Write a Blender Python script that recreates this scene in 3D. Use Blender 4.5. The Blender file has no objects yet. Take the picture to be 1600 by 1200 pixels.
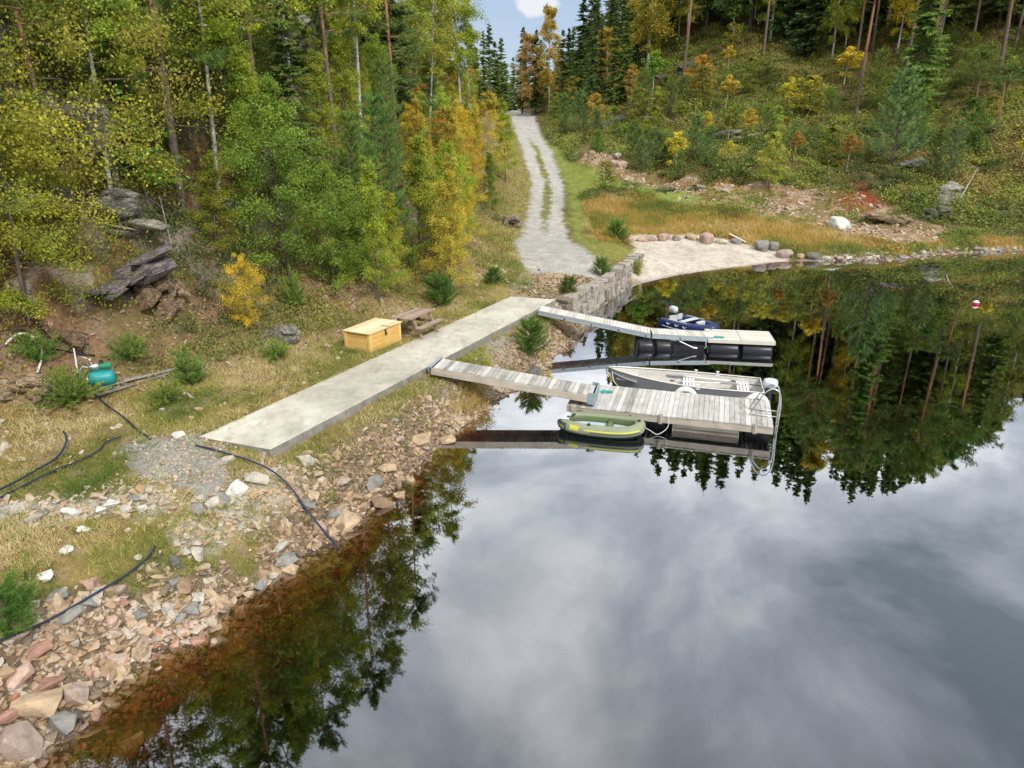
import bpy, bmesh, math, random
import numpy as np
from mathutils import Vector, Matrix

random.seed(7)
rng = np.random.default_rng(11)
scene = bpy.context.scene
col = scene.collection

# ------------------------------------------------------------------ camera
H = 8.3
PITCH = math.radians(19.8)
FPX = 1111.0
SP, CP = math.sin(PITCH), math.cos(PITCH)
cam_d = bpy.data.cameras.new('camera')
cam_d.sensor_width = 36.0
cam_d.lens = FPX / 1600.0 * 36.0
cam_d.clip_start = 0.1
cam_d.clip_end = 3000.0
cam = bpy.data.objects.new('camera', cam_d)
col.objects.link(cam)
cam.location = (0, 0, H)
cam.rotation_euler = (math.radians(90) - PITCH, 0, 0)
scene.camera = cam

# ------------------------------------------------------------------ sky and sun
SUN_EL, SUN_AZ = math.radians(42), math.radians(150)     # azimuth clockwise from +Y (north): behind right
world = bpy.data.worlds.new('World')
scene.world = world
world.use_nodes = True


def build_world():
    nt = world.node_tree
    N, L = nt.nodes, nt.links
    for n in list(N):
        N.remove(n)
    out = N.new('ShaderNodeOutputWorld')
    bg = N.new('ShaderNodeBackground')
    bg.inputs['Strength'].default_value = 0.10
    L.new(bg.outputs[0], out.inputs[0])
    sky = N.new('ShaderNodeTexSky')
    sky.sky_type = 'NISHITA'
    sky.sun_disc = False
    sky.sun_elevation = SUN_EL
    sky.sun_rotation = SUN_AZ
    sky.air_density = 1.0
    sky.dust_density = 0.6
    tc = N.new('ShaderNodeTexCoord')
    sep = N.new('ShaderNodeSeparateXYZ')
    L.new(tc.outputs['Generated'], sep.inputs[0])

    def math_(op, a, b=None, clamp=False):
        m = N.new('ShaderNodeMath'); m.operation = op; m.use_clamp = clamp
        for i, v in enumerate((a, b)):
            if v is None:
                continue
            if isinstance(v, (int, float)):
                m.inputs[i].default_value = v
            else:
                L.new(v, m.inputs[i])
        return m.outputs[0]
    zz = math_('ADD', math_('MAXIMUM', sep.outputs['Z'], 0.0), 0.22)
    u = math_('DIVIDE', sep.outputs['X'], zz)
    v = math_('DIVIDE', sep.outputs['Y'], zz)
    comb = N.new('ShaderNodeCombineXYZ')
    L.new(u, comb.inputs[0]); L.new(v, comb.inputs[1])
    n1 = N.new('ShaderNodeTexNoise')
    n1.inputs['Scale'].default_value = 1.7
    n1.inputs['Detail'].default_value = 7
    n1.inputs['Roughness'].default_value = 0.56
    n1.inputs['Distortion'].default_value = 0.35
    L.new(comb.outputs[0], n1.inputs['Vector'])
    n2 = N.new('ShaderNodeTexNoise')
    n2.inputs['Scale'].default_value = 0.8
    n2.inputs['Detail'].default_value = 3
    mp = N.new('ShaderNodeMapping')
    mp.inputs['Location'].default_value = (3.1, 7.7, 0)
    L.new(comb.outputs[0], mp.inputs[0]); L.new(mp.outputs[0], n2.inputs['Vector'])
    s = math_('ADD', math_('MULTIPLY', n1.outputs['Fac'], 0.62), math_('MULTIPLY', n2.outputs['Fac'], 0.38))
    cr = N.new('ShaderNodeValToRGB')
    cr.color_ramp.elements[0].position = 0.415
    cr.color_ramp.elements[0].color = (3.0, 3.5, 3.9, 1)
    cr.color_ramp.elements[1].position = 0.585
    cr.color_ramp.elements[1].color = (13.5, 13.4, 13.3, 1)
    e = cr.color_ramp.elements.new(0.5); e.color = (6.9, 7.3, 7.9, 1)
    L.new(s, cr.inputs[0])
    # cover grows with elevation; low sky stays pale blue
    mr = N.new('ShaderNodeMapRange')
    mr.inputs['From Min'].default_value = 0.16; mr.inputs['From Max'].default_value = 0.36
    mr.interpolation_type = 'SMOOTHSTEP'
    L.new(sep.outputs['Z'], mr.inputs['Value'])
    low = N.new('ShaderNodeMix'); low.data_type = 'RGBA'
    low.inputs[0].default_value = 0.55
    L.new(sky.outputs[0], low.inputs[6]); low.inputs[7].default_value = (5.3, 6.3, 8.6, 1)
    # one bright cumulus low over the road
    import_dir = (0.028, 0.99, 0.146)
    vm = N.new('ShaderNodeVectorMath'); vm.operation = 'SUBTRACT'
    nz = N.new('ShaderNodeTexNoise'); nz.inputs['Scale'].default_value = 34; nz.inputs['Detail'].default_value = 4
    L.new(tc.outputs['Generated'], nz.inputs['Vector'])
    vm.inputs[1].default_value = import_dir
    L.new(tc.outputs['Generated'], vm.inputs[0])
    vs = N.new('ShaderNodeVectorMath'); vs.operation = 'MULTIPLY'; vs.inputs[1].default_value = (36, 0, 80)
    L.new(vm.outputs[0], vs.inputs[0])
    vl = N.new('ShaderNodeVectorMath'); vl.operation = 'LENGTH'; L.new(vs.outputs[0], vl.inputs[0])
    dd = math_('ADD', vl.outputs['Value'], math_('MULTIPLY', math_('SUBTRACT', nz.outputs['Fac'], 0.5), 1.6))
    m2 = N.new('ShaderNodeMapRange'); m2.inputs['From Min'].default_value = 1.25; m2.inputs['From Max'].default_value = 0.85
    L.new(dd, m2.inputs['Value'])
    infront = math_('GREATER_THAN', sep.outputs['Y'], 0.0)
    puff = N.new('ShaderNodeMix'); puff.data_type = 'RGBA'
    L.new(math_('MULTIPLY', m2.outputs[0], infront), puff.inputs[0])
    L.new(low.outputs[2], puff.inputs[6]); puff.inputs[7].default_value = (8.3, 8.5, 8.9, 1)
    mx = N.new('ShaderNodeMix'); mx.data_type = 'RGBA'
    L.new(mr.outputs[0], mx.inputs[0])
    up = N.new('ShaderNodeMapRange'); up.inputs['From Min'].default_value = .45; up.inputs['From Max'].default_value = .8
    up.inputs['To Min'].default_value = 1.45; up.inputs['To Max'].default_value = 2.25
    L.new(sep.outputs['Z'], up.inputs['Value'])
    brt = N.new('ShaderNodeVectorMath'); brt.operation = 'SCALE'
    L.new(cr.outputs[0], brt.inputs[0]); L.new(up.outputs[0], brt.inputs['Scale'])
    L.new(puff.outputs[2], mx.inputs[6]); L.new(brt.outputs[0], mx.inputs[7])
    L.new(mx.outputs[2], bg.inputs['Color'])


build_world()
sun_d = bpy.data.lights.new('sun', 'SUN')
sun_d.energy = 3.3
sun_d.angle = math.radians(4)
sun_d.color = (1.0, 0.95, 0.87)
sun = bpy.data.objects.new('sun', sun_d)
col.objects.link(sun)
sd_ = Vector((math.sin(SUN_AZ) * math.cos(SUN_EL), math.cos(SUN_AZ) * math.cos(SUN_EL), math.sin(SUN_EL)))
sun.rotation_euler = sd_.to_track_quat('Z', 'Y').to_euler()
vs_ = scene.view_settings
vs_.view_transform = 'Standard'
vs_.look = 'None'
vs_.gamma = 1.0
vs_.exposure = 0.05
scene.render.engine = 'CYCLES'
scene.cycles.max_bounces = 6
scene.cycles.diffuse_bounces = 3
scene.cycles.glossy_bounces = 3
scene.cycles.transmission_bounces = 3
scene.cycles.transparent_max_bounces = 8

# ------------------------------------------------------------------ pixel helpers (photo is 1600 x 1200)
def ray(px, py):
    return px - 800.0, FPX * CP - (py - 600.0) * SP, FPX * SP + (py - 600.0) * CP


def gz(px, py, z=0.0):
    R, F, D = ray(px, py); t = (H - z) / D
    return (R * t, F * t)


def gy(px, py, Y):
    R, F, D = ray(px, py); t = Y / F
    return (R * t, Y, H - D * t)


# ------------------------------------------------------------------ noise and distance helpers
def _h(ix, iy, s):
    n = (ix.astype(np.int64) * 374761393 + iy.astype(np.int64) * 668265263 + s * 974634777) & 0x7fffffff
    n = ((n ^ (n >> 13)) * 1274126177) & 0x7fffffff
    return ((n ^ (n >> 16)) & 0xffff) / 65535.0


def vnoise(x, y, s=0):
    ix, iy = np.floor(x), np.floor(y)
    fx, fy = x - ix, y - iy
    fx = fx * fx * (3 - 2 * fx); fy = fy * fy * (3 - 2 * fy)
    a = _h(ix, iy, s); b = _h(ix + 1, iy, s); c = _h(ix, iy + 1, s); d = _h(ix + 1, iy + 1, s)
    return (a * (1 - fx) + b * fx) * (1 - fy) + (c * (1 - fx) + d * fx) * fy


def fbm(x, y, f=1.0, o=4, s=0):
    r = 0; a = 0.5; t = 0
    for i in range(o):
        r = r + a * vnoise(x * f + 17.3 * i, y * f - 9.1 * i, s + i); t += a
        a *= 0.55; f *= 2.07
    return r / t


def sstep(a, b, x):
    t = np.clip((x - a) / (b - a), 0, 1)
    return t * t * (3 - 2 * t)


def seg_dist(x, y, pts, closed=True):
    d = np.full(x.shape, 1e9)
    n = len(pts)
    for i in range(n if closed else n - 1):
        x0, y0 = pts[i][:2]; x1, y1 = pts[(i + 1) % n][:2]
        dx, dy = x1 - x0, y1 - y0
        t = np.clip(((x - x0) * dx + (y - y0) * dy) / (dx * dx + dy * dy + 1e-12), 0, 1)
        d = np.minimum(d, (x - x0 - t * dx) ** 2 + (y - y0 - t * dy) ** 2)
    return np.sqrt(d)


def inside(x, y, pts):
    c = np.zeros(x.shape, bool)
    n = len(pts)
    for i in range(n):
        x0, y0 = pts[i][:2]; x1, y1 = pts[(i + 1) % n][:2]
        if y0 == y1:
            continue
        k = ((y0 > y) != (y1 > y)) & (x < (x1 - x0) * (y - y0) / (y1 - y0) + x0)
        c ^= k
    return c


def sdist(x, y, pts):
    """positive inside"""
    return np.where(inside(x, y, pts), 1, -1) * seg_dist(x, y, pts)


# ------------------------------------------------------------------ terrain definition
shore_px = [(66, 1179), (122, 1123), (168, 1077), (196, 1056), (245, 1018), (315, 986), (364, 937), (420, 909),
            (465, 874), (519, 847), (559, 819), (581, 787), (631, 753), (659, 725), (684, 694), (731, 662),
            (762, 640), (775, 628), (812, 606), (850, 582), (862, 557), (893, 538), (905, 522), (909, 508), (897, 492),
            (925, 474), (960, 453), (978, 441), (1002, 442), (1040, 433), (1105, 423), (1220, 409), (1311, 408),
            (1406, 406), (1464, 398), (1600, 392)]
shore = [(-30, -60), (-12, -20), (-7.6, 2.0)] + [gz(a, b) for a, b in shore_px] + [(62, 55), (85, 46), (115, 25), (150, -60)]
WALL_TOP = [(884, 470), (897, 463), (913, 451), (930, 443), (947, 435), (960, 425), (977, 412), (990, 403), (1000, 398)]
wall_top = [gz(a, b, 1.15) for a, b in WALL_TOP]
road_c = [(3.2, 33, 3.0), (2.7, 38, 4.0), (2.25, 44, 4.4), (2.2, 48, 3.2), (2.45, 54, 2.6), (2.9, 61, 2.8), (3.35, 68, 3.0), (3.3, 76, 3.3),
          (3.0, 84, 3.5), (2.6, 94, 3.5), (2.1, 105, 3.6), (1.9, 116, 3.7), (1.7, 126, 3.8), (0.5, 140, 3.8), (-3, 165, 3.8)]
slab = [(-7.55, 15.7), (-5.6, 15.0), (1.89, 30.3), (-0.08, 30.85)]

ctrl = [
    # near left shelf
    (-8.6, 10.2, 1.2), (-7.8, 8.8, 1.0), (-10, 12, 1.3), (-13, 14, 1.7), (-11, 16, 1.35), (-8.5, 14, 1.2), (-9, 18, 1.4), (-7.2, 12.2, 1.1),
    (-6.2, 13.6, 1.0), (-12.7, 17.2, 1.5), (-11.4, 18.6, 1.55), (-9.9, 20, 1.6), (-8, 20, 1.3), (-7, 18.5, 1.27), (-6.5, 21.5, 1.35),
    (-8.2, 22.5, 1.75), (-5.2, 24, 1.3), (-6.6, 25, 1.9), (-4.0, 26.5, 1.3), (-4.4, 29.5, 1.7), (-2.6, 30, 1.3), (-1.7, 33.5, 1.4), (-3.1, 35, 2.0), (-0.4, 41, 1.7),
    (1.5, 32, 1.2), (3.0, 34, 1.15), (3, 38, 1.2), (3, 44, 1.35), (5.5, 40, 1.15), (6.2, 43.5, 1.1), (8, 46, 1.1), (1, 38, 1.25),
    (-4.9, 15.4, .92), (-3.2, 18.6, .9), (-1.6, 21.8, .9), (-0.1, 25.0, .9), (1.4, 28, .9), (-3.2, 16.8, 0.45), (-1.0, 21.2, .6), (1.2, 25.3, .6), (2.2, 27.5, .7),
    # left slope
    (-14.9, 19.7, 2.2), (-13.6, 19.0, 4.6), (-11.2, 20.0, 3.3), (-12.4, 21.5, 5.0), (-13, 22.5, 8.0), (-12.3, 26, 6.4), (-10.6, 23.5, 3.6), (-17, 22, 9.5), (-18, 16, 5.5),
    (-16, 13, 3.2), (-14, 9, 2.2), (-12, 4, 1.8), (-16, 0, 3.5), (-20, -20, 6), (-25, 5, 9), (-28, 15, 14), (-26, 28, 18), (-17, 29, 12.5), (-11.3, 35, 13.1),
    (-10.0, 29.5, 7.0), (-8, 34, 6.8), (-5.6, 34, 3.2), (-9.4, 48, 13.8), (-6, 42, 6.0), (-4.2, 47, 4.5), (-3.6, 55, 4.6), (-8, 60, 9.8), (-1.2, 50, 2.2), (-0.6, 60, 3.1),
    (-18, 45, 20), (-30, 50, 27), (-20, 70, 21), (-35, 90, 28), (-60, 40, 32), (-60, 0, 22), (-60, -60, 18),
    (0.6, 70, 4.2), (-4, 74, 7.2), (-12, 82, 14), (0.4, 86, 6.3), (-5, 98, 10), (-14, 110, 15), (-0.8, 108, 8.6), (-6, 125, 11.6), (-20, 140, 17),
    # road
    (3.0, 54, 1.95), (3.6, 61, 2.35), (4.0, 68, 2.8), (4.1, 76, 3.8), (3.9, 84, 4.9), (3.2, 94, 6.2), (2.3, 105, 7.55), (1.9, 116, 8.9), (1.7, 126, 9.9), (.5, 140, 10.6), (-3, 165, 11.2),
    (-8, 195, 9.5), (14, 195, 10), (-60, 200, 18), (80, 230, 30), (-60, 120, 30), (0, 260, 6), (-60, 300, 6), (60, 320, 10), (0, 400, 2), (-200, 420, 0), (200, 420, 5),
    # meadow and grass strip
    (6.3, 54, 1.7), (6.5, 61, 2.4), (7.5, 68, 2.9), (11.3, 64.6, 3.0), (15.5, 57.0, 2.2), (9.5, 53.5, .8), (11, 60, 2.0), (8.5, 50, .75), (12, 51.5, .75), (17, 52, .9), (21.7, 48.6, .5), (21, 53, 1.0),
    (26, 59, 1.5), (28, 53, .9), (33, 54.6, 1.0), (38, 55, 1.1), (45, 56, 1.5),
    (9.2, 47, .35), (12, 45.5, .25), (15, 47.5, .3), (7.3, 42, .5),
    # right slope
    (25.8, 66, 4.0), (32, 63.5, 3.6), (20, 68, 4.2), (13.4, 78, 5.6), (7.6, 88, 6.4), (8, 78, 4.9), (21.3, 84, 8.6), (33.8, 80, 8.6), (40, 66, 5.5), (44, 74, 8.6), (55, 66, 7.5),
    (39, 95, 15.7), (25.8, 105, 17.5), (50.7, 88, 15.1), (20.6, 125, 20.5), (30, 122, 28), (59, 105, 24), (41.5, 115, 27.5), (14.7, 116, 13.5), (8, 108, 9.5), (7, 126, 11.5),
    (40, 150, 31), (80, 150, 38), (100, 100, 34), (72, 70, 12), (92, 62, 14), (120, 60, 22), (150, 0, 20), (160, 120, 36),
]
for i, p in enumerate(shore):
    if i < 26 or i > 30:
        ctrl.append((p[0], p[1], 0.0))
CT = np.array(ctrl, float)


def _tps_fit():
    P = CT[:, :2] / 50.0
    n = len(P)
    d = np.sqrt(((P[:, None] - P[None]) ** 2).sum(-1)) + 1e-9
    K = d * d * np.log(d)
    K += np.eye(n) * 2e-4
    A = np.zeros((n + 3, n + 3)); A[:n, :n] = K; A[:n, n] = 1; A[:n, n + 1:] = P
    A[n, :n] = 1; A[n + 1:, :n] = P.T
    b = np.zeros(n + 3); b[:n] = CT[:, 2]
    return np.linalg.solve(A, b)


TW = _tps_fit()


def tps(x, y):
    P = CT[:, :2] / 50.0
    xs, ys = x.ravel() / 50.0, y.ravel() / 50.0
    out = np.empty(xs.size)
    n = len(P)
    for i in range(0, xs.size, 20000):
        a, b = xs[i:i + 20000, None], ys[i:i + 20000, None]
        r2 = (a - P[:, 0]) ** 2 + (b - P[:, 1]) ** 2 + 1e-12
        out[i:i + 20000] = (0.5 * r2 * np.log(r2)) @ TW[:n] + TW[n] + TW[n + 1] * a[:, 0] + TW[n + 2] * b[:, 0]
    return out.reshape(x.shape)


def road_field(x, y):
    """distance to the road centre line minus half width, and raw distance"""
    best = np.full(x.shape, 1e9); raw = np.full(x.shape, 1e9)
    for (x0, y0, w0), (x1, y1, w1) in zip(road_c[:-1], road_c[1:]):
        dx, dy = x1 - x0, y1 - y0
        t = np.clip(((x - x0) * dx + (y - y0) * dy) / (dx * dx + dy * dy), 0, 1)
        d = np.hypot(x - x0 - t * dx, y - y0 - t * dy)
        raw = np.minimum(raw, d)
        best = np.minimum(best, d - (w0 + (w1 - w0) * t) / 2)
    return best, raw


def ground_fields(x, y):
    x = np.asarray(x, float); y = np.asarray(y, float)
    z = tps(x, y)
    sd = -sdist(x, y, shore)                         # + on land, - in water
    rd, raw = road_field(x, y)
    beach = sstep(5.5, 8.5, x) * sstep(36, 40, y) * (1 - sstep(19, 22, x))
    wall = 1 - sstep(0.6, 1.6, seg_dist(x, y, wall_top, False))
    hill = np.clip((z - 1.9) / 2.5, 0, 1)
    calm = sstep(0.5, 4.0, rd) * sstep(2.0, 5.0, sd)
    rough = hill * calm
    leftc = (1 - sstep(-9, -4, x)) * (1 - sstep(40, 55, y))
    z = z + rough * ((fbm(x, y, .13, 3, 5) - .5) * 3.0 + (fbm(x, y, .55, 3, 9) - .5) * 1.7)
    # terraced ledges on the steep left cliff
    q = z * 0.9 + fbm(x, y, .35, 2, 21) * 2.0
    z = z + rough * leftc * 0.55 * (sstep(.35, .65, q - np.floor(q)) - (q - np.floor(q))) / .9
    z = z + (fbm(x, y, 1.7, 3, 31) - .5) * 0.10 * sstep(-.2, 1.0, rd) * (1 - .8 * beach)
    w = 1.1 - .75 * wall
    land = np.maximum(z, 0.03) * sstep(-.1, 1.0, sd / w) + .02
    k = 0.52 - .40 * beach
    wet = -np.minimum(.03 + k * np.abs(sd) + .05 * (fbm(x, y, 1.3, 2, 44) - .5), 3.2)
    z = np.where(sd > 0, land, wet)
    ins = sdist(x, y, slab)
    z = np.where(ins > -.05, np.minimum(z, 1.12), z)
    z = np.where((ins > -.6) & (x * 2.04 > y - 26.45 + .2), np.minimum(z, .96), z)   # lake side of the slab stays low
    return z, sd, rd, raw, beach, rough


def hgt(x, y):
    x = np.atleast_1d(np.asarray(x, float)); y = np.atleast_1d(np.asarray(y, float))
    return ground_fields(x, y)[0]


def h1(x, y):
    return float(hgt([x], [y])[0])


def cast(pts):
    """photo pixels -> points on the ground"""
    pts = np.asarray(pts, float)
    R, F, D = pts[:, 0] - 800, FPX * CP - (pts[:, 1] - 600) * SP, FPX * SP + (pts[:, 1] - 600) * CP
    Ys = np.geomspace(5, 240, 520)
    t = Ys[None] / F[:, None]
    X, Z = R[:, None] * t, H - D[:, None] * t
    Yg = np.broadcast_to(Ys[None], X.shape)
    G = ground_fields(X, Yg)[0]
    G = np.maximum(G, 0)
    below = Z <= G
    idx = np.where(below.any(1), below.argmax(1), len(Ys) - 1)
    out = []
    for i, k in enumerate(idx):
        k = max(k, 1)
        a = Z[i, k - 1] - G[i, k - 1]; b = Z[i, k] - G[i, k]
        f = a / (a - b) if a != b else 0
        f = min(max(f, 0), 1)
        out.append((X[i, k - 1] + f * (X[i, k] - X[i, k - 1]), Ys[k - 1] + f * (Ys[k] - Ys[k - 1]), G[i, k - 1] + f * (G[i, k] - G[i, k - 1])))
    return np.array(out)

# ------------------------------------------------------------------ node material helpers
class NT:
    def __init__(s, name):
        s.m = bpy.data.materials.new(name); s.m.use_nodes = True
        s.N, s.L = s.m.node_tree.nodes, s.m.node_tree.links
        s.b = s.N['Principled BSDF']; s.out = s.N['Material Output']
        s.b.inputs['Specular IOR Level'].default_value = 0.3

    def n(s, t, **kw):
        x = s.N.new('ShaderNode' + t)
        for k, v in kw.items():
            if hasattr(x, k) and not k[0].isupper():
                setattr(x, k, v)
            else:
                x.inputs[k.replace('_', ' ')].default_value = v
        return x

    def l(s, a, b):
        s.L.new(a, b)

    def noise(s, scale, detail=4, vec=None, rough=.55, dist=0):
        x = s.n('TexNoise'); x.inputs['Scale'].default_value = scale; x.inputs['Detail'].default_value = detail
        x.inputs['Roughness'].default_value = rough; x.inputs['Distortion'].default_value = dist
        if vec is not None: s.l(vec, x.inputs['Vector'])
        return x.outputs['Fac']

    def coord(s, kind='Object', scale=None):
        tc = s.n('TexCoord').outputs[kind]
        if scale is None: return tc
        mp = s.n('Mapping'); mp.inputs['Scale'].default_value = scale; s.l(tc, mp.inputs[0])
        return mp.outputs[0]

    def ramp(s, fac, stops):
        r = s.n('ValToRGB'); e = r.color_ramp.elements
        while len(e) < len(stops): e.new(.5)
        for i, (p, c) in enumerate(stops):
            e[i].position = p; e[i].color = tuple(c) + (1,)
        s.l(fac, r.inputs[0]); return r.outputs[0]

    def mix(s, fac, a, b, mode='MIX'):
        x = s.n('Mix', data_type='RGBA', blend_type=mode)
        for i, v in ((0, fac), (6, a), (7, b)):
            if isinstance(v, (int, float)): x.inputs[i].default_value = v
            elif isinstance(v, tuple): x.inputs[i].default_value = v + ((1,) if len(v) == 3 else ())
            else: s.l(v, x.inputs[i])
        return x.outputs[2]

    def math(s, op, a, b=0.0, clamp=False):
        x = s.n('Math', operation=op, use_clamp=clamp)
        for i, v in enumerate((a, b)):
            if isinstance(v, (int, float)): x.inputs[i].default_value = v
            else: s.l(v, x.inputs[i])
        return x.outputs[0]

    def rng(s, v, a, b, c=0.0, d=1.0):
        x = s.n('MapRange'); s.l(v, x.inputs['Value'])
        for k, q in zip(('From Min', 'From Max', 'To Min', 'To Max'), (a, b, c, d)): x.inputs[k].default_value = q
        return x.outputs[0]

    def attr(s, name, out='Fac'):
        a = s.n('Attribute'); a.attribute_name = name; return a.outputs[out]

    def bump(s, h, strength=.4, dist=.02):
        x = s.n('Bump'); x.inputs['Strength'].default_value = strength; x.inputs['Distance'].default_value = dist
        s.l(h, x.inputs['Height']); s.l(x.outputs[0], s.b.inputs['Normal'])

    def color(s, c):
        if isinstance(c, tuple): s.b.inputs['Base Color'].default_value = c + (1,)
        else: s.l(c, s.b.inputs['Base Color'])

    def rough(s, r, metal=0.0):
        s.b.inputs['Roughness'].default_value = r; s.b.inputs['Metallic'].default_value = metal


def simple(name, c, r=.6, metal=0.0, var=.15, scale=6.0, bump=.1):
    t = NT(name)
    nz = t.noise(scale, 5, t.coord())
    f = t.rng(nz, .3, .7, 1 - var, 1 + var)
    t.color(t.mix(1.0, c, t.ramp(nz, [(.3, (1 - var,) * 3), (.7, (1.0,) * 3)]), 'MULTIPLY'))
    t.rough(r, metal); t.bump(t.noise(scale * 6, 3, t.coord()), bump, .01)
    return t.m


def weathered_wood(name, dark, mid, light, axis=0, r=.8, knots=False):
    """grain runs along the local axis; each plank carries its own tint attribute"""
    t = NT(name)
    sc = [14.0, 14.0, 14.0]; sc[axis] = 1.1
    co = t.coord('Object', tuple(sc))
    tint = t.attr('tint')
    off = t.n('VectorMath', operation='ADD'); t.l(co, off.inputs[0])
    cx = t.n('CombineXYZ'); m = t.math('MULTIPLY', tint, 37.0)
    for i in range(3): t.l(m, cx.inputs[i])
    t.l(cx.outputs[0], off.inputs[1])
    g = t.noise(1.6, 6, off.outputs[0], .6, .4)
    blot = t.noise(2.2, 4, t.coord())
    f = t.math('ADD', t.math('MULTIPLY', g, .6), t.math('MULTIPLY', tint, .42))
    f = t.math('ADD', f, t.math('MULTIPLY', t.math('SUBTRACT', blot, .5), .5))
    c = t.ramp(f, [(.22, dark), (.48, mid), (.78, light)])
    t.color(c); t.rough(r); t.bump(g, .35, .006)
    return t.m


def foliage_mat():
    t = NT('foliage')
    oi = t.n('ObjectInfo')
    tint = t.attr('tint')
    c = oi.outputs['Color']
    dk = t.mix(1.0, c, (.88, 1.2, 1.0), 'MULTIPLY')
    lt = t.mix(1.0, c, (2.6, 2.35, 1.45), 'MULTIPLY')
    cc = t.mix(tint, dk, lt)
    nz = t.noise(.9, 2, t.coord('Object'))
    cc = t.mix(1.0, cc, t.ramp(nz, [(.35, (.78, .78, .78)), (.65, (1.12, 1.1, 1.0))]), 'MULTIPLY')
    t.color(cc); t.rough(.62)
    tr = t.n('BsdfTranslucent'); t.l(cc, tr.inputs['Color'])
    mx = t.n('MixShader'); mx.inputs[0].default_value = .38
    t.l(t.b.outputs[0], mx.inputs[1]); t.l(tr.outputs[0], mx.inputs[2]); t.l(mx.outputs[0], t.out.inputs[0])
    return t.m


def bark_mat(name, lo, hi, split=None):
    t = NT(name)
    co = t.coord('Object', (6, 6, 1.6))
    g = t.noise(2.4, 5, co, .6)
    c = t.ramp(g, [(.35, lo), (.65, hi)])
    if split:
        sx = t.n('SeparateXYZ'); t.l(t.coord(), sx.inputs[0])
        c = t.mix(t.rng(sx.outputs['Z'], split[0], split[1]), c, t.ramp(g, [(.3, split[2]), (.7, split[3])]))
    t.color(c); t.rough(.9); t.bump(g, .6, .02)
    return t.m


def birch_bark():
    t = NT('birch bark')
    co = t.coord('Object', (2, 2, 9))
    g = t.noise(2.0, 4, co, .6)
    t.color(t.ramp(g, [(.34, (.05, .045, .04)), (.42, (.38, .365, .33)), (.7, (.52, .49, .45))]))
    t.rough(.7); t.bump(g, .3, .01)
    return t.m


def rock_mat(name='rock'):
    t = NT(name)
    oi = t.n('ObjectInfo')
    co = t.coord('Object')
    n1 = t.noise(3.0, 6, co, .6); n2 = t.noise(11.0, 5, co, .7)
    c = t.mix(1.0, oi.outputs['Color'], t.ramp(n1, [(.3, (.6, .58, .55)), (.55, (1, 1, 1)), (.75, (1.25, 1.2, 1.1))]), 'MULTIPLY')
    c = t.mix(t.rng(n2, .6, .72), c, (.33, .34, .28))
    c = t.mix(t.rng(t.noise(40, 2, co), .62, .75, 0, .5), c, (.05, .045, .04))
    t.color(c); t.rough(.85); t.bump(t.math('ADD', n1, t.math('MULTIPLY', n2, .4)), .7, .05)
    return t.m


def rubble_mat(name='rubble'):
    t = NT(name)
    tint = t.attr('tint')
    c = t.ramp(tint, [(0, (.10, .085, .07)), (.16, (.22, .165, .115)), (.36, (.36, .255, .155)), (.54, (.43, .335, .23)), (.68, (.42, .39, .34)), (.82, (.42, .29, .22)), (.92, (.36, .17, .10)), (1, (.25, .25, .24))])
    n1 = t.noise(9, 5, t.coord('Object'), .65)
    c = t.mix(1.0, c, t.ramp(n1, [(.3, (.62, .6, .57)), (.7, (1.12, 1.08, 1.04))]), 'MULTIPLY')
    t.color(c); t.rough(.85); t.bump(n1, .6, .03)
    return t.m


def ramp_tint_mat(name, stops, rough=.8, trans=0.25):
    t = NT(name)
    c = t.ramp(t.attr('tint'), stops)
    t.color(c); t.rough(rough)
    if trans:
        tr = t.n('BsdfTranslucent'); t.l(c, tr.inputs['Color'])
        mx = t.n('MixShader'); mx.inputs[0].default_value = trans
        t.l(t.b.outputs[0], mx.inputs[1]); t.l(tr.outputs[0], mx.inputs[2]); t.l(mx.outputs[0], t.out.inputs[0])
    return t.m


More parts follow.
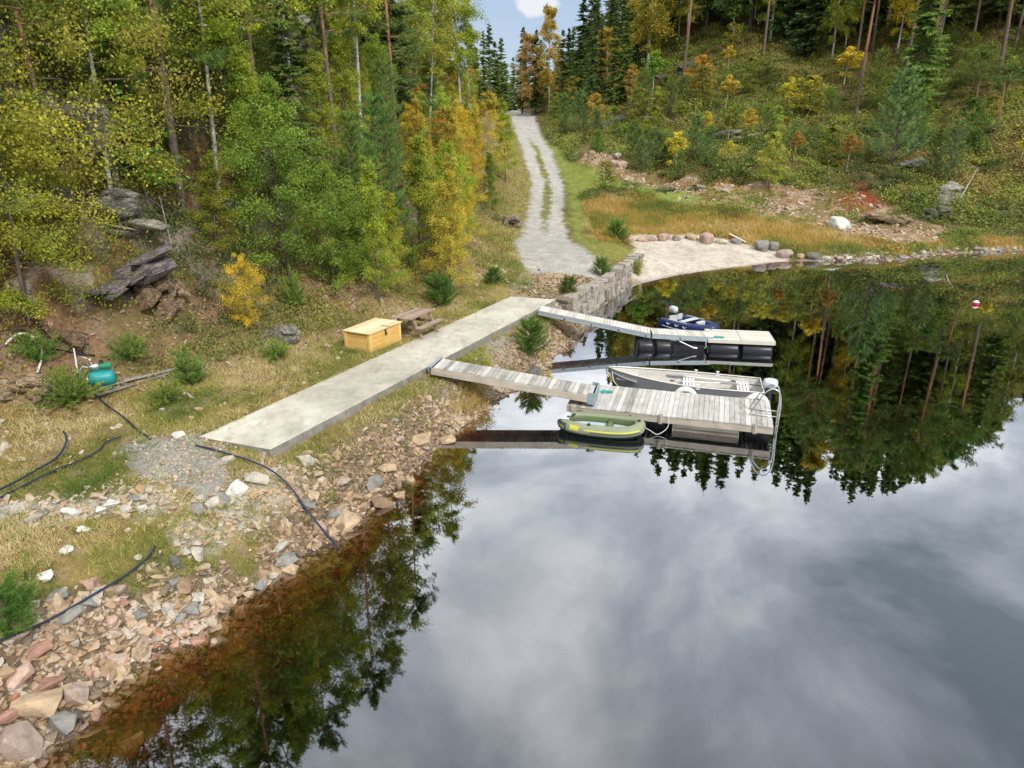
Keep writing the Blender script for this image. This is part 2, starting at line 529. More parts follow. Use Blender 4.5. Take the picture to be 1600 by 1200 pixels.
FOL = foliage_mat()
ROCK = rock_mat()
RUB = rubble_mat()
M = dict(
    bark=bark_mat('grey brown bark', (.045, .035, .028), (.15, .12, .10)),
    pinebark=bark_mat('pine bark', (.07, .05, .04), (.20, .15, .12), (4.0, 8.0, (.22, .10, .05), (.42, .20, .10))),
    birch=birch_bark(),
    deadwood=bark_mat('bleached dead wood', (.22, .20, .18), (.52, .49, .45)),
    deck=weathered_wood('grey weathered deck boards', (.17, .16, .14), (.34, .325, .295), (.50, .485, .45), 1),
    fascia=weathered_wood('weathered timber beam', (.13, .105, .08), (.30, .255, .20), (.45, .40, .33), 0),
    deck2=weathered_wood('pale grey deck boards', (.36, .33, .275), (.50, .465, .40), (.64, .60, .53), 1),
    plat=weathered_wood('platform boards', (.38, .355, .29), (.48, .455, .385), (.57, .54, .47), 0),
    newwood=weathered_wood('yellow pressure treated pine', (.42, .24, .06), (.60, .37, .11), (.72, .50, .20), 0),
    newlid=weathered_wood('pale pine lid', (.55, .40, .22), (.68, .53, .33), (.78, .64, .44), 0),
    brownwood=weathered_wood('brown stained table boards', (.15, .10, .075), (.28, .195, .15), (.40, .30, .24), 0),
    greyplank=weathered_wood('old grey board', (.10, .09, .085), (.22, .20, .19), (.36, .34, .32), 0),
    galv=simple('galvanised steel', (.42, .47, .49), .45, .6, .2, 5),
    bluegalv=simple('blue grey steel bracket', (.28, .36, .40), .5, .4),
    alu=simple('bare aluminium', (.62, .60, .56), .42, .45, .12, 7),
    aluin=simple('aluminium interior', (.56, .53, .48), .55, .2, .22, 9),
    hull=simple('grey painted aluminium hull', (.25, .26, .275), .4, .2, .18, 3),
    white=simple('white plastic', (.78, .78, .76), .4),
    tyre=simple('white painted tyre', (.70, .69, .66), .6, 0, .25, 12),
    black=simple('black plastic float', (.018, .019, .024), .35),
    dark=simple('dark rubber', (.03, .03, .032), .6),
    hose=simple('dark blue black water hose', (.022, .03, .06), .3),
    steel=simple('polished steel tube', (.66, .67, .68), .25, .9, .05),
    teal=simple('teal painted tank', (.02, .27, .27), .35, 0, .12, 4),
    green=simple('green motor housing', (.02, .25, .13), .45),
    tealrope=simple('turquoise rope', (.05, .42, .38), .8),
    rope=simple('pale rope', (.55, .54, .50), .9),
    navy=simple('navy blue inflatable tube', (.010, .022, .085), .35),
    ltgrey=simple('light grey fabric', (.48, .50, .52), .6),
    dinghy=simple('sage green vinyl', (.215, .24, .155), .5, 0, .15, 4),
    dinghyin=simple('moss green vinyl', (.10, .14, .055), .45),
    dinghydk=simple('dark grey vinyl', (.045, .055, .055), .45),
    yellow=simple('yellow vinyl stripe', (.50, .47, .06), .45),
    floor=simple('grey blue inflatable floor', (.42, .47, .50), .45),
    cowl=simple('silver engine cowl', (.62, .65, .69), .3, .3),
    red=simple('red plastic', (.55, .02, .04), .4),
    pvc=simple('white plastic pipe', (.68, .67, .62), .5),
)


def concrete():
    t = NT('worn concrete')
    co = t.coord('Object')
    n1 = t.noise(.55, 6, co, .6); n2 = t.noise(3.5, 6, co, .65); n3 = t.noise(60, 2, co)
    c = t.ramp(n1, [(.3, (.36, .34, .28)), (.5, (.47, .445, .38)), (.7, (.56, .535, .47))])
    c = t.mix(1.0, c, t.ramp(n2, [(.3, (.84, .83, .80)), (.6, (1.04, 1.04, 1.03))]), 'MULTIPLY')
    c = t.mix(t.rng(n3, .62, .72, 0, .5), c, (.16, .15, .13))
    vo = t.n('TexVoronoi', feature='DISTANCE_TO_EDGE'); vo.inputs['Scale'].default_value = .22; t.l(co, vo.inputs['Vector'])
    st = t.noise(1.3, 6, t.coord('Object', (1, .35, 1)), .7)
    c = t.mix(t.rng(st, .52, .68, 0, .6), c, (.25, .225, .175))
    big = t.noise(.23, 4, t.coord('Object', (1, 1, 1)), .6)
    c = t.mix(1.0, c, t.ramp(big, [(.35, (.80, .79, .77)), (.65, (1.08, 1.08, 1.07))]), 'MULTIPLY')
    ck = t.n('TexVoronoi', feature='DISTANCE_TO_EDGE'); ck.inputs['Scale'].default_value = .16
    wq = t.n('VectorMath', operation='ADD'); nq = t.n('TexNoise'); nq.inputs['Scale'].default_value = 1.2; nq.inputs['Detail'].default_value = 5; t.l(co, nq.inputs['Vector']); t.l(co, wq.inputs[0]); t.l(nq.outputs['Color'], wq.inputs[1]); t.l(wq.outputs[0], ck.inputs['Vector'])
    c = t.mix(t.rng(ck.outputs['Distance'], .0, .0025, .55, 0), c, (.12, .11, .09))
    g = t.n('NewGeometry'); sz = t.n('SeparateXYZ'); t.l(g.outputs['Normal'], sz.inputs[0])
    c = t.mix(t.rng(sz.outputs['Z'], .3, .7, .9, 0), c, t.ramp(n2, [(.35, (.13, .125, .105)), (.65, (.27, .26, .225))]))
    t.color(c); t.rough(.88); t.bump(t.math('ADD', n2, t.math('MULTIPLY', n3, .3)), .25, .01)
    return t.m


def ground_mat():
    t = NT('ground surface')
    co = t.coord('Object')
    c = t.attr('zone', 'Color')
    n1 = t.noise(1.4, 6, co, .65); n2 = t.noise(9, 5, co, .7); n3 = t.noise(38, 3, co, .7)
    c = t.mix(1.0, c, t.ramp(n1, [(.3, (.74, .74, .74)), (.7, (1.2, 1.18, 1.12))]), 'MULTIPLY')
    c = t.mix(1.0, c, t.ramp(n2, [(.3, (.66, .64, .62)), (.7, (1.25, 1.24, 1.22))]), 'MULTIPLY')
    c = t.mix(1.0, c, t.ramp(n3, [(.3, (.62, .62, .62)), (.7, (1.3, 1.3, 1.3))]), 'MULTIPLY')
    t.color(c); t.rough(.95)
    t.b.inputs['Specular IOR Level'].default_value = .1
    t.bump(t.math('ADD', t.math('MULTIPLY', n2, 1.0), t.math('MULTIPLY', n3, .35)), .8, .06)
    return t.m


def water_mat():
    t = NT('still dark lake water')
    t.N.remove(t.b)
    fr = t.n('Fresnel'); fr.inputs['IOR'].default_value = 1.45
    lw = t.n('LayerWeight'); lw.inputs['Blend'].default_value = .5
    gl = t.n('BsdfGlossy'); gl.inputs['Roughness'].default_value = .012
    gl.inputs['Color'].default_value = (.92, .95, 1, 1)
    tr = t.n('BsdfTransparent'); tr.inputs['Color'].default_value = (.95, .95, .95, 1)
    f = t.ramp(lw.outputs['Facing'], [(0.0, (.08,) * 3), (.25, (.145,) * 3), (.42, (.27,) * 3), (.55, (.43,) * 3), (.75, (.60,) * 3), (1.0, (.95,) * 3)])
    mx = t.n('MixShader'); t.l(f, mx.inputs[0]); t.l(tr.outputs[0], mx.inputs[1]); t.l(gl.outputs[0], mx.inputs[2])
    bp = t.n('Bump'); bp.inputs['Strength'].default_value = .018; bp.inputs['Distance'].default_value = .05
    t.l(t.noise(.8, 1, t.coord('Object', (1, 1.6, 1))), bp.inputs['Height'])
    t.l(bp.outputs[0], gl.inputs['Normal'])
    t.l(mx.outputs[0], t.out.inputs['Surface'])
    va = t.n('VolumeAbsorption'); va.inputs['Color'].default_value = (.64, .32, .12, 1); va.inputs['Density'].default_value = 5.5
    t.l(va.outputs[0], t.out.inputs['Volume'])
    return t.m


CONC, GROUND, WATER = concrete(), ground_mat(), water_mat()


# ------------------------------------------------------------------ object helpers
def link(o, parent=None):
    col.objects.link(o)
    if parent is not None: o.parent = parent
    return o


def thing(name, label, cat, loc=(0, 0, 0), rz=0.0, group=None, rot=None):
    o = bpy.data.objects.new(name, None); o.empty_display_size = .2
    link(o); o.location = loc
    o.rotation_euler = rot if rot else (0, 0, rz)
    o['label'] = label; o['category'] = cat
    if group: o['group'] = group
    return o


def tag(o, label=None, cat=None, group=None, kind=None):
    if label: o['label'] = label
    if cat: o['category'] = cat
    if group: o['group'] = group
    if kind: o['kind'] = kind
    return o


def np_mesh(name, V, faces_list, mats, tint=None, smooth=False):
    """faces_list: list of (k, array Nxk)"""
    me = bpy.data.meshes.new(name)
    V = np.asarray(V, np.float32)
    me.vertices.add(len(V)); me.vertices.foreach_set('co', V.ravel())
    loops, starts, s = [], [], 0
    for F in faces_list:
        F = np.asarray(F, np.int32)
        if not len(F): continue
        k = F.shape[1]
        loops.append(F.ravel()); starts.append(s + np.arange(len(F)) * k); s += F.size
    loops = np.concatenate(loops); starts = np.concatenate(starts)
    me.loops.add(len(loops)); me.loops.foreach_set('vertex_index', loops)
    me.polygons.add(len(starts)); me.polygons.foreach_set('loop_start', starts.astype(np.int32))
    me.polygons.foreach_set('use_smooth', np.full(len(starts), bool(smooth)))
    if not isinstance(mats, (list, tuple)): mats = [mats]
    for m in mats: me.materials.append(m)
    if tint is not None:
        a = me.attributes.new('tint', 'FLOAT', 'POINT'); a.data.foreach_set('value', np.asarray(tint, np.float32))
    me.update(calc_edges=True)
    return me


class MB:
    def __init__(s):
        s.v = []; s.f = []; s.t = []; s.tint = .5; s.M = Matrix.Identity(4)

    def add(s, vs, fs):
        b = len(s.v)
        for p in vs:
            s.v.append(tuple(s.M @ Vector(p))); s.t.append(s.tint)
        for f in fs: s.f.append(tuple(b + i for i in f))

    def box(s, x0, x1, y0, y1, z0, z1, R=None):
        vs = [(x, y, z) for z in (z0, z1) for y in (y0, y1) for x in (x0, x1)]
        if R is not None: vs = [R @ Vector(p) for p in vs]
        s.add(vs, [(0, 2, 3, 1), (4, 5, 7, 6), (0, 1, 5, 4), (2, 6, 7, 3), (0, 4, 6, 2), (1, 3, 7, 5)])

    def beam(s, a, b, w, h, up=(0, 0, 1)):
        """bar from a to b, w across, h along up"""
        a, b = Vector(a), Vector(b); d = (b - a).normalized(); u = Vector(up)
        sd = d.cross(u).normalized(); u = sd.cross(d).normalized()
        vs = []
        for p in (a, b):
            for i, j in ((-1, -1), (1, -1), (1, 1), (-1, 1)):
                vs.append(p + sd * (i * w / 2) + u * (j * h / 2))
        s.add(vs, [(3, 2, 1, 0), (4, 5, 6, 7), (0, 1, 5, 4), (1, 2, 6, 5), (2, 3, 7, 6), (3, 0, 4, 7)])

    def tube(s, pts, r, n=8, closed=False, caps=True):
        pts = [Vector(p) for p in pts]; m = len(pts)
        rs = r if isinstance(r, (list, tuple)) else [r] * m
        base = len(s.v); ref = None; rings = []
        for i, p in enumerate(pts):
            if closed: d = pts[(i + 1) % m] - pts[i - 1]
            else: d = pts[min(i + 1, m - 1)] - pts[max(i - 1, 0)]
            d = d.normalized() if d.length > 1e-9 else Vector((0, 0, 1))
            if ref is None: ref = Vector((0, 0, 1)) if abs(d.z) < .9 else Vector((1, 0, 0))
            a = d.cross(ref).normalized(); b = a.cross(d).normalized(); ref = b
            rings.append([p + (a * math.cos(2 * math.pi * k / n) + b * math.sin(2 * math.pi * k / n)) * rs[i] for k in range(n)])
        vs = [q for r_ in rings for q in r_]; fs = []
        for i in range(m if closed else m - 1):
            j = (i + 1) % m
            for k in range(n):
                k2 = (k + 1) % n
                fs.append((i * n + k, i * n + k2, j * n + k2, j * n + k))
        if caps and not closed:
            fs.append(tuple(range(n))[::-1]); fs.append(tuple((m - 1) * n + k for k in range(n)))
        s.add(vs, fs)

    def lathe(s, prof, n=16, axis='z', c=(0, 0, 0)):
        """prof: list of (r, h)"""
        vs, fs = [], []
        for r, h in prof:
            for k in range(n):
                a = 2 * math.pi * k / n; p = (r * math.cos(a), r * math.sin(a), h)
                if axis == 'x': p = (p[2], p[0], p[1])
                elif axis == 'y': p = (p[1], p[2], p[0])
                vs.append((p[0] + c[0], p[1] + c[1], p[2] + c[2]))
        for i in range(len(prof) - 1):
            for k in range(n):
                k2 = (k + 1) % n
                fs.append((i * n + k, i * n + k2, (i + 1) * n + k2, (i + 1) * n + k))
        fs.append(tuple(range(n))[::-1]); fs.append(tuple((len(prof) - 1) * n + k for k in range(n)))
        s.add(vs, fs)

    def grid(s, rows):
        n = len(rows[0]); vs = [p for r in rows for p in r]; fs = []
        for i in range(len(rows) - 1):
            for k in range(n - 1):
                fs.append((i * n + k, i * n + k + 1, (i + 1) * n + k + 1, (i + 1) * n + k))
        s.add(vs, fs)

    def build(s, name, mat, parent=None, smooth=False, bevel=0.0, label=None):
        me = bpy.data.meshes.new(name); me.from_pydata(s.v, [], s.f); me.materials.append(mat)
        a = me.attributes.new('tint', 'FLOAT', 'POINT'); a.data.foreach_set('value', s.t)
        bm = bmesh.new(); bm.from_mesh(me); bmesh.ops.recalc_face_normals(bm, faces=bm.faces)
        if bevel:
            bmesh.ops.bevel(bm, geom=list(bm.edges), offset=bevel, segments=1, affect='EDGES')
        bm.to_mesh(me); bm.free()
        if smooth: me.polygons.foreach_set('use_smooth', [True] * len(me.polygons))
        me.update()
        o = bpy.data.objects.new(name, me); link(o, parent)
        if label: o['label'] = label
        return o


def smooth_path(pts, n=6):
    """Catmull-Rom"""
    P = [Vector(p) for p in pts]; out = []
    for i in range(len(P) - 1):
        p0, p1, p2, p3 = P[max(i - 1, 0)], P[i], P[i + 1], P[min(i + 2, len(P) - 1)]
        for k in range(n):
            t = k / n
            out.append(.5 * ((2 * p1) + (p2 - p0) * t + (2 * p0 - 5 * p1 + 4 * p2 - p3) * t * t + (3 * p1 - p0 - 3 * p2 + p3) * t ** 3))
    out.append(P[-1]); return out


def copy_tree(o, parent=None):
    c = o.copy(); col.objects.link(c); c.parent = parent
    for ch in list(o.children): copy_tree(ch, c)
    return c


# ------------------------------------------------------------------ ground sheet
def PX(lst, z=1.2):
    return [gz(a, b, z) for a, b in lst]


sand_poly = PX([(972, 384), (1000, 379), (1100, 383), (1232, 398), (1228, 414), (1105, 432), (1002, 452), (976, 445), (984, 420), (1000, 402)], .25)
apron_poly = PX([(818, 378), (822, 432), (796, 463), (868, 467), (884, 447), (936, 404), (895, 385)], 1.2)
def CX(lst):
    return [tuple(p[:2]) for p in cast(lst)]


green_poly = CX([(838, 205), (866, 228), (900, 255), (960, 278), (1040, 298), (1128, 320), (1112, 330), (1010, 308), (930, 300), (912, 315), (906, 345), (912, 372), (950, 378), (905, 385), (893, 360), (893, 320), (885, 290), (870, 255), (850, 225)])
green2_poly = CX([(905, 384), (950, 378), (985, 392), (995, 402), (960, 408), (925, 402)])
meadow_poly = CX([(930, 302), (1010, 310), (1112, 332), (1180, 337), (1250, 350), (1330, 370), (1400, 386), (1470, 382), (1530, 372), (1600, 374), (1700, 377), (1720, 388), (1600, 389), (1500, 393), (1405, 401), (1310, 403), (1232, 397), (1180, 385), (1120, 375), (980, 371), (960, 379), (915, 371), (908, 345), (914, 315)])
dirt_poly = CX([(905, 225), (935, 235), (985, 262), (1030, 272), (1090, 285), (1150, 288), (1220, 285), (1290, 291), (1360, 302), (1400, 322), (1450, 347), (1500, 367), (1540, 379), (1470, 383), (1400, 386), (1330, 368), (1250, 348), (1180, 335), (1110, 328), (1030, 300), (960, 282), (915, 258), (895, 238)])
grass_poly = PX([(-300, 690), (300, 690), (420, 705), (455, 735), (425, 790), (385, 832), (310, 850), (250, 855), (215, 885), (130, 905), (60, 930), (-60, 975), (-300, 1010)], 1.1)
gravel_a = PX([(255, 690), (330, 690), (360, 745), (330, 775), (205, 745), (215, 700)], 1.2)
gravel_b = PX([(775, 508), (806, 508), (800, 540), (770, 575), (742, 592), (720, 612), (700, 600), (745, 560)], 1.0)
pale_band = [gz(a, b, 1.2) for a, b in [(0, 808), (60, 800), (120, 805), (170, 785), (232, 782)]]
pale_band2 = [gz(a, b, 1.2) for a, b in [(306, 800), (350, 775), (400, 755), (440, 725)]]


RED_XY = CX([(1338, 308)])[0]


def ground_color(x, y, z, sd, rd, raw, beach, rough):
    n_a = fbm(x, y, .45, 4, 60); n_b = fbm(x, y, 1.8, 3, 70); n_c = fbm(x, y, 6.0, 2, 80)
    def mixc(c, m, col_):
        m = np.clip(m, 0, 1)[:, None]
        return c * (1 - m) + np.array(col_)[None] * m
    left = x < road_x(y)
    c = np.tile(np.array([.085, .075, .028]), (len(x), 1))            # mossy forest floor
    c = mixc(c, sstep(.45, .62, n_a) * .8, (.12, .115, .03))
    c = mixc(c, sstep(.52, .68, n_b) * .7, (.105, .06, .032))
    # left hill: leaf litter and rock
    lh = np.where(left, 1.0, 0.0)
    c = mixc(c, lh * .8, (.15, .085, .045))
    c = mixc(c, lh * sstep(.45, .6, n_a) * .7, (.115, .105, .035))
    c = mixc(c, lh * sstep(.55, .63, fbm(x, y, .8, 3, 90)) * .8, (.24, .22, .20))
    c = mixc(c, lh * sstep(.50, .6, n_c) * .4, (.28, .17, .09))
    # flat left shelf: dry grass
    shelf = (1 - sstep(1.45, 2.0, z)) * sstep(-1, .2, sd) * (1 - sstep(34, 60, y))
    c = mixc(c, shelf * .95, (.22, .165, .065))
    c = mixc(c, shelf * sstep(.45, .6, n_a) * .8, (.15, .14, .04))
    c = mixc(c, shelf * sstep(.56, .66, n_b) * .7, (.26, .20, .13))
    # base of left slope: stony litter
    base = lh * sstep(1.35, 1.8, z) * (1 - sstep(2.6, 3.8, z)) * (1 - sstep(34, 60, y))
    c = mixc(c, base * .75, (.235, .15, .095))
    c = mixc(c, base * sstep(.5, .62, n_a) * .7, (.15, .125, .05))
    # road verge left
    verge = lh * sstep(38, 46, y) * (1 - sstep(2.5, 6, rd))
    c = mixc(c, verge * .85, (.21, .175, .055))
    c = mixc(c, verge * sstep(.5, .62, n_b) * .6, (.24, .18, .13))
    # stony bank along the water
    bank = (1 - sstep(1.8, 2.9, sd + (n_a - .5) * 2.2)) * (1 - sstep(36, 38, y)) * (x < 8) * (1 - sstep(-.15, .35, sdist(x, y, grass_poly) + (n_b - .5) * .8)) * sstep(.3, .8, -sdist(x, y, slab) + (n_b - .5) * .6)
    c = mixc(c, bank, (.165, .12, .08))
    c = mixc(c, bank * sstep(.5, .7, n_c) * .6, (.24, .19, .14))
    c = mixc(c, sstep(-.3, .2, sdist(x, y, gravel_a) + (n_b - .5) * 1.4), (.27, .26, .235))
    c = mixc(c, sstep(-.3, .2, sdist(x, y, gravel_b) + (n_b - .5) * .8), (.25, .24, .22))
    for pb in (pale_band, pale_band2):
        c = mixc(c, (1 - sstep(.2, .7, seg_dist(x, y, pb, False) + (n_b - .5) * .5)) * .9, (.36, .35, .31))
    # meadow, dirt bank, green strip
    jit = (n_b - .5) * 1.6 + (n_a - .5) * 2.0
    c = mixc(c, sstep(-.6, .6, sdist(x, y, meadow_poly) + jit), (.29, .215, .065))
    c = mixc(c, sstep(-.6, .6, sdist(x, y, meadow_poly) + jit) * sstep(.45, .62, n_a) * .8, (.21, .19, .06))
    dm = sstep(-.8, .5, sdist(x, y, dirt_poly) + jit)
    c = mixc(c, dm, (.235, .15, .085))
    c = mixc(c, dm * sstep(.48, .6, n_b) * .8, (.33, .26, .18))
    c = mixc(c, dm * sstep(.55, .62, n_a) * .8, (.15, .12, .05))
    rx, ry = RED_XY
    c = mixc(c, 1 - sstep(1.0, 2.6, np.hypot((x - rx), (y - ry) * .8) + jit * .6), (.22, .06, .03))
    c = mixc(c, sstep(-.5, .5, sdist(x, y, green_poly) + jit * .4), (.20, .24, .055))
    c = mixc(c, sstep(-.4, .4, sdist(x, y, green2_poly) + jit * .4), (.22, .22, .06))
    far_shore = (1 - sstep(.5, 1.3, sd)) * (x > 19)
    c = mixc(c, far_shore, (.30, .25, .19))
    sm = sstep(-.25, .2, sdist(x, y, sand_poly) + (n_b - .5) * .5)
    c = mixc(c, sm, (.50, .455, .40))
    c = mixc(c, sm * sstep(.5, .65, n_b) * .5, (.38, .32, .255))
    # gravel road with a grassy centre ridge
    ap = sstep(-.5, .5, sdist(x, y, apron_poly) + (n_b - .5) * 1.5)
    c = mixc(c, ap * .95, (.34, .325, .30))
    c = mixc(c, ap * sstep(.50, .60, fbm(x, y, .9, 3, 101)) * (1 - sstep(38, 43, y)) * .9, (.25, .21, .09))
    rm = sstep(.25, -.25, rd + (n_b - .5) * .9) * (y > 36)
    c = mixc(c, rm, (.385, .378, .36))
    c = mixc(c, rm * sstep(.5, .62, n_c) * .4, (.36, .35, .33))
    mid = rm * (1 - sstep(.18, .42, raw + (n_b - .5) * .8)) * sstep(49, 53, y) * (1 - sstep(90, 104, y)) * sstep(.22, .36, fbm(x, y, .5, 2, 111))
    c = mixc(c, mid * .95, (.17, .16, .05))
    # lake bed
    under = sstep(0, -.25, sd)
    c = mixc(c, under * (1 - beach) * .9, (.22, .15, .085))
    c = mixc(c, under * beach * .9, (.36, .27, .15))
    wet = (1 - sstep(.0, .35, np.abs(sd))) * .35
    c = c * (1 - wet[:, None])
    return c


def road_x(y):
    ys = [p[1] for p in road_c]; xs = [p[0] for p in road_c]
    return np.interp(y, [0] + ys, [1.0] + xs)


def build_ground():
    a = np.radians(np.concatenate([np.linspace(-180, -50, 50)[:-1], np.linspace(-50, 50, 640), np.linspace(50, 180, 50)[1:-1]]))
    r = np.geomspace(1.0, 480, 760)
    A, Rr = np.meshgrid(a, r)
    X, Y = (Rr * np.sin(A)).ravel(), (Rr * np.cos(A)).ravel()
    Z, sd, rd, raw, beach, rough = ground_fields(X, Y)
    n, m = len(a), len(r)
    i = np.arange(m - 1)[:, None] * n; j = np.arange(n)[None]; j2 = (j + 1) % n
    F = np.stack([i + j, i + n + j, i + n + j2, i + j2], -1).reshape(-1, 4)
    V = np.stack([X, Y, Z], 1)
    V = np.vstack([V, [[0, 0, float(Z[:n].mean())]]])
    C = ground_color(X, Y, Z, sd, rd, raw, beach, rough)
    C = np.vstack([C, [[.2, .15, .1]]])
    T = np.stack([np.arange(n), (np.arange(n) + 1) % n, np.full(n, len(V) - 1)], 1)
    me = np_mesh('ground', V, [F, T], GROUND, smooth=True)
    ca = me.color_attributes.new('zone', 'FLOAT_COLOR', 'POINT')
    ca.data.foreach_set('color', np.hstack([C, np.ones((len(C), 1))]).astype(np.float32).ravel())
    o = bpy.data.objects.new('ground', me); link(o)
    tag(o, 'stony grassy lake shore rising to wooded hillsides on both sides', kind='structure')


build_ground()
mb = MB(); mb.box(-160, 330, -200, 260, -6, 0)
tag(mb.build('water', WATER), 'still dark lake mirroring trees and grey clouds', kind='structure')
mb = MB()
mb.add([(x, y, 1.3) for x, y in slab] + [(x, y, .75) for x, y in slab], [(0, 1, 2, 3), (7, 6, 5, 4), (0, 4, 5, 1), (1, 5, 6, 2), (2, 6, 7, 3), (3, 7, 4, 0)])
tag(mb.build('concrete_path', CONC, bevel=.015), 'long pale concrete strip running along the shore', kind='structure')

# ------------------------------------------------------------------ foliage geometry (numpy)
def unit(v):
    return v / (np.linalg.norm(v, axis=-1, keepdims=True) + 1e-9)


def diamonds(C, U, W, tint):
    """leaf faces: centre C, long half axis U, short half axis W"""
    n = len(C)
    V = np.stack([C - U, C + W, C + U, C - W], 1).reshape(-1, 3)
    F = np.arange(4 * n).reshape(n, 4)
    return V, F, np.repeat(tint, 4)


def blades(P, Q, S, tint):
    """thin triangles from base P +- S to tip Q"""
    n = len(P)
    V = np.stack([P - S, P + S, Q], 1).reshape(-1, 3)
    F = np.arange(3 * n).reshape(n, 3)
    return V, F, np.repeat(tint, 3)


def leaf_faces(C, size, tint, r, flat=.35, aspect=.62):
    n = len(C)
    nrm = unit(r.normal(size=(n, 3)) + np.array([0, 0, flat * 2.2]))
    u = unit(np.cross(nrm, r.normal(size=(n, 3))))
    w = np.cross(nrm, u)
    s = (size * r.uniform(.65, 1.3, n))[:, None] * .5
    return diamonds(C, u * s, w * s * aspect, tint)


class Geo:
    def __init__(s):
        s.V = []; s.Q = []; s.T = []; s.t = []; s.n = 0

    def add(s, V, F, t):
        (s.Q if F.shape[1] == 4 else s.T).append(F + s.n)
        s.V.append(V); s.t.append(t); s.n += len(V)

    def mesh(s, name, mat, smooth=False):
        fl = []
        if s.Q: fl.append(np.concatenate(s.Q))
        if s.T: fl.append(np.concatenate(s.T))
        return np_mesh(name, np.concatenate(s.V), fl, mat, np.clip(np.concatenate(s.t), 0, 1), smooth)


def tube_np(pts, rad, n=6):
    pts = np.asarray(pts, float); m = len(pts)
    d = unit(np.gradient(pts, axis=0))
    ref = np.array([1., 0, 0]) if abs(d[0, 0]) < .8 else np.array([0, 1., 0])
    a = unit(np.cross(d, ref)); b = np.cross(d, a)
    th = np.arange(n) * 2 * np.pi / n
    ring = a[:, None] * np.cos(th)[None, :, None] + b[:, None] * np.sin(th)[None, :, None]
    V = (pts[:, None] + ring * np.asarray(rad, float).reshape(-1, 1, 1)).reshape(-1, 3)
    i = np.arange(m - 1)[:, None] * n; j = np.arange(n)[None]; j2 = (j + 1) % n
    F = np.stack([i + j, i + j2, i + n + j2, i + n + j], -1).reshape(-1, 4)
    return V, F, np.full(len(V), .5)


def trunk_line(h, r, bend=.04, n=9):
    t = np.linspace(0, 1, n)
    ph = r.uniform(0, 6.3, 2)
    x = bend * h * (np.sin(t * 2.2 + ph[0]) - math.sin(ph[0])) * .5
    y = bend * h * (np.sin(t * 2.6 + ph[1]) - math.sin(ph[1])) * .5
    p = np.stack([x, y, t * h], 1); p[0, 2] = -.5
    return p


def along(line, t):
    h = line[-1, 2]
    return np.array([np.interp(t * h, line[:, 2], line[:, k]) for k in range(3)])


def decid(seed, h=8, cb=.25, width=2.2, limbs=26, nleaf=9000, leaf=.11, up=.5, droop=.25, shape='oval', tr=.09, spread=.22, bend=.04, sub=5):
    """broadleaf tree: trunk, limbs with side twigs, leaves along the twigs"""
    r = np.random.default_rng(seed)
    W, L = Geo(), Geo()
    ln = trunk_line(h, r, bend)
    W.add(*tube_np(ln, np.linspace(tr, tr * .12, len(ln)), 7))
    ts = np.sort(r.uniform(cb, .98, limbs))
    per = np.array([1.0] * limbs); az0 = r.uniform(0, 6.3)
    cs = []
    for i, t in enumerate(ts):
        q = (t - cb) / (1 - cb)
        prof = {'oval': math.sin(math.pi * min(q * .82 + .16, 1)) ** .8, 'cone': (1 - q) ** .8 * .95 + .12, 'narrow': math.sin(math.pi * min(q * .75 + .2, 1)) ** .6 * .8 + .1}[shape]
        ll = width * prof * r.uniform(.65, 1.2)
        az = az0 + i * 2.4 + r.uniform(-.5, .5)
        el = up * r.uniform(.5, 1.4) * (0.6 + .8 * q)
        s = np.linspace(0, 1, 7)
        base = along(ln, t)
        hor = ll * s * math.cos(el)
        z = ll * (s * math.sin(el) - droop * s ** 2.2)
        pts = base + np.stack([hor * math.cos(az), hor * math.sin(az), z], 1)
        pts[1:] += r.normal(0, .03 * ll, (6, 3))
        rr = max(tr * .28 * (ll / width), .012)
        W.add(*tube_np(pts, np.linspace(rr, rr * .25, 7), 4))
        lt = r.uniform(.25, .75)
        for k in range(sub):
            sb = r.uniform(.25, 1.0)
            p0 = np.array([np.interp(sb, s, pts[:, c]) for c in range(3)])
            dv = unit(np.array([math.cos(az + r.uniform(-1.3, 1.3)), math.sin(az + r.uniform(-1.3, 1.3)), r.uniform(-.5, .5) - droop * .8]))
            sl = ll * r.uniform(.22, .42)
            p1 = p0 + dv * sl
            if k < 3: W.add(*tube_np(np.stack([p0, (p0 + p1) / 2 + r.normal(0, .02, 3), p1]), [rr * .4, rr * .3, rr * .15], 3))
            cs.append((p0, p1, lt + r.uniform(-.2, .2), sl))
    m = max(nleaf // len(cs), 3)
    P0 = np.array([c[0] for c in cs]); P1 = np.array([c[1] for c in cs]); tt = np.array([c[2] for c in cs]); sl = np.array([c[3] for c in cs])
    k = r.uniform(0, 1.15, (len(cs), m, 1))
    C = P0[:, None] * (1 - k) + P1[:, None] * k + r.normal(0, 1, (len(cs), m, 3)) * (spread * sl[:, None, None] + .03) * np.array([1, 1, .95])
    T = tt[:, None] + r.normal(0, .2, (len(cs), m)) + .15 * (k[..., 0] - .5)
    C = C.reshape(-1, 3); T = T.ravel()
    L.add(*leaf_faces(C, leaf, T, r))
    return W, L


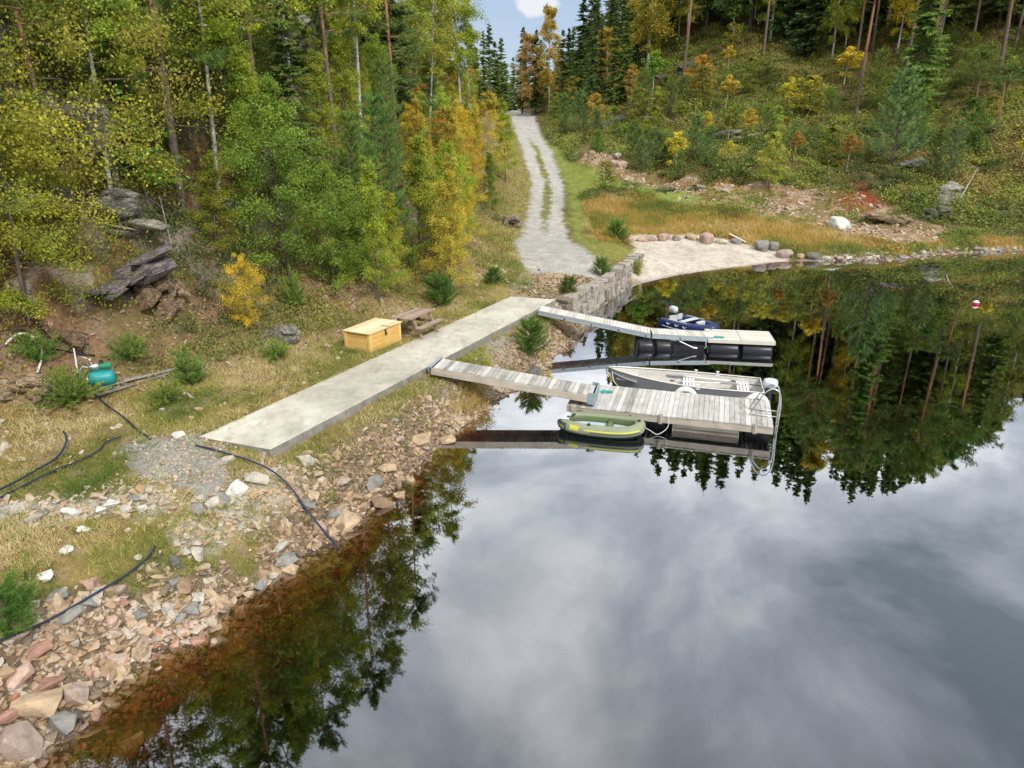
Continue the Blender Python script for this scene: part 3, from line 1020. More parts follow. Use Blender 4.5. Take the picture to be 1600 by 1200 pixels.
def spruce(seed, h=16, width=2.4, whorls=26, nb=7, twigs=9, cb=.06, tw=.10, droop=.35, tr=.16):
    r = np.random.default_rng(seed)
    W, L = Geo(), Geo()
    ln = trunk_line(h, r, .008)
    W.add(*tube_np(ln, np.linspace(tr, .015, len(ln)), 6))
    for i in range(whorls):
        q = (i + r.uniform(-.8, .8)) / whorls
        q = min(max(q, 0), .985)
        t = cb + (1 - cb) * q
        base = along(ln, t)
        R = width * ((1 - q) ** .85) * r.uniform(.75, 1.12) + .10
        for b in range(nb):
            az = r.uniform(0, 6.283)
            ll = R * r.uniform(.6, 1.15)
            s = np.linspace(0.05, 1, twigs)
            z = ll * (-droop * s + .22 * s ** 3) * (1.1 - .9 * q) + ll * .15 * q
            c = base + np.stack([ll * s * math.cos(az), ll * s * math.sin(az), z + r.uniform(-.5, .5) * h / whorls], 1)
            if b < 3 and R > .5: W.add(*tube_np(c[[0, len(c) // 2, -1]], [.02, .014, .006], 3))
            d = np.array([math.cos(az), math.sin(az), -.12])
            side = np.array([-math.sin(az), math.cos(az), 0])
            lt = r.uniform(.15, .6)
            n = len(s)
            for sg in (-1, 1, 0):
                tl = (ll * .34 * (1.1 - s) + .10 + .05 * R)[:, None] * r.uniform(.7, 1.2, (n, 1))
                dv = unit(d * .75 + side * sg * r.uniform(.5, .9) + np.array([0, 0, -.30 + .1 * sg]) + r.normal(0, .15, (n, 3)))
                S = unit(np.cross(dv, r.normal(0, 1, (n, 3)) + np.array([0, 0, 1.2]))) * (tw * r.uniform(.7, 1.2, (n, 1)))
                mid = c + dv * tl * .45
                V = np.stack([c, mid + S * .8, c + dv * tl, mid - S * .8], 1).reshape(-1, 3)
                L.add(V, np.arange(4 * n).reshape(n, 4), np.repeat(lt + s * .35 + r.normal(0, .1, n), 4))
    return W, L


def young_pine(seed, h=4, width=1.2, whorls=9, nb=6, tuft=16, nl=.16, nw=.012, tr=.05, cb=.08, up=.55, tufts=6):
    """open whorls of upturned branches carrying needle tufts"""
    r = np.random.default_rng(seed)
    W, L = Geo(), Geo()
    ln = trunk_line(h, r, .02)
    W.add(*tube_np(ln, np.linspace(tr, .012, len(ln)), 6))
    ends = []
    for i in range(whorls):
        q = i / whorls
        base = along(ln, cb + (1 - cb) * q)
        for b in range(nb):
            az = r.uniform(0, 6.283)
            ll = (width * (1 - q) ** .7 + .15) * r.uniform(.7, 1.15)
            s = np.linspace(0, 1, tufts + 1)
            el = up * r.uniform(.7, 1.3)
            c = base + np.stack([ll * s * math.cos(az), ll * s * math.sin(az), ll * (math.sin(el) * s * .4 + .30 * s ** 2)], 1)
            W.add(*tube_np(c[[0, tufts // 2, -1]], [tr * .35, tr * .25, .005], 3))
            lt = r.uniform(.2, .7)
            for j in range(1, tufts + 1):
                if s[j] < .22: continue
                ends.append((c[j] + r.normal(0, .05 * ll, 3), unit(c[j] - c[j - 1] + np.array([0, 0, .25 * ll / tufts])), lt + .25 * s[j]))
    for j in range(5):
        ends.append((along(ln, .92 + .02 * j), np.array([0, 0, 1.]), .8))
    return W, needle_tufts(L, ends, tuft, nl, nw, r)


def needle_tufts(L, ends, tuft, nl, nw, r, spread=.95):
    P = np.array([e[0] for e in ends]); D = np.array([e[1] for e in ends]); T = np.array([e[2] for e in ends])
    n = len(P)
    k = r.uniform(-.5, .6, (n, tuft, 1)) * nl * 1.6
    base = P[:, None] + D[:, None] * k
    dv = unit(D[:, None] * .75 + r.normal(0, spread * .6, (n, tuft, 3)))
    tip = base + dv * nl * r.uniform(.7, 1.2, (n, tuft, 1))
    S = unit(np.cross(dv, r.normal(0, 1, dv.shape))) * nw
    tt = (T[:, None] + r.normal(0, .14, (n, tuft))).ravel()
    L.add(*blades(base.reshape(-1, 3), tip.reshape(-1, 3), S.reshape(-1, 3), tt))
    return L


def old_pine(seed, h=18, cb=.5, width=3.0, limbs=26, clumps=9, tuft=26, nl=.22, nw=.02, tr=.2, flat=False, bend=.03):
    r = np.random.default_rng(seed)
    W, L = Geo(), Geo()
    ln = trunk_line(h, r, bend, 12)
    W.add(*tube_np(ln, np.linspace(tr, tr * .25, len(ln)), 8))
    ends = []
    for i in range(limbs):
        q = r.uniform(0, 1) ** .9
        base = along(ln, cb + (1 - cb) * q * .98)
        az = i * 2.4 + r.uniform(-.4, .4)
        ll = width * (math.sin(math.pi * min(.28 + q * .72, 1)) * .8 + .25) * r.uniform(.6, 1.15)
        s = np.linspace(0, 1, 6); el = r.uniform(-.05, .5) + .4 * q
        c = base + np.stack([ll * s * math.cos(az), ll * s * math.sin(az), ll * (math.sin(el) * s - .10 * s * (1 - s) * 2)], 1)
        c[1:] += r.normal(0, .05 * ll, (5, 3))
        W.add(*tube_np(c, np.linspace(tr * .3, .012, 6), 4))
        for k in range(clumps):
            s0 = r.uniform(.3, 1.05)
            p = np.array([np.interp(min(s0, 1), s, c[:, a]) for a in range(3)])
            off = r.normal(0, 1, 3) * ll * np.array([.2, .2, .07])
            if k < 4: W.add(*tube_np(np.stack([p, p + off]), [tr * .09, .006], 3))
            lt = r.uniform(.2, .75)
            for _ in range(4):
                ends.append((p + off + r.normal(0, 1, 3) * np.array([.16, .16, .08]) * ll * .55, unit(np.array([math.cos(az), math.sin(az), 1.0]) + r.normal(0, .5, 3)), lt))
    for k in range(3):                                                # dead stubs lower down
        t = r.uniform(cb * .45, cb); b = along(ln, t); az = r.uniform(0, 6.3); q = r.uniform(.5, 1.3)
        W.add(*tube_np(np.stack([b, b + np.array([math.cos(az), math.sin(az), -.1]) * q]), [.025, .008], 4))
    return W, needle_tufts(L, ends, tuft, nl, nw, r, 1.2)


def bush(seed, h=1.5, w=1.2, stems=12, nleaf=2500, leaf=.08, tintb=.5):
    r = np.random.default_rng(seed)
    W, L = Geo(), Geo(); cs = []
    for i in range(stems):
        az = r.uniform(0, 6.3); rr = w * math.sqrt(r.uniform(0, 1)) * .8; hh = h * r.uniform(.5, 1.05) * (1 - .35 * (rr / w) ** 2)
        s = np.linspace(0, 1, 5)
        c = np.stack([rr * s ** 1.3 * math.cos(az), rr * s ** 1.3 * math.sin(az), hh * s - .08], 1); c[1:] += r.normal(0, .03 * h, (4, 3))
        W.add(*tube_np(c, np.linspace(.018, .004, 5), 4))
        for k in range(4):
            a = r.uniform(.25, 1); p = np.array([np.interp(a, s, c[:, q]) for q in range(3)])
            cs.append((p, r.uniform(.2, .8)))
    m = nleaf // len(cs)
    P = np.array([c[0] for c in cs]); T = np.array([c[1] for c in cs])
    C = P[:, None] + r.normal(0, 1, (len(cs), m, 3)) * np.array([.17 * w, .17 * w, .12 * h])
    C[..., 2] = np.abs(C[..., 2])
    L.add(*leaf_faces(C.reshape(-1, 3), leaf, (T[:, None] + r.normal(0, .2, (len(cs), m))).ravel(), r))
    return W, L


def juniper(seed, h=1.6, w=.8, stems=70, per=26, nl=.11, nw=.009):
    r = np.random.default_rng(seed)
    W, L = Geo(), Geo(); ends = []
    for i in range(stems):
        az = r.uniform(0, 6.3); el = r.uniform(.35, 1.5); ll = h * r.uniform(.55, 1.05) * (.6 + .4 * math.sin(el))
        s = np.linspace(0, 1, 6)
        c = np.stack([ll * s * math.cos(el) * math.cos(az) * w / h * 1.3, ll * s * math.cos(el) * math.sin(az) * w / h * 1.3, ll * s ** .85 * math.sin(el) * (1.05)], 1)
        W.add(*tube_np(c[[0, 3, 5]], [.012, .008, .003], 3))
        lt = r.uniform(.15, .8)
        for j in range(1, 6): ends.append((c[j] + r.normal(0, .04, 3), unit(c[j] - c[j - 1]), lt + .08 * j - .2))
    return W, needle_tufts(L, ends, per, nl, nw, r, .8)


PROTO = {}


def proto(key, fn, wood, **kw):
    W, L = fn(**kw)
    PROTO[key] = (W.mesh(key + ' trunk', M[wood]), L.mesh(key + ' crown', FOL), kw.get('h', 1.5))


# near broadleaf
proto('leafy_a', decid, 'bark', seed=1, h=7, cb=.08, width=2.3, limbs=50, nleaf=30000, leaf=.082, up=.95, tr=.07)
proto('leafy_b', decid, 'bark', seed=2, h=7, cb=.06, width=1.9, limbs=44, nleaf=26000, leaf=.078, up=1.05, shape='cone', tr=.06)
proto('leafy_c', decid, 'bark', seed=3, h=6, cb=.12, width=2.6, limbs=30, nleaf=16000, leaf=.10, up=.25, droop=.15, tr=.07)
proto('hazel_a', decid, 'bark', seed=4, h=7.5, cb=.12, width=3.4, limbs=40, nleaf=34000, leaf=.085, up=.15, droop=.12, tr=.10, spread=.17, sub=8)
proto('hazel_b', decid, 'bark', seed=5, h=6, cb=.12, width=3.0, limbs=30, nleaf=24000, leaf=.082, up=.10, droop=.18, tr=.08, spread=.16, sub=8)
proto('sapling_a', decid, 'bark', seed=6, h=3.4, cb=.12, width=.95, limbs=22, nleaf=2600, leaf=.085, up=.8, shape='cone', tr=.03)
proto('sapling_b', decid, 'birch', seed=7, h=4.2, cb=.15, width=1.0, limbs=24, nleaf=3400, leaf=.08, up=.9, shape='narrow', tr=.03)
# birches
proto('birch_a', decid, 'birch', seed=8, h=14, cb=.35, width=2.5, limbs=44, nleaf=24000, leaf=.11, up=.9, droop=.45, shape='narrow', tr=.11, bend=.03, sub=6)
proto('birch_b', decid, 'birch', seed=9, h=15, cb=.25, width=2.7, limbs=48, nleaf=24000, leaf=.115, up=.8, droop=.5, shape='narrow', tr=.12, bend=.02, sub=6)
proto('birch_tall', decid, 'birch', seed=11, h=17, cb=.32, width=2.3, limbs=44, nleaf=20000, leaf=.12, up=.9, droop=.4, shape='narrow', tr=.085, bend=.03, sub=6)
proto('pine_tall', old_pine, 'pinebark', seed=34, h=17, cb=.33, width=2.4, limbs=30, clumps=9, tuft=16, nl=.20, nw=.018, tr=.115, bend=.02)
proto('birch_c', decid, 'birch', seed=10, h=9, cb=.2, width=1.9, limbs=40, nleaf=16000, leaf=.10, up=.8, droop=.3, shape='oval', tr=.07)
proto('birch_far', decid, 'birch', seed=12, h=14, cb=.14, width=3.3, limbs=56, nleaf=17000, leaf=.22, up=.8, droop=.55, shape='narrow', tr=.16, bend=.02)
proto('leafy_far', decid, 'bark', seed=13, h=5, cb=.15, width=1.7, limbs=30, nleaf=6500, leaf=.16, up=.6, tr=.07)
proto('leafy_far2', decid, 'birch', seed=14, h=4, cb=.25, width=1.2, limbs=24, nleaf=3400, leaf=.15, up=.8, tr=.05)
# spruces and pines
proto('spruce_near', spruce, 'bark', seed=20, h=11, width=2.2, whorls=34, nb=10, twigs=12, tw=.055, tr=.13)
proto('spruce_a', spruce, 'bark', seed=21, h=18, width=2.9, whorls=36, nb=9, twigs=8, tw=.13, cb=.05)
proto('spruce_b', spruce, 'bark', seed=22, h=16, width=2.3, whorls=34, nb=8, twigs=8, tw=.13, cb=.12, droop=.5)
proto('spruce_c', spruce, 'bark', seed=23, h=13, width=1.5, whorls=30, nb=6, twigs=6, tw=.12, cb=.2, droop=.6)
proto('pine_near', old_pine, 'pinebark', seed=30, h=15, cb=.22, width=2.9, limbs=34, clumps=11, tuft=36, nl=.15, nw=.013, tr=.16, bend=.006)
proto('pine_a', old_pine, 'pinebark', seed=31, h=18, cb=.5, width=3.0, limbs=30, clumps=8, tuft=14, nl=.30, nw=.035, tr=.2)
proto('pine_b', old_pine, 'pinebark', seed=32, h=17, cb=.6, width=2.8, limbs=26, clumps=8, tuft=14, nl=.30, nw=.035, tr=.18, bend=.05)
proto('pine_flat', old_pine, 'pinebark', seed=33, h=9, cb=.5, width=4.2, limbs=22, clumps=10, tuft=16, nl=.26, nw=.03, tr=.17, bend=.1)
proto('ypine_near', young_pine, 'bark', seed=40, h=5.5, width=1.35, whorls=14, nb=8, tuft=20, nl=.13, nw=.008, tufts=8)
proto('ypine_small', young_pine, 'bark', seed=41, h=1.1, width=.40, whorls=8, nb=8, tuft=34, nl=.12, nw=.006, tr=.02, tufts=5, up=.8)
proto('ypine_far', young_pine, 'bark', seed=42, h=6, width=1.7, whorls=13, nb=7, tuft=12, nl=.26, nw=.028, tufts=6, tr=.08)
proto('ypine_far2', young_pine, 'bark', seed=43, h=4, width=1.3, whorls=9, nb=7, tuft=12, nl=.24, nw=.028, tufts=5, tr=.06)
proto('juniper_a', juniper, 'bark', seed=50)
proto('juniper_b', juniper, 'bark', seed=51, h=1.2, w=1.2, stems=80)
proto('bush_a', bush, 'bark', seed=60, nleaf=2600)
proto('bush_b', bush, 'bark', seed=61, h=1.1, w=1.1, nleaf=1600, leaf=.09)
proto('bush_far', bush, 'bark', seed=62, h=1.4, w=1.3, nleaf=1000, leaf=.17)

# autumn colours (linear)
CG = dict(
    yg=(.20, .222, .038), lime=(.23, .27, .055), green=(.12, .175, .032), dgreen=(.065, .125, .03), olive=(.15, .155, .035),
    yellow=(.36, .30, .045), gold=(.29, .23, .05), orange=(.29, .185, .045), rust=(.24, .12, .04), brown=(.27, .19, .085), red=(.36, .08, .03),
    spruce=(.055, .085, .035), spruce2=(.08, .115, .042), pine=(.10, .145, .045), ypine=(.08, .15, .045), bluepine=(.095, .15, .07), juniper=(.13, .19, .05), bright=(.062, .11, .028))

PLACED = []


def plant(key, x, y, z, s, rz, c, name, label, cat, group=None, lean=(0, 0), sx=1.0):
    tm, cm, _ = PROTO[key]
    e = thing(name, label, cat, (x, y, z), rz, group)
    e.rotation_euler = (lean[0], lean[1], rz)
    e.scale = (s * sx, s * sx, s)
    t = bpy.data.objects.new('trunk' if name.endswith(('tree', 'birch', 'spruce', 'pine', 'sapling')) else 'stems', tm); link(t, e)
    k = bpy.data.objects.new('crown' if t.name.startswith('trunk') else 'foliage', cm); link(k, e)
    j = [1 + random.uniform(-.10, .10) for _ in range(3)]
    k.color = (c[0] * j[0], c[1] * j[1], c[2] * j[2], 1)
    PLACED.append((x, y))
    return e


SKY_T = ([.05, .10, .15, .19, .22, .30, .38, .42, .49, .56, .62, .68, .73, .78, .9], [.28, .30, .38, .50, .53, .54, .50, .51, .52, .50, .47, .42, .37, .31, .24])


def top_cap(x, y):
    """height above the lake that the forest edge of the right hill reaches in this direction"""
    return float(np.interp(x / y, *SKY_T)) * math.hypot(x, y) - H


# (proto, px, base py (photo pixels), top py or ('h', metres), colour, name, label, category, width factor)
SPEC = [
    # left hillside, near
    ('pine_near', 283, 312, ('h', 15), 'pine', 'pine_tree', 'tall straight pine with bare reddish trunk on the left slope, dead branches at its foot', 'pine tree', 1.0),
    ('hazel_a', -25, 500, ('h', 8.2), 'yg', 'broadleaf_tree', 'spreading yellow green tree cut by the left edge, its highest branches near the top corner', 'tree', 1.0),
    ('hazel_b', 45, 505, ('h', 5.2), 'yg', 'broadleaf_tree', 'low yellow green broadleaf tree in front of grey rocks at the far left', 'tree', .95),
    ('hazel_b', 8, 400, ('h', 8.0), 'yg', 'broadleaf_tree', 'leafy yellowing tree growing above the grey rocks at the left edge', 'tree', .85),
    ('leafy_c', 190, 330, ('h', 6.5), 'olive', 'broadleaf_tree', 'thin olive tree just left of the tall pine trunk', 'tree', .9),
    ('spruce_near', 205, 280, ('h', 7.5), 'juniper', 'spruce', 'dark bushy spruce behind and left of the tall pine', 'spruce', 1.0),
    ('leafy_a', 455, 440, 130, 'green', 'broadleaf_tree', 'full green aspen standing midway between the tall pine and the wooden box', 'tree', 1.0),
    ('leafy_b', 400, 330, 60, 'lime', 'broadleaf_tree', 'pale lime green birch right of the tall pine', 'tree', 1.1),
    ('leafy_b', 505, 300, 70, 'yg', 'broadleaf_tree', 'light yellow green tree behind the green aspen', 'tree', 1.0),
    ('leafy_a', 520, 455, 260, 'green', 'broadleaf_tree', 'green round tree on the slope above the wooden box', 'tree', 1.0),
    ('ypine_near', 600, 400, 140, 'ypine', 'young_pine', 'dense young pine with dark double trunk above the picnic table', 'young pine', .95),
    ('leafy_b', 655, 415, 200, 'yg', 'broadleaf_tree', 'yellow green sapling clump just right of the young pine above the picnic table', 'tree', 1.1),
    ('leafy_a', 700, 405, 225, 'yg', 'broadleaf_tree', 'yellow green rounded tree at the foot of the slope right of the young pine', 'tree', .9),
    ('birch_c', 708, 330, 165, 'orange', 'birch', 'orange leaved birch with several stems beside the leaning white birch', 'birch', 1.1),
    ('birch_c', 760, 300, 140, 'gold', 'birch', 'golden birch nearest the left side of the gravel road', 'birch', 1.1),
    ('leafy_b', 790, 285, 150, 'yg', 'broadleaf_tree', 'yellow green roadside tree where the gravel road starts to climb', 'tree', .9),
    ('birch_a', 722, 225, ('h', 17), 'yg', 'birch', 'tall leaning white birch at the skyline left of the gravel road', 'birch', 1.0),
    ('birch_a', 690, 205, ('h', 17), 'yg', 'birch', 'slim tall birch directly left of the leaning white birch', 'birch', .9),
    ('birch_b', 645, 190, ('h', 18), 'lime', 'birch', 'tall pale green birch in the middle of the left skyline', 'birch', 1.0),
    ('birch_b', 560, 150, ('h', 15), 'yg', 'birch', 'tall yellow green birch above the young pine', 'birch', .95),
    ('birch_c', 522, 105, ('h', 8), 'orange', 'birch', 'bright orange birch high beside the dark rock face', 'birch', .7),
    ('spruce_near', 620, 190, ('h', 12), 'spruce2', 'spruce', 'dark spruce among the tall birches on the left skyline', 'spruce', 1.0),
    ('sapling_b', 655, 230, 130, 'orange', 'birch_sapling', 'orange sapling among green crowns left of the leaning white birch', 'sapling', 1.3),
    ('leafy_c', 388, 515, 392, 'yellow', 'yellow_bush', 'bright yellow leaved bush on the rocky ledge left of the wooden box', 'bush', .62),
    ('leafy_b', 340, 400, 230, 'olive', 'broadleaf_tree', 'olive thicket tree directly right of the pine foot', 'tree', 1.1),
    ('leafy_b', 730, 385, 265, 'yellow', 'broadleaf_tree', 'yellowest small tree beside the start of the gravel road', 'tree', .8),
    ('leafy_b', 770, 330, 235, 'green', 'broadleaf_tree', 'small green tree leaning toward the gravel road', 'tree', .9),
    ('spruce_near', 550, 425, 255, 'juniper', 'spruce', 'small dark spruce between the green aspen and the young pine', 'spruce', 1.25),
    ('pine_tall', 420, 290, ('h', 16), 'pine', 'pine_tree', 'tall pine behind the pale lime green birch, crown above the frame', 'pine tree', 1.0),
    ('birch_tall', 470, 262, ('h', 16), 'yg', 'birch', 'thin white birch trunk rising between the lime green birch and the green aspen', 'birch', 1.0),
    ('pine_tall', 528, 262, ('h', 17), 'pine', 'pine_tree', 'tall dark pine left of the young pine, crown above the frame', 'pine tree', 1.0),
    ('birch_tall', 566, 250, ('h', 17), 'yg', 'birch', 'tall birch standing directly behind the top of the young pine', 'birch', 1.0),
    ('pine_tall', 623, 262, ('h', 18), 'pine', 'pine_tree', 'tall pine just right of the young pine top, crown above the frame', 'pine tree', .9),
    ('birch_tall', 668, 255, ('h', 16), 'yg', 'birch', 'tall birch midway between the young pine and the leaning white birch', 'birch', 1.0),
    ('birch_tall', 742, 240, ('h', 13), 'lime', 'birch', 'tall birch right of the leaning white birch, at the edge of the sky', 'birch', .8),
    ('birch_tall', 178, 335, ('h', 12.5), 'yg', 'birch', 'slender birch left of the tall pine, crown above the frame', 'birch', 1.1),
    ('pine_tall', 95, 300, ('h', 12), 'pine', 'pine_tree', 'pine above the far left rocks, crown above the frame', 'pine tree', 1.1),
    ('birch_tall', 345, 330, ('h', 15), 'yg', 'birch', 'slender birch right beside the tall pine, crown above the frame', 'birch', 1.1),
    ('pine_tall', 20, 330, ('h', 12), 'pine', 'pine_tree', 'pine at the left edge of the frame behind the yellowing tree', 'pine tree', 1.1),
    # junipers, small pines and low plants
    ('juniper_a', 298, 600, 545, 'juniper', 'juniper_bush', 'upright green juniper bush on the flat left of the concrete strip', 'juniper', 1.25),
    ('juniper_b', 262, 630, 592, 'juniper', 'juniper_bush', 'low juniper in front of the upright one beside the grey boards', 'juniper', 1.0),
    ('juniper_b', 108, 628, 575, 'juniper', 'juniper_bush', 'wide juniper in front of the teal pump tank', 'juniper', 1.2),
    ('juniper_b', 60, 560, 515, 'juniper', 'juniper_bush', 'juniper under the white plastic pipe at the left edge', 'juniper', 1.1),
    ('juniper_b', 432, 560, 530, 'juniper', 'juniper_bush', 'low green juniper left of the wooden box', 'juniper', 1.2),
    ('juniper_a', 460, 480, 425, 'juniper', 'juniper_bush', 'juniper at the bottom of the slope above the wooden box', 'juniper', 1.0),
    ('juniper_b', 205, 560, 520, 'juniper', 'juniper_bush', 'juniper behind and right of the teal pump', 'juniper', 1.0),
    ('juniper_a', 533, 440, 385, 'juniper', 'juniper_bush', 'dark juniper behind the wooden box on the slope', 'juniper', 1.1),
    ('juniper_a', 640, 425, 380, 'juniper', 'juniper_bush', 'juniper bush above the picnic table', 'juniper', 1.1),
    ('ypine_small', 685, 478, 432, 'bright', 'small_pine', 'small bright pine behind the picnic table', 'small pine', 1.2),
    ('ypine_small', 770, 443, 418, 'bright', 'small_pine', 'little pine at the left foot of the gravel road', 'small pine', 1.2),
    ('ypine_small', 828, 553, 500, 'bright', 'small_pine', 'small green pine on the stony bank between the two gangways', 'small pine', 1.0),
    ('ypine_small', 888, 462, 432, 'bright', 'small_pine', 'small pine at the near end of the stone wall', 'small pine', 1.0),
    ('ypine_small', 940, 432, 403, 'bright', 'small_pine', 'small pine in the grass behind the middle of the stone wall', 'small pine', 1.0),
    ('ypine_small', 965, 378, 344, 'ypine', 'small_pine', 'dark young pine between the meadow and the sandy beach', 'small pine', 1.1),
    ('ypine_small', 15, 985, 915, 'bright', 'small_pine', 'small bright pine on the stones at the lower left edge', 'small pine', 1.2),
    ('bush_b', 996, 428, 403, 'olive', 'low_bush', 'small bush at the beach end of the stone wall', 'bush', .7),
    ('bush_a', 645, 425, 402, 'orange', 'low_bush', 'orange leaved bush at the slope foot above the picnic table', 'bush', .9),
    ('bush_a', 752, 585, 540, 'yg', 'low_bush', 'thin yellow leaved bush beside the wooden gangway', 'bush', .65),
    ('bush_b', 855, 600, 575, 'gold', 'low_bush', 'golden leaved bush on the bank under the small green pine', 'bush', .6),
    # crest of the road
    ('birch_far', 828, 180, 52, 'brown', 'birch', 'brownish birch with white trunk where the road meets the skyline', 'birch', 1.05),
    ('birch_far', 858, 172, 8, 'gold', 'birch', 'tallest golden birch on the skyline at the road crest', 'birch', .72),
    ('spruce_b', 816, 178, 36, 'spruce2', 'spruce', 'spruce with its tip just left of the brownish birch on the skyline', 'spruce', .8),
    ('spruce_b', 836, 178, 40, 'spruce2', 'spruce', 'spruce between the brownish and the golden birch on the skyline', 'spruce', .7),
    ('spruce_c', 766, 170, 34, 'spruce2', 'spruce', 'narrow spruce alone against the sky left of the road crest', 'spruce', .9),
    ('spruce_c', 756, 180, 45, 'spruce2', 'spruce', 'thin spruce half hidden by birch leaves left of the road crest', 'spruce', .8),
    ('spruce_b', 784, 175, 54, 'pine', 'spruce', 'green spruce second from the left on the road crest skyline', 'spruce', .9),
    ('spruce_a', 878, 178, 42, 'spruce2', 'spruce', 'broad dark spruce right behind the golden birch', 'spruce', .8),
    ('spruce_c', 889, 175, 78, 'spruce2', 'spruce', 'lowest thin spruce in the gap of sky right of the golden birch', 'spruce', .8),
    ('spruce_c', 925, 178, 17, 'spruce', 'spruce', 'sparse tall spruce top standing free against the sky right of the road', 'spruce', .7),
    ('spruce_c', 936, 172, 32, 'spruce', 'spruce', 'thin spruce directly right of the sparse tall one', 'spruce', .8),
    ('spruce_b', 905, 178, 92, 'pine', 'spruce', 'green bushy spruce low on the skyline right of the road', 'spruce', 1.0),
    ('spruce_a', 957, 165, -5, 'spruce2', 'spruce', 'dark spruce rising past the top of the frame right of the sky gap', 'spruce', .8),
    ('spruce_a', 975, 160, -15, 'spruce2', 'spruce', 'second dark spruce rising past the frame right of the sky gap', 'spruce', .8),
    ('birch_far', 948, 158, 42, 'gold', 'birch', 'golden birch beside the dark spruces right of the sky gap', 'birch', 1.2),
    ('birch_far', 1015, 95, -60, 'yg', 'birch', 'yellow green birch clump at the top edge right of the sky', 'birch', 1.1),
    ('spruce_a', 985, 118, 32, 'bluepine', 'spruce', 'bluish green spruce in front of the yellow green birch clump', 'spruce', 1.2),
    ('leafy_far', 928, 208, 146, 'gold', 'small_birch', 'slender golden birch beside the dark rock right of the road', 'small birch', .9),
    ('ypine_far', 905, 205, 140, 'bluepine', 'young_pine', 'bluish young pine at the roadside bend', 'young pine', 1.0),
    ('ypine_far', 880, 200, 145, 'ypine', 'young_pine', 'young pine nearest the right side of the road crest', 'young pine', 1.0),
    ('leafy_far', 868, 190, 145, 'olive', 'broadleaf_tree', 'olive bushy tree at the right side of the road crest', 'tree', .9),
    ('leafy_far', 895, 180, 120, 'olive', 'broadleaf_tree', 'rounded olive tree under the sky gap right of the road', 'tree', 1.2),
    ('birch_far', 985, 160, 100, 'gold', 'small_birch', 'short golden birch below the bluish spruce', 'small birch', 1.1),
    # right hillside individuals
    ('pine_a', 1068, 118, ('h', 19), 'pine', 'pine_tree', 'tall pine in front of a dark mossy rock high on the right hill', 'pine tree', 1.0),
    ('leafy_far', 1093, 150, 86, 'orange', 'small_birch', 'orange birch with pale stems near the mossy rock', 'small birch', 1.25),
    ('leafy_far2', 1138, 112, 72, 'gold', 'small_birch', 'small golden birch up the slope right of the orange one', 'small birch', 1.2),
    ('leafy_far2', 1133, 172, 118, 'gold', 'small_birch', 'small golden birch down the slope right of the orange one', 'small birch', 1.2),
    ('leafy_far', 1262, 182, 118, 'gold', 'golden_bush', 'wide golden bush alone on the mossy right slope', 'bush', 1.55),
    ('leafy_far2', 1318, 132, 74, 'yellow', 'small_birch', 'small yellow birch on the open moss below the tree line', 'small birch', 1.5),
    ('leafy_far', 1201, 297, 207, 'lime', 'broadleaf_tree', 'lime green oval tree above the dirt bank', 'tree', .8),
    ('leafy_far2', 1056, 270, 207, 'yellow', 'small_birch', 'yellow birch above the near end of the dirt bank', 'small birch', 1.1),
    ('leafy_far2', 1138, 255, 220, 'yellow', 'small_birch', 'little yellow tree between the dark slope pines and the lime green oval tree', 'small birch', 1.0),
    ('leafy_far2', 1024, 192, 136, 'yg', 'small_birch', 'thin yellow green tree with a bare stem on the right slope', 'small birch', .9),
    ('leafy_far2', 1018, 165, 80, 'green', 'small_birch', 'small green tree near the mossy rock', 'small birch', .9),
    ('leafy_far', 1508, 238, 153, 'bright', 'broadleaf_tree', 'bright green and yellow tree below the flat topped pine', 'tree', 1.0),
    ('leafy_far2', 1322, 268, 210, 'rust', 'small_birch', 'rusty leaved sapling on the slope above the red earth', 'small birch', 1.0),
    ('leafy_far2', 1240, 252, 205, 'rust', 'small_birch', 'small rusty topped tree beside the lime green oval tree', 'small birch', .9),
    ('leafy_far2', 1595, 250, 215, 'yellow', 'small_birch', 'yellow leaved tree cut by the right edge of the frame', 'small birch', 1.2),
    ('ypine_far', 1393, 262, 104, 'bluepine', 'young_pine', 'tallest soft green young pine in the middle of the right slope', 'young pine', .95),
    ('ypine_far', 1425, 240, 135, 'ypine', 'young_pine', 'green young pine right of the tallest soft green one', 'young pine', .9),
    ('ypine_far', 1455, 280, 200, 'pine', 'young_pine', 'dark young pine with bare stems above the rocky point', 'young pine', .9),
    ('ypine_far', 1478, 285, 185, 'bluepine', 'young_pine', 'bluish young pine beside the bright green and yellow tree', 'young pine', .9),
    ('ypine_far2', 1240, 240, 185, 'bluepine', 'young_pine', 'short bluish pine right of the lime green oval tree', 'young pine', .9),
    ('ypine_far', 1085, 255, 178, 'bluepine', 'young_pine', 'bluish green pine in the middle of the pine row above the dirt bank', 'young pine', 1.1),
    ('ypine_far', 1106, 262, 195, 'ypine', 'young_pine', 'green pine at the right end of the pine row above the dirt bank', 'young pine', 1.0),
    ('ypine_far', 1020, 262, 198, 'bluepine', 'young_pine', 'bluish pine at the left end of the pine row above the dirt bank', 'young pine', 1.1),
    ('ypine_far', 1000, 270, 215, 'bluepine', 'young_pine', 'low bluish pine beside the pink boulders at the edge of the grass strip', 'young pine', 1.1),
    ('ypine_far2', 1036, 255, 205, 'ypine', 'young_pine', 'small green pine directly left of the yellow birch above the bank', 'young pine', 1.1),
    ('ypine_far', 1045, 185, 125, 'pine', 'young_pine', 'open crowned young pine below the mossy rock', 'young pine', 1.0),
    ('ypine_far', 1002, 185, 105, 'pine', 'young_pine', 'dark young pine above the fallen white log', 'young pine', .9),
    ('ypine_far2', 945, 300, 250, 'olive', 'young_pine', 'grey green bush pine in the meadow beside the mown grass strip', 'young pine', 1.1),
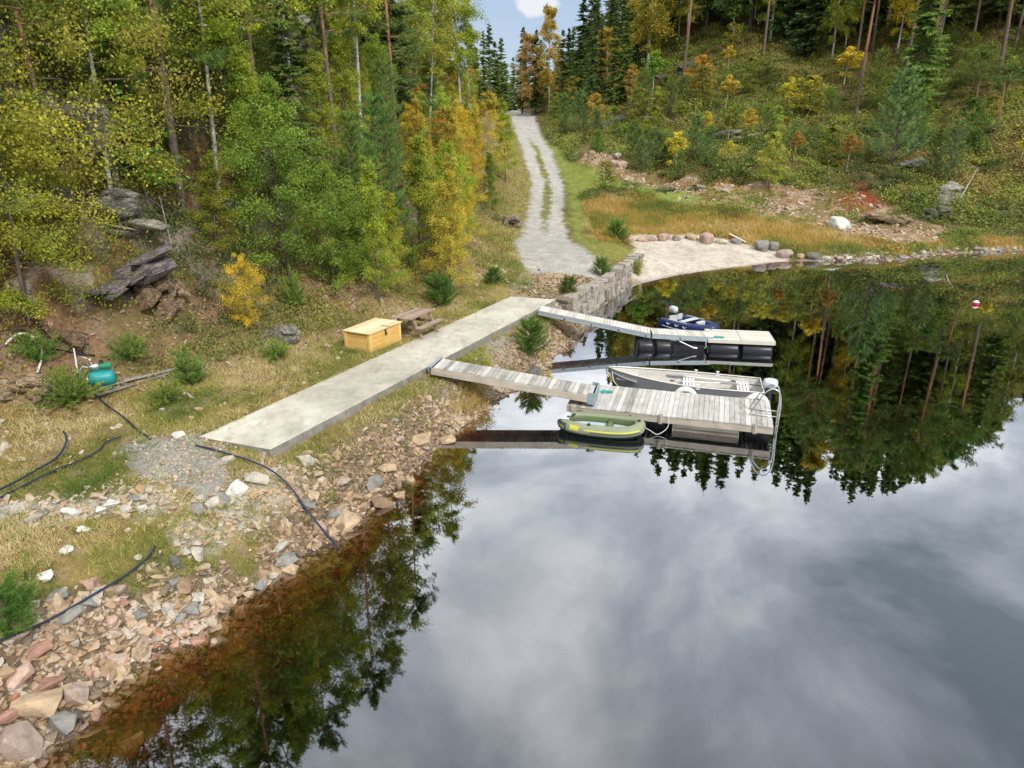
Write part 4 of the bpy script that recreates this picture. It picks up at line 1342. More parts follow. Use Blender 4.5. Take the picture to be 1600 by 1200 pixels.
    ('pine_flat', 1526, 168, 82, 'pine', 'pine_tree', 'flat topped pine with orange trunk at the right edge', 'pine tree', 1.3),
    ('pine_b', 1553, 212, 95, 'spruce2', 'pine_tree', 'dark pine with grey trunk just right of the flat topped pine', 'pine tree', 1.2),
    ('pine_a', 1413, 126, ('h', 19), 'pine', 'pine_tree', 'straight bare pine trunk standing over the soft green young pines', 'pine tree', .8),
    ('pine_b', 1448, 128, ('h', 20), 'pine', 'pine_tree', 'leaning orange barked pine right of the straight bare trunk', 'pine tree', .8),
    ('pine_a', 1362, 84, ('h', 20), 'pine', 'pine_tree', 'grey trunked pine high on the slope left of the two bare pines', 'pine tree', .8),
    ('pine_a', 1337, 97, ('h', 18), 'pine', 'pine_tree', 'slim pine right of the small yellow birch on the tree line', 'pine tree', .8),
    ('birch_far', 1300, 92, ('h', 15), 'yg', 'birch', 'white stemmed birch on the tree line above the small yellow birch', 'birch', .7),
    ('birch_far', 1402, 80, ('h', 15), 'yellow', 'birch', 'yellow birch leaning right between pine trunks', 'birch', .7),
    ('birch_far', 1320, 75, ('h', 14), 'yg', 'birch', 'second white stemmed birch deeper in the trees above the small yellow birch', 'birch', .7),
    ('pine_b', 1515, 92, ('h', 18), 'pine', 'pine_tree', 'dark trunked pine up the slope left of the flat topped pine', 'pine tree', .8),
    ('pine_a', 1583, 82, ('h', 19), 'pine', 'pine_tree', 'pine with bright orange bark in the top right corner', 'pine tree', .8),
    ('pine_a', 1193, 85, ('h', 19), 'pine', 'pine_tree', 'lone pine trunk on the tree line right of the small golden birches', 'pine tree', .8),
    ('leafy_far2', 1145, 70, ('h', 7), 'bright', 'small_birch', 'fresh green tree on the tree line near the lone pine trunk', 'small birch', 1.2),
    ('spruce_a', 1262, 88, ('h', 19), 'spruce', 'spruce', 'dark spruce with visible trunk above the wide golden bush', 'spruce', 1.0),
]


def place_spec():
    hits = cast([(s[1], s[2]) for s in SPEC])
    for s, p in zip(SPEC, hits):
        key, px, py, top, c, name, label, cat, sx = s
        if py < 185 and 740 < px < 945 and key[0] == 's': sx *= 1.35
        h0 = PROTO[key][2]
        if isinstance(top, tuple): hh = top[1]
        else:
            _, _, zt = gy(px, top, p[1]); hh = max(zt - p[2], .3)
        if px > 1000 and py < 240 and isinstance(top, tuple): hh = min(hh, max(top_cap(p[0], p[1]) - p[2], 7))
        lean = (0, 0)
        if 'leaning' in label: lean = (0, math.radians(4))
        if key == 'pine_near': lean = (0, 0)
        g = None
        plant(key, p[0], p[1], p[2] - .05, hh / h0, random.uniform(0, 6.28), CG[c], name, label, cat, g, lean, sx)


place_spec()
MARKS = [('the tall left pine', 283, 312), ('the full green aspen', 455, 440), ('the young double pine', 600, 400), ('the many stemmed orange birch', 708, 330),
         ('the leaning birch', 722, 225), ('the golden roadside birch', 760, 300), ('the top left cliff', 405, 45), ('the dark skyline rock', 555, 105),
         ('the road crest', 816, 183), ('the crest birch', 858, 172), ('the mossy rock', 1060, 118), ('the wide golden bush', 1262, 182),
         ('the oval lime tree', 1201, 297), ('the soft green pine', 1393, 262), ('the flat topped pine', 1526, 168), ('the small yellow birch', 1318, 132),
         ('the hillside orange birch', 1093, 150), ('the lone pine trunk', 1193, 85), ('the straight pine', 1413, 126), ('the bluish green spruce', 985, 118),
         ('the corner pine', 1583, 82), ('the far left rocks', 62, 262), ('the road foot tree', 700, 405), ('the tree above the box', 520, 455)]
MPOS = cast([(a, b) for _, a, b in MARKS])
CWORD = dict(ypine='fresh green', yg='yellow green', lime='lime green', green='green', olive='olive', gold='golden', orange='orange', yellow='yellow', spruce='near black', spruce2='dark green', pine='mid green', bluepine='bluish green', juniper='dull green', brown='brownish')
KIND = {'leafy': ('broadleaf_tree', 'tree'), 'hazel': ('broadleaf_tree', 'tree'), 'birch': ('birch', 'birch'), 'sapling': ('birch_sapling', 'sapling'), 'spruce': ('spruce', 'spruce'), 'pine': ('pine_tree', 'pine tree'), 'ypine': ('young_pine', 'young pine')}
USED = {}


def where(x, y, marks, pos, far=6.0):
    best = None
    for (ph, *_), p in zip(marks, pos):
        d = math.hypot(p[0] - x, (p[1] - y) * .8)
        if best is None or d < best[0]: best = (d, ph, p)
    d, ph, p = best
    ax = (x / y - p[0] / p[1]) * p[1]; dy = y - p[1]
    if abs(ax) > abs(dy) * .7: w = 'to the right of' if ax > 0 else 'to the left of'
    else: w = 'behind' if dy > 0 else 'in front of'
    if abs(ax) > .5 * abs(dy) and abs(dy) > .4 * abs(ax): w = ('behind and right of' if ax > 0 else 'behind and left of') if dy > 0 else ('in front and right of' if ax > 0 else 'in front and left of')
    q = 'just' if d < far * .4 else ('' if d < far * .8 else ('farther' if d < far * 1.6 else 'well'))
    return (q + ' ' + w + ' ' + ph).strip()


# stands of look-alike trees that nothing in the photograph tells apart
hits_x = lambda x, y: h1(x, y)


def stand(n, xr, yr, cond, keys, colours, name, label, cat, group, hr, mind=2.0, sx=1.0, seed=0):
    r = random.Random(seed); done = 0; tries = 0
    while done < n and tries < n * 60:
        tries += 1
        x, y = r.uniform(*xr), r.uniform(*yr)
        if not cond(x, y) or abs(x) / y > .84: continue
        if any((x - a) ** 2 + (y - b) ** 2 < mind ** 2 for a, b in PLACED): continue
        z = h1(x, y)
        if z < .3: continue
        key = r.choice(keys); hh = r.uniform(*hr)
        if x > 11 and hh > 7:
            hh = min(hh * 1.25, (top_cap(x, y) - z) * r.uniform(.82, 1.0))
            if hh < 6: continue
        cl = colours
        if group.startswith('thicket') and x / y > -.15: cl = ['gold', 'yellow', 'yg', 'gold', 'yellow', 'yg', 'lime']
        cw = r.choice(cl); nm, ct = KIND[key.split('_')[0]]
        if key.startswith(('spruce', 'pine', 'ypine')) and cw in ('yg', 'lime', 'green', 'olive', 'gold', 'orange', 'yellow'): cw = 'spruce2' if key.startswith('spruce') else 'pine'
        if key.startswith(('leafy', 'birch')) and cw in ('spruce', 'spruce2', 'pine', 'juniper', 'bluepine'): cw = 'olive'
        size = 'small' if hh < 4 else ('tall' if hh > 12 else 'middling')
        lb = '%s %s %s %s' % (size, CWORD[cw], 'broadleaf tree' if nm == 'broadleaf_tree' else ct, where(x, y, MARKS, MPOS))
        plant(key, x, y, z - .05, hh / PROTO[key][2], r.uniform(0, 6.28), CG[cw], nm, lb, ct, group, (0, 0), sx * r.uniform(.9, 1.15))
        done += 1


def road_clear(x, y, m=3.0):
    return abs(x - float(road_x(y))) > m + 1.8


# left hillside thicket
stand(92, (-13, -1), (27, 62), lambda x, y: x < road_x(y) - 5.2 and x < -2.6 - max(0, (30 - y)) * .8 and x > -14 and y > 27 + max(0, (-x - 6)) * .6, ['leafy_a', 'leafy_b', 'leafy_a', 'leafy_b', 'ypine_near', 'sapling_b', 'leafy_b'],
      ['yg', 'green', 'lime', 'yg', 'yellow', 'green', 'gold'], 'broadleaf_tree', 'young broadleaf tree in the mixed thicket between the pine slope and the gravel road', 'tree', 'thicket trees on the left slope', (3.2, 6.8), 1.05, .82, seed=1)
stand(24, (-13, -2), (30, 58), lambda x, y: x < road_x(y) - 6 and x < -5.6, ['spruce_near', 'ypine_near', 'spruce_near'], ['spruce2', 'pine', 'ypine'], 'spruce',
      'dark young conifer among the thicket trees', 'spruce', 'young conifers in the thicket', (4.5, 8.0), .95, seed=14)
stand(16, (-12, -3), (34, 70), lambda x, y: x < road_x(y) - 6.5, ['birch_c', 'sapling_b'], ['orange', 'gold', 'yellow', 'gold'], 'birch_sapling',
      'golden or orange birch sapling in the thicket left of the gravel road', 'sapling', 'autumn saplings left of the road', (3.5, 6.0), 1.3, seed=2)
stand(28, (-17, -6), (36, 75), lambda x, y: x < road_x(y) - 9, ['birch_a', 'birch_b'], ['yg', 'lime', 'olive', 'yg'], 'birch',
      'tall birch in the stand along the top of the left hillside', 'birch', 'tall birches on the left hillside', (13, 17), 2.2, .85, seed=3)
stand(9, (-24, -8), (38, 85), lambda x, y: x < road_x(y) - 9, ['spruce_a', 'spruce_b', 'pine_a'], ['spruce2', 'pine', 'spruce2'], 'spruce',
      'dark conifer among the birches on the left hilltop', 'spruce', 'conifers on the left hilltop', (13, 18), 2.6, seed=4)
stand(16, (-24, -12), (20, 36), lambda x, y: x < -12.2 - (y - 22) * .12, ['leafy_a', 'leafy_c', 'spruce_near', 'leafy_b'], ['green', 'olive', 'yg', 'juniper', 'olive'], 'broadleaf_tree',
      'shaded broadleaf tree on the steep slope around and behind the tall pine', 'tree', 'trees around the tall pine', (4.5, 8), 1.7, seed=5)
stand(6, (-24, -12.5), (16, 27), lambda x, y: x < -14.5, ['pine_near', 'birch_a'], ['pine', 'yg'], 'pine_tree',
      'tall tree on the upper left slope above the frame', 'pine tree', 'tall trees above the left cliff', (11, 14), 2.5, seed=6)
# road crest and flat behind it
stand(70, (-34, 30), (134, 176), lambda x, y: road_clear(x, y, 2) or y > 146, ['spruce_a', 'spruce_b'], ['spruce2', 'spruce', 'spruce2', 'pine'], 'spruce',
      'dark spruce in the forest edge behind the road crest', 'spruce', 'spruces behind the road crest', (8, 12), 2.4, 1.25, seed=7)
stand(12, (-22, -4), (86, 128), lambda x, y: x < road_x(y) - 5.5, ['birch_c', 'leafy_far', 'spruce_b'], ['olive', 'gold', 'yg', 'spruce2'], 'broadleaf_tree',
      'mixed tree beside the upper left side of the gravel road', 'tree', 'trees along the upper left of the road', (4, 7.5), 2.0, seed=8)
# right hill top forest
tree_line = lambda x: 98 + 14 * max(0, min(1, (45 - x) / 25))
stand(118, (12, 84), (88, 150), lambda x, y: y > tree_line(x) - max(0, x - 48) * .55 and y < tree_line(x) + 32, ['spruce_a', 'spruce_b', 'spruce_a', 'spruce_c'], ['spruce', 'spruce2', 'pine', 'spruce2', 'pine'], 'spruce',
      'dark tall conifer in the dense forest along the top of the right hill', 'spruce', 'dense forest on top of the right hill', (17, 25), 2.3, .9, seed=9)
stand(20, (14, 80), (88, 130), lambda x, y: y > tree_line(x) - 3 - max(0, x - 48) * .55 and y < tree_line(x) + 12, ['birch_far', 'birch_b'], ['yg', 'olive', 'gold', 'yg'], 'birch',
      'yellow green birch among the conifers of the right hilltop forest', 'birch', 'birches in the right hilltop forest', (12, 18), 2.3, .85, seed=10)
stand(18, (36, 105), (74, 104), lambda x, y: y < tree_line(x) and y > 66 + max(0, 60 - x) * .6, ['pine_a', 'pine_b', 'spruce_b'], ['pine', 'pine', 'spruce2'], 'pine_tree',
      'pine on the far right slope beyond the flat topped pine', 'pine tree', 'pines on the far right slope', (14, 18), 4.0, seed=11)
stand(64, (6, 62), (64, 104), lambda x, y: road_clear(x, y, 4) and y > 68 + max(0, 14 - x) * .9 and y < tree_line(x) - 2 and not (24 < x < 46 and 76 < y < 98 and (x * 7 + y * 3) % 5 > 1), ['ypine_far', 'ypine_far2', 'leafy_far', 'leafy_far2'], ['pine', 'olive', 'bluepine', 'green', 'yg', 'spruce2', 'yellow', 'lime', 'pine'], 'young_tree',
      'small green tree scattered over the mossy right hillside', 'young tree', 'small trees on the right hillside', (1.4, 4.2), 2.0, seed=12)

# ------------------------------------------------------------------ stones
def hull_proto(seed, npts=13, dims=(1, .75, .55), cuts=0, disp=0.0, bevel=.0):
    r = random.Random(seed); bm = bmesh.new()
    for i in range(npts):
        v = Vector((r.gauss(0, 1), r.gauss(0, 1), r.gauss(0, 1))).normalized()
        m = max(abs(v.x), abs(v.y), abs(v.z)); k = r.uniform(.35, .85) if npts < 50 else r.uniform(.3, .65)
        v = v * (1 - k) + (v / m) * k * .9
        bm.verts.new((v.x * dims[0] * .5, v.y * dims[1] * .5, v.z * dims[2] * .5))
    res = bmesh.ops.convex_hull(bm, input=bm.verts)
    junk = [g for g in res['geom_interior'] if isinstance(g, bmesh.types.BMVert)]
    if junk: bmesh.ops.delete(bm, geom=junk, context='VERTS')
    bmesh.ops.dissolve_limit(bm, angle_limit=math.radians(9), verts=bm.verts, edges=bm.edges)
    if bevel: bmesh.ops.bevel(bm, geom=list(bm.edges), offset=bevel, segments=1, affect='EDGES')
    bmesh.ops.triangulate(bm, faces=bm.faces)
    if cuts:
        for _ in range(cuts):
            bmesh.ops.subdivide_edges(bm, edges=bm.edges, cuts=1, use_grid_fill=True)
            bmesh.ops.triangulate(bm, faces=bm.faces)
        co = np.array([v.co for v in bm.verts])
        n = (fbm(co[:, 0] * 1.0 + seed, co[:, 1] + co[:, 2] * 1.7, 3.0, 4, seed) - .5) + .5 * (np.round(fbm(co[:, 0] * .7 + co[:, 2] * 2.5, co[:, 1] * 1.3, 2.2, 2, seed + 5) * 6) / 6 - .5)
        for v, q in zip(bm.verts, n): v.co += v.co.normalized() * float(q) * disp
    me = bpy.data.meshes.new('stone shape %d' % seed); bm.to_mesh(me); bm.free()
    return me


SMALL = [hull_proto(100 + i, 12, (1, r_, h_)) for i, (r_, h_) in enumerate([(.8, .6), (.7, .45), (.9, .7), (.6, .5), (.75, .35), (.85, .55), (.65, .6), (.8, .4)])]
MID = []
for i in range(10):
    me = hull_proto(200 + i, 14, (1, random.uniform(.6, .85), random.uniform(.45, .7)), bevel=.018)
    me.materials.append(ROCK); MID.append(me)
BIG = []


def cliff_mat():
    t = NT('cracked bedrock')
    oi = t.n('ObjectInfo'); co = t.coord('Object', (1, 1, 2.2))
    n1 = t.noise(4.0, 7, co, .65); n2 = t.noise(19.0, 5, co, .7)
    c = t.mix(1.0, oi.outputs['Color'], t.ramp(n1, [(.3, (.38, .36, .34)), (.5, (.95, .93, .9)), (.72, (1.55, 1.5, 1.42))]), 'MULTIPLY')
    vo = t.n('TexVoronoi', feature='DISTANCE_TO_EDGE'); vo.inputs['Scale'].default_value = 5.0
    wv = t.n('VectorMath', operation='ADD'); t.l(co, wv.inputs[0])
    nn = t.n('TexNoise'); nn.inputs['Scale'].default_value = 3; t.l(co, nn.inputs['Vector'])
    sc_ = t.n('VectorMath', operation='SCALE'); sc_.inputs['Scale'].default_value = .35; t.l(nn.outputs['Color'], sc_.inputs[0]); t.l(sc_.outputs[0], wv.inputs[1]); t.l(wv.outputs[0], vo.inputs['Vector'])
    crack = t.rng(vo.outputs['Distance'], .0, .035, 1, 0)
    c = t.mix(t.math('MULTIPLY', crack, .75, True), c, (.04, .035, .03))
    c = t.mix(t.rng(n2, .58, .70, 0, .8), c, (.40, .42, .36))
    moss = t.noise(5.0, 4, co, .6)
    g = t.n('NewGeometry'); sx = t.n('SeparateXYZ'); t.l(g.outputs['Normal'], sx.inputs[0])
    c = t.mix(t.math('MULTIPLY', t.rng(moss, .50, .62), t.rng(sx.outputs['Z'], .2, .8), True), c, (.13, .12, .035))
    t.color(c); t.rough(.9); t.bump(t.math('SUBTRACT', t.math('ADD', n1, t.math('MULTIPLY', n2, .5)), t.math('MULTIPLY', crack, .8)), 1.0, .10)
    return t.m


ROCKB = cliff_mat()


def outcrop_proto(seed):
    """jointed rock: several angular blocks grown together, all tilted the same way"""
    r = random.Random(seed); bm = bmesh.new(); tilt = Matrix.Rotation(r.uniform(-.4, .4), 4, 'Y') @ Matrix.Rotation(r.uniform(-.35, .35), 4, 'X')
    for k in range(11):
        me = hull_proto(seed * 31 + k, 16, (r.uniform(.35, .75), r.uniform(.4, .8), r.uniform(.25, .5)), cuts=2, disp=.05)
        b2 = bmesh.new(); b2.from_mesh(me); bpy.data.meshes.remove(me)
        mt = tilt @ Matrix.Translation((r.uniform(-.38, .38), r.uniform(-.25, .25), r.uniform(-.28, .26))) @ Matrix.Rotation(r.uniform(-.3, .3), 4, 'Z')
        b2.transform(mt); tmp = bpy.data.meshes.new('t'); b2.to_mesh(tmp); b2.free(); bm.from_mesh(tmp); bpy.data.meshes.remove(tmp)
    me = bpy.data.meshes.new('outcrop shape %d' % seed); bm.to_mesh(me); bm.free(); me.materials.append(ROCKB)
    return me


for i in range(7): BIG.append(outcrop_proto(300 + i))
ROUND = []
for i in range(4):
    me = hull_proto(400 + i, 52, (1, .84, .78), cuts=2, disp=.10); me.materials.append(ROCK)
    me.polygons.foreach_set('use_smooth', [True] * len(me.polygons)); ROUND.append(me)


def small_data(me):
    V = np.array([v.co for v in me.vertices]); F = np.array([p.vertices[:] for p in me.polygons]); return V, F


SD = [small_data(m) for m in SMALL]


def scatter_stones(name, P, size, tint, label, sink=.2, mat=None):
    """P Nx3 ground points -> one mesh of loose stones"""
    r = np.random.default_rng(len(P))
    Vs, Fs, Ts, n0 = [], [], [], 0
    kind = r.integers(0, len(SD), len(P))
    for k, (V, F) in enumerate(SD):
        idx = np.where(kind == k)[0]
        if not len(idx): continue
        m = len(idx); a = r.uniform(0, 6.283, m); tx, ty = r.normal(0, .35, m), r.normal(0, .35, m)
        ca, sa = np.cos(a), np.sin(a)
        S = size[idx][:, None] * r.uniform(.8, 1.2, (m, 3))
        L = V[None] * S[:, None]
        x, y, z = L[..., 0], L[..., 1], L[..., 2]
        z2 = z + x * tx[:, None] + y * ty[:, None]
        X = x * ca[:, None] - y * sa[:, None] + P[idx, 0][:, None]
        Y = x * sa[:, None] + y * ca[:, None] + P[idx, 1][:, None]
        Z = z2 + (P[idx, 2] + size[idx] * (.28 - sink))[:, None]
        nv = V.shape[0]
        Vs.append(np.stack([X, Y, Z], -1).reshape(-1, 3))
        Fs.append((F[None] + (np.arange(m) * nv)[:, None, None] + n0).reshape(-1, 3)); n0 += m * nv
        Ts.append(np.repeat(tint[idx], nv))
    me = np_mesh(name, np.concatenate(Vs), [np.concatenate(Fs)], mat or RUB, np.concatenate(Ts))
    o = bpy.data.objects.new(name, me); link(o); tag(o, label, kind='stuff'); return o


def sample(n, xr, yr, fn, r):
    """rejection sampling on the ground: fn(x,y,z,sd,rd,rough) -> probability"""
    out = []; got = 0
    while got < n:
        x = r.uniform(*xr, n * 2); y = r.uniform(*yr, n * 2)
        z, sd, rd, raw, beach, rough = ground_fields(x, y)
        p = fn(x, y, z, sd, rd, rough)
        k = r.uniform(0, 1, len(x)) < p
        out.append(np.stack([x[k], y[k], z[k], sd[k]], 1)); got += int(k.sum())
        if len(out) > 30: break
    return np.concatenate(out)[:n]


R9 = np.random.default_rng(5)
# loose stones of the bank, above and below the water line
def bankp(x, y, z, sd, rd, rough):
    n = fbm(x, y, .45, 4, 60)
    ins = sdist(x, y, slab)
    p = sstep(2.9, 1.4, sd + (n - .5) * 2.4) * sstep(-2.8, -.4, sd) * (y < 36.5) * (x < 5.5) * (ins < -.15)
    p = p * (1 - sstep(-.25, .3, sdist(x, y, grass_poly) + (fbm(x, y, 1.8, 3, 70) - .5) * 1.2)) * sstep(.25, .85, -ins + (n - .5) * .8)
    return p * sstep(2, 4, y)


P = sample(36000, (-14, 5.5), (3, 36.5), bankp, R9)
near = np.clip((16 - P[:, 1]) / 8, 0, 1)
size = R9.lognormal(-2.50, .46, len(P)) * (1 + .40 * near)
size = np.clip(size, .05, .36)
tn = fbm(P[:, 0], P[:, 1], .5, 3, 222)
tint = np.clip(.34 + (tn - .5) * .7 + R9.normal(0, .15, len(P)) + .30 * near * (R9.uniform(0, 1, len(P)) < .5), 0, 1)
scatter_stones('rubble', P[:, :3], size, tint, 'tan and pinkish broken stones heaped along the bank and under the shallow water')
# thin scatter of stones over the flat, the foot of the slope and the dirt bank
P = sample(6000, (-16, 2), (8, 40), lambda x, y, z, sd, rd, rough: sstep(.9, .2, seg_dist(x, y, pale_band, False)) * .9 + sstep(.9, .2, seg_dist(x, y, pale_band2, False)) * .8
           + .03 * (sd > 1) * (sdist(x, y, slab) < -.2) + 1.0 * (z > 1.4) * (z < 3.4) * (x < road_x(y)) * fbm(x, y, .4, 3, 7) ** 2, R9)
scatter_stones('loose_stones', P[:, :3], np.clip(R9.lognormal(-2.25, .45, len(P)), .05, .30), np.clip(.60 + R9.normal(0, .12, len(P)) - .25 * (P[:, 2] > 1.5), 0, 1), 'pale grey stones scattered in the dry grass and at the foot of the slope')
P = sample(3000, (4, 62), (46, 84), lambda x, y, z, sd, rd, rough: sstep(-.5, 1, sdist(x, y, dirt_poly)) * (.25 + fbm(x, y, .3, 3, 17) ** 2 * 2) + (x > 20) * sstep(-.6, 0, sd) * sstep(1.8, .6, sd), R9)
scatter_stones('bank_stones', P[:, :3], np.clip(R9.lognormal(-1.6, .45, len(P)), .09, .6), np.clip(.58 + R9.normal(0, .12, len(P)), 0, 1), 'pale stones lying on the bare earth bank and far shoreline')
P = sample(5200, (-9, 4), (10, 34), lambda x, y, z, sd, rd, rough: sstep(-.7, .9, sdist(x, y, gravel_a) + (fbm(x, y, 1.2, 3, 8) - .5) * 2.5) + sstep(-.4, .4, sdist(x, y, gravel_b) + (fbm(x, y, 1.2, 3, 8) - .5) * 1.5), R9)
scatter_stones('gravel', P[:, :3], np.clip(R9.lognormal(-3.1, .3, len(P)), .025, .09), np.clip(.69 + R9.normal(0, .035, len(P)), 0, 1), 'fine grey gravel patches beside the concrete strip')

RC = dict(tan=(.38, .28, .18), pale=(.42, .385, .32), grey=(.225, .215, .195), pink=(.33, .25, .205), red=(.32, .18, .13), dark=(.11, .105, .10), purple=(.17, .145, .155), white=(.56, .55, .50), brown=(.24, .16, .10), pinkish=(.42, .29, .23), mossy=(.13, .13, .10))
CN = dict(tan='tan', pale='pale', grey='grey', pink='pinkish', red='reddish', dark='dark', purple='purplish', white='whitish', brown='brown', pinkish='pink', mossy='mossy')


def rock(kind, p, s, c, label, cat='rock', group=None, name='rock', sc=(1, 1, 1), rz=None, tilt=.25, sink=.18):
    me = {'mid': MID, 'big': BIG, 'round': ROUND}[kind]
    o = bpy.data.objects.new(name, random.choice(me)); link(o)
    o.location = (p[0], p[1], p[2] + s * sc[2] * (.3 - sink))
    o.rotation_euler = (random.uniform(-tilt, tilt), random.uniform(-tilt, tilt), random.uniform(0, 6.28) if rz is None else rz)
    o.scale = (s * sc[0], s * sc[1], s * sc[2])
    cc = RC[c]; j = random.uniform(.88, 1.1)
    o.color = (cc[0] * j, cc[1] * j, cc[2] * j, 1)
    tag(o, label, cat, group); return o


# single stones that can be picked out: (px, py, size, colour, shape, label)
STN = [
    (32, 1172, 1.0, 'pink', 'mid', 'big mottled boulder half in the water at the bottom left corner'),
    (60, 1108, .75, 'tan', 'mid', 'flat brownish stone above the corner boulder'),
    (14, 1122, .45, 'red', 'mid', 'orange red stone at the left edge above the corner boulder'),
    (120, 1092, .55, 'pink', 'mid', 'tall pink stone beside the small orange stone near the water'),
    (152, 1118, .22, 'red', 'mid', 'small bright orange stone at the water edge lower left'),
    (36, 1062, .5, 'pinkish', 'mid', 'rounded pink stone in the lower left stone heap'),
    (78, 1072, .5, 'red', 'mid', 'reddish stone in the middle of the lower left stone heap'),
    (58, 1022, .5, 'red', 'mid', 'orange stone just below the near black hose'),
    (95, 1135, .5, 'grey', 'mid', 'flat grey green stone at the water edge near the corner boulder'),
    (108, 968, .5, 'grey', 'mid', 'large flat grey slab under the near black hose'),
    (92, 935, .5, 'grey', 'mid', 'grey stone above the near black hose'),
    (192, 945, .35, 'red', 'mid', 'reddish stone right below the near black hose'),
    (188, 925, .35, 'pink', 'mid', 'pink stone lying under the near black hose'),
    (175, 975, .38, 'pinkish', 'mid', 'rounded pink stone in the middle of the near bank'),
    (178, 993, .34, 'pink', 'mid', 'second pink stone below the rounded pink one'),
    (222, 1020, .42, 'tan', 'mid', 'long upright tan stone at the water edge'),
    (255, 993, .32, 'pale', 'mid', 'pale angular stone by the water left of the sunken boulder'),
    (240, 1005, .34, 'red', 'mid', 'reddish flat stone by the water left of the sunken boulder'),
    (360, 985, .95, 'brown', 'mid', 'large brown boulder lying just under the water'),
    (188, 1150, .8, 'brown', 'mid', 'sunken reddish brown boulder near the lower left'),
    (338, 950, .40, 'pale', 'mid', 'pale wedge stone at the water edge above the sunken boulder'),
    (350, 943, .35, 'tan', 'mid', 'tan flat stone behind the pale wedge stone'),
    (276, 882, .38, 'dark', 'mid', 'dark grey rounded stone at the upper end of the near hose'),
    (310, 868, .38, 'pale', 'mid', 'pale flat stone right of the dark rounded stone'),
    (408, 918, .30, 'grey', 'mid', 'grey stone touching the water below the stone heap'),
    (446, 880, .55, 'grey', 'mid', 'grey boulder at the water edge left of the blue black hose end'),
    (455, 893, .42, 'tan', 'mid', 'yellow tan wet stone in the water beside the grey boulder'),
    (538, 822, .72, 'tan', 'mid', 'large pointed tan boulder where the hose enters the water'),
    (520, 835, .5, 'tan', 'mid', 'tan boulder left of the large pointed one at the hose'),
    (482, 722, .58, 'pale', 'mid', 'pale boulder near the near corner of the concrete strip'),
    (412, 715, .35, 'pink', 'mid', 'pinkish stone at the near corner of the concrete strip'),
    (658, 690, .85, 'tan', 'mid', 'largest tan slab stone on the bank below the concrete strip'),
    (625, 690, .40, 'pink', 'mid', 'pinkish stone left of the largest tan slab stone'),
    (700, 690, .5, 'tan', 'mid', 'tan pointed stone at the water right of the largest slab stone'),
    (605, 735, .55, 'tan', 'mid', 'long tan stone on the bank above the grey blocky stone'),
    (588, 760, .65, 'grey', 'mid', 'grey blocky stone near the water in the middle of the bank'),
    (598, 790, .60, 'brown', 'mid', 'brown block half in the water in the middle of the bank'),
    (625, 775, .4, 'tan', 'mid', 'tan stone at the waterline right of the brown block'),
    (535, 755, .45, 'pink', 'mid', 'leaning pinkish stone between hose and water'),
    (482, 790, .42, 'grey', 'mid', 'grey flat stone right of the blue black hose'),
    (500, 830, .42, 'pinkish', 'mid', 'pink stone lying against the blue black hose'),
    (372, 770, .6, 'white', 'mid', 'whitish block in the grass left of the blue black hose'),
    (402, 752, .65, 'pale', 'mid', 'long pale slab beneath the blue black hose'),
    (348, 783, .5, 'grey', 'mid', 'grey block next to the whitish block in the grass'),
    (330, 790, .42, 'pale', 'mid', 'pale stone left of the grey block in the grass'),
    (308, 800, .42, 'grey', 'mid', 'flattest grey stone at the left end of the pale stone row'),
    (132, 830, .34, 'white', 'mid', 'white triangular stone alone in the dry grass'),
    (103, 862, .28, 'white', 'mid', 'small white stone alone in the dry grass'),
    (68, 905, .36, 'white', 'mid', 'flat white stone near the small pine at the lower left'),
    (158, 800, .34, 'white', 'mid', 'white stone at the left of the pale stone cluster'), (175, 790, .38, 'white', 'mid', 'white stone in the pale stone cluster, second from left'),
    (196, 800, .34, 'pale', 'mid', 'pale stone in the lower middle of the pale stone cluster'), (212, 782, .36, 'grey', 'mid', 'grey stone at the upper right of the pale stone cluster'),
    (226, 796, .34, 'white', 'mid', 'rightmost white stone of the pale stone cluster'), (55, 812, .42, 'pale', 'mid', 'long pale stone at the left of the dry grass'),
    (30, 802, .42, 'pale', 'mid', 'pale stone near the left edge of the dry grass'), (112, 806, .42, 'white', 'mid', 'white stone left of the pale stone cluster'),
    (280, 683, .35, 'white', 'mid', 'white block at the near left corner of the concrete strip'),
    (355, 723, .4, 'pale', 'mid', 'pale stone where the blue black hose starts'),
    (1310, 358, 1.75, 'white', 'round', 'huge smooth whitish boulder on the dirt bank'),
    (798, 352, 1.5, 'pink', 'big', 'pinkish rock beside the lower left edge of the gravel road'),
    (875, 515, .8, 'red', 'mid', 'reddish block on the bank below the metal gangway'),
    (893, 518, .8, 'pink', 'mid', 'pinkish block at the water below the metal gangway'),
    (880, 500, .9, 'tan', 'mid', 'tan slab directly under the metal gangway'),
    (870, 488, .7, 'pink', 'mid', 'pinkish slab near the start of the metal gangway'),
    (835, 590, .8, 'dark', 'mid', 'dark wet rock at the water between the two gangways'),
    (972, 262, 1.3, 'pinkish', 'round', 'pink boulder at the top edge of the grass strip'), (960, 258, 1.0, 'pinkish', 'round', 'left one of two pink boulders by the grass strip'),
    (965, 246, .9, 'pale', 'round', 'pale small boulder behind the pink pair at the grass strip'), (1133, 302, 1.2, 'pink', 'mid', 'pink boulder at the near end of the dirt bank'),
]
pts = cast([(s[0], s[1]) for s in STN])
for s, p in zip(STN, pts):
    if 'sunken' in s[5] or 'under the water' in s[5]: p = (p[0], p[1], -.20 - s[2] * .34)
    nm = 'boulder' if s[2] > .5 else 'stone'
    rock(s[4], p, s[2], s[3], s[5], nm, None, nm, tilt=.35)
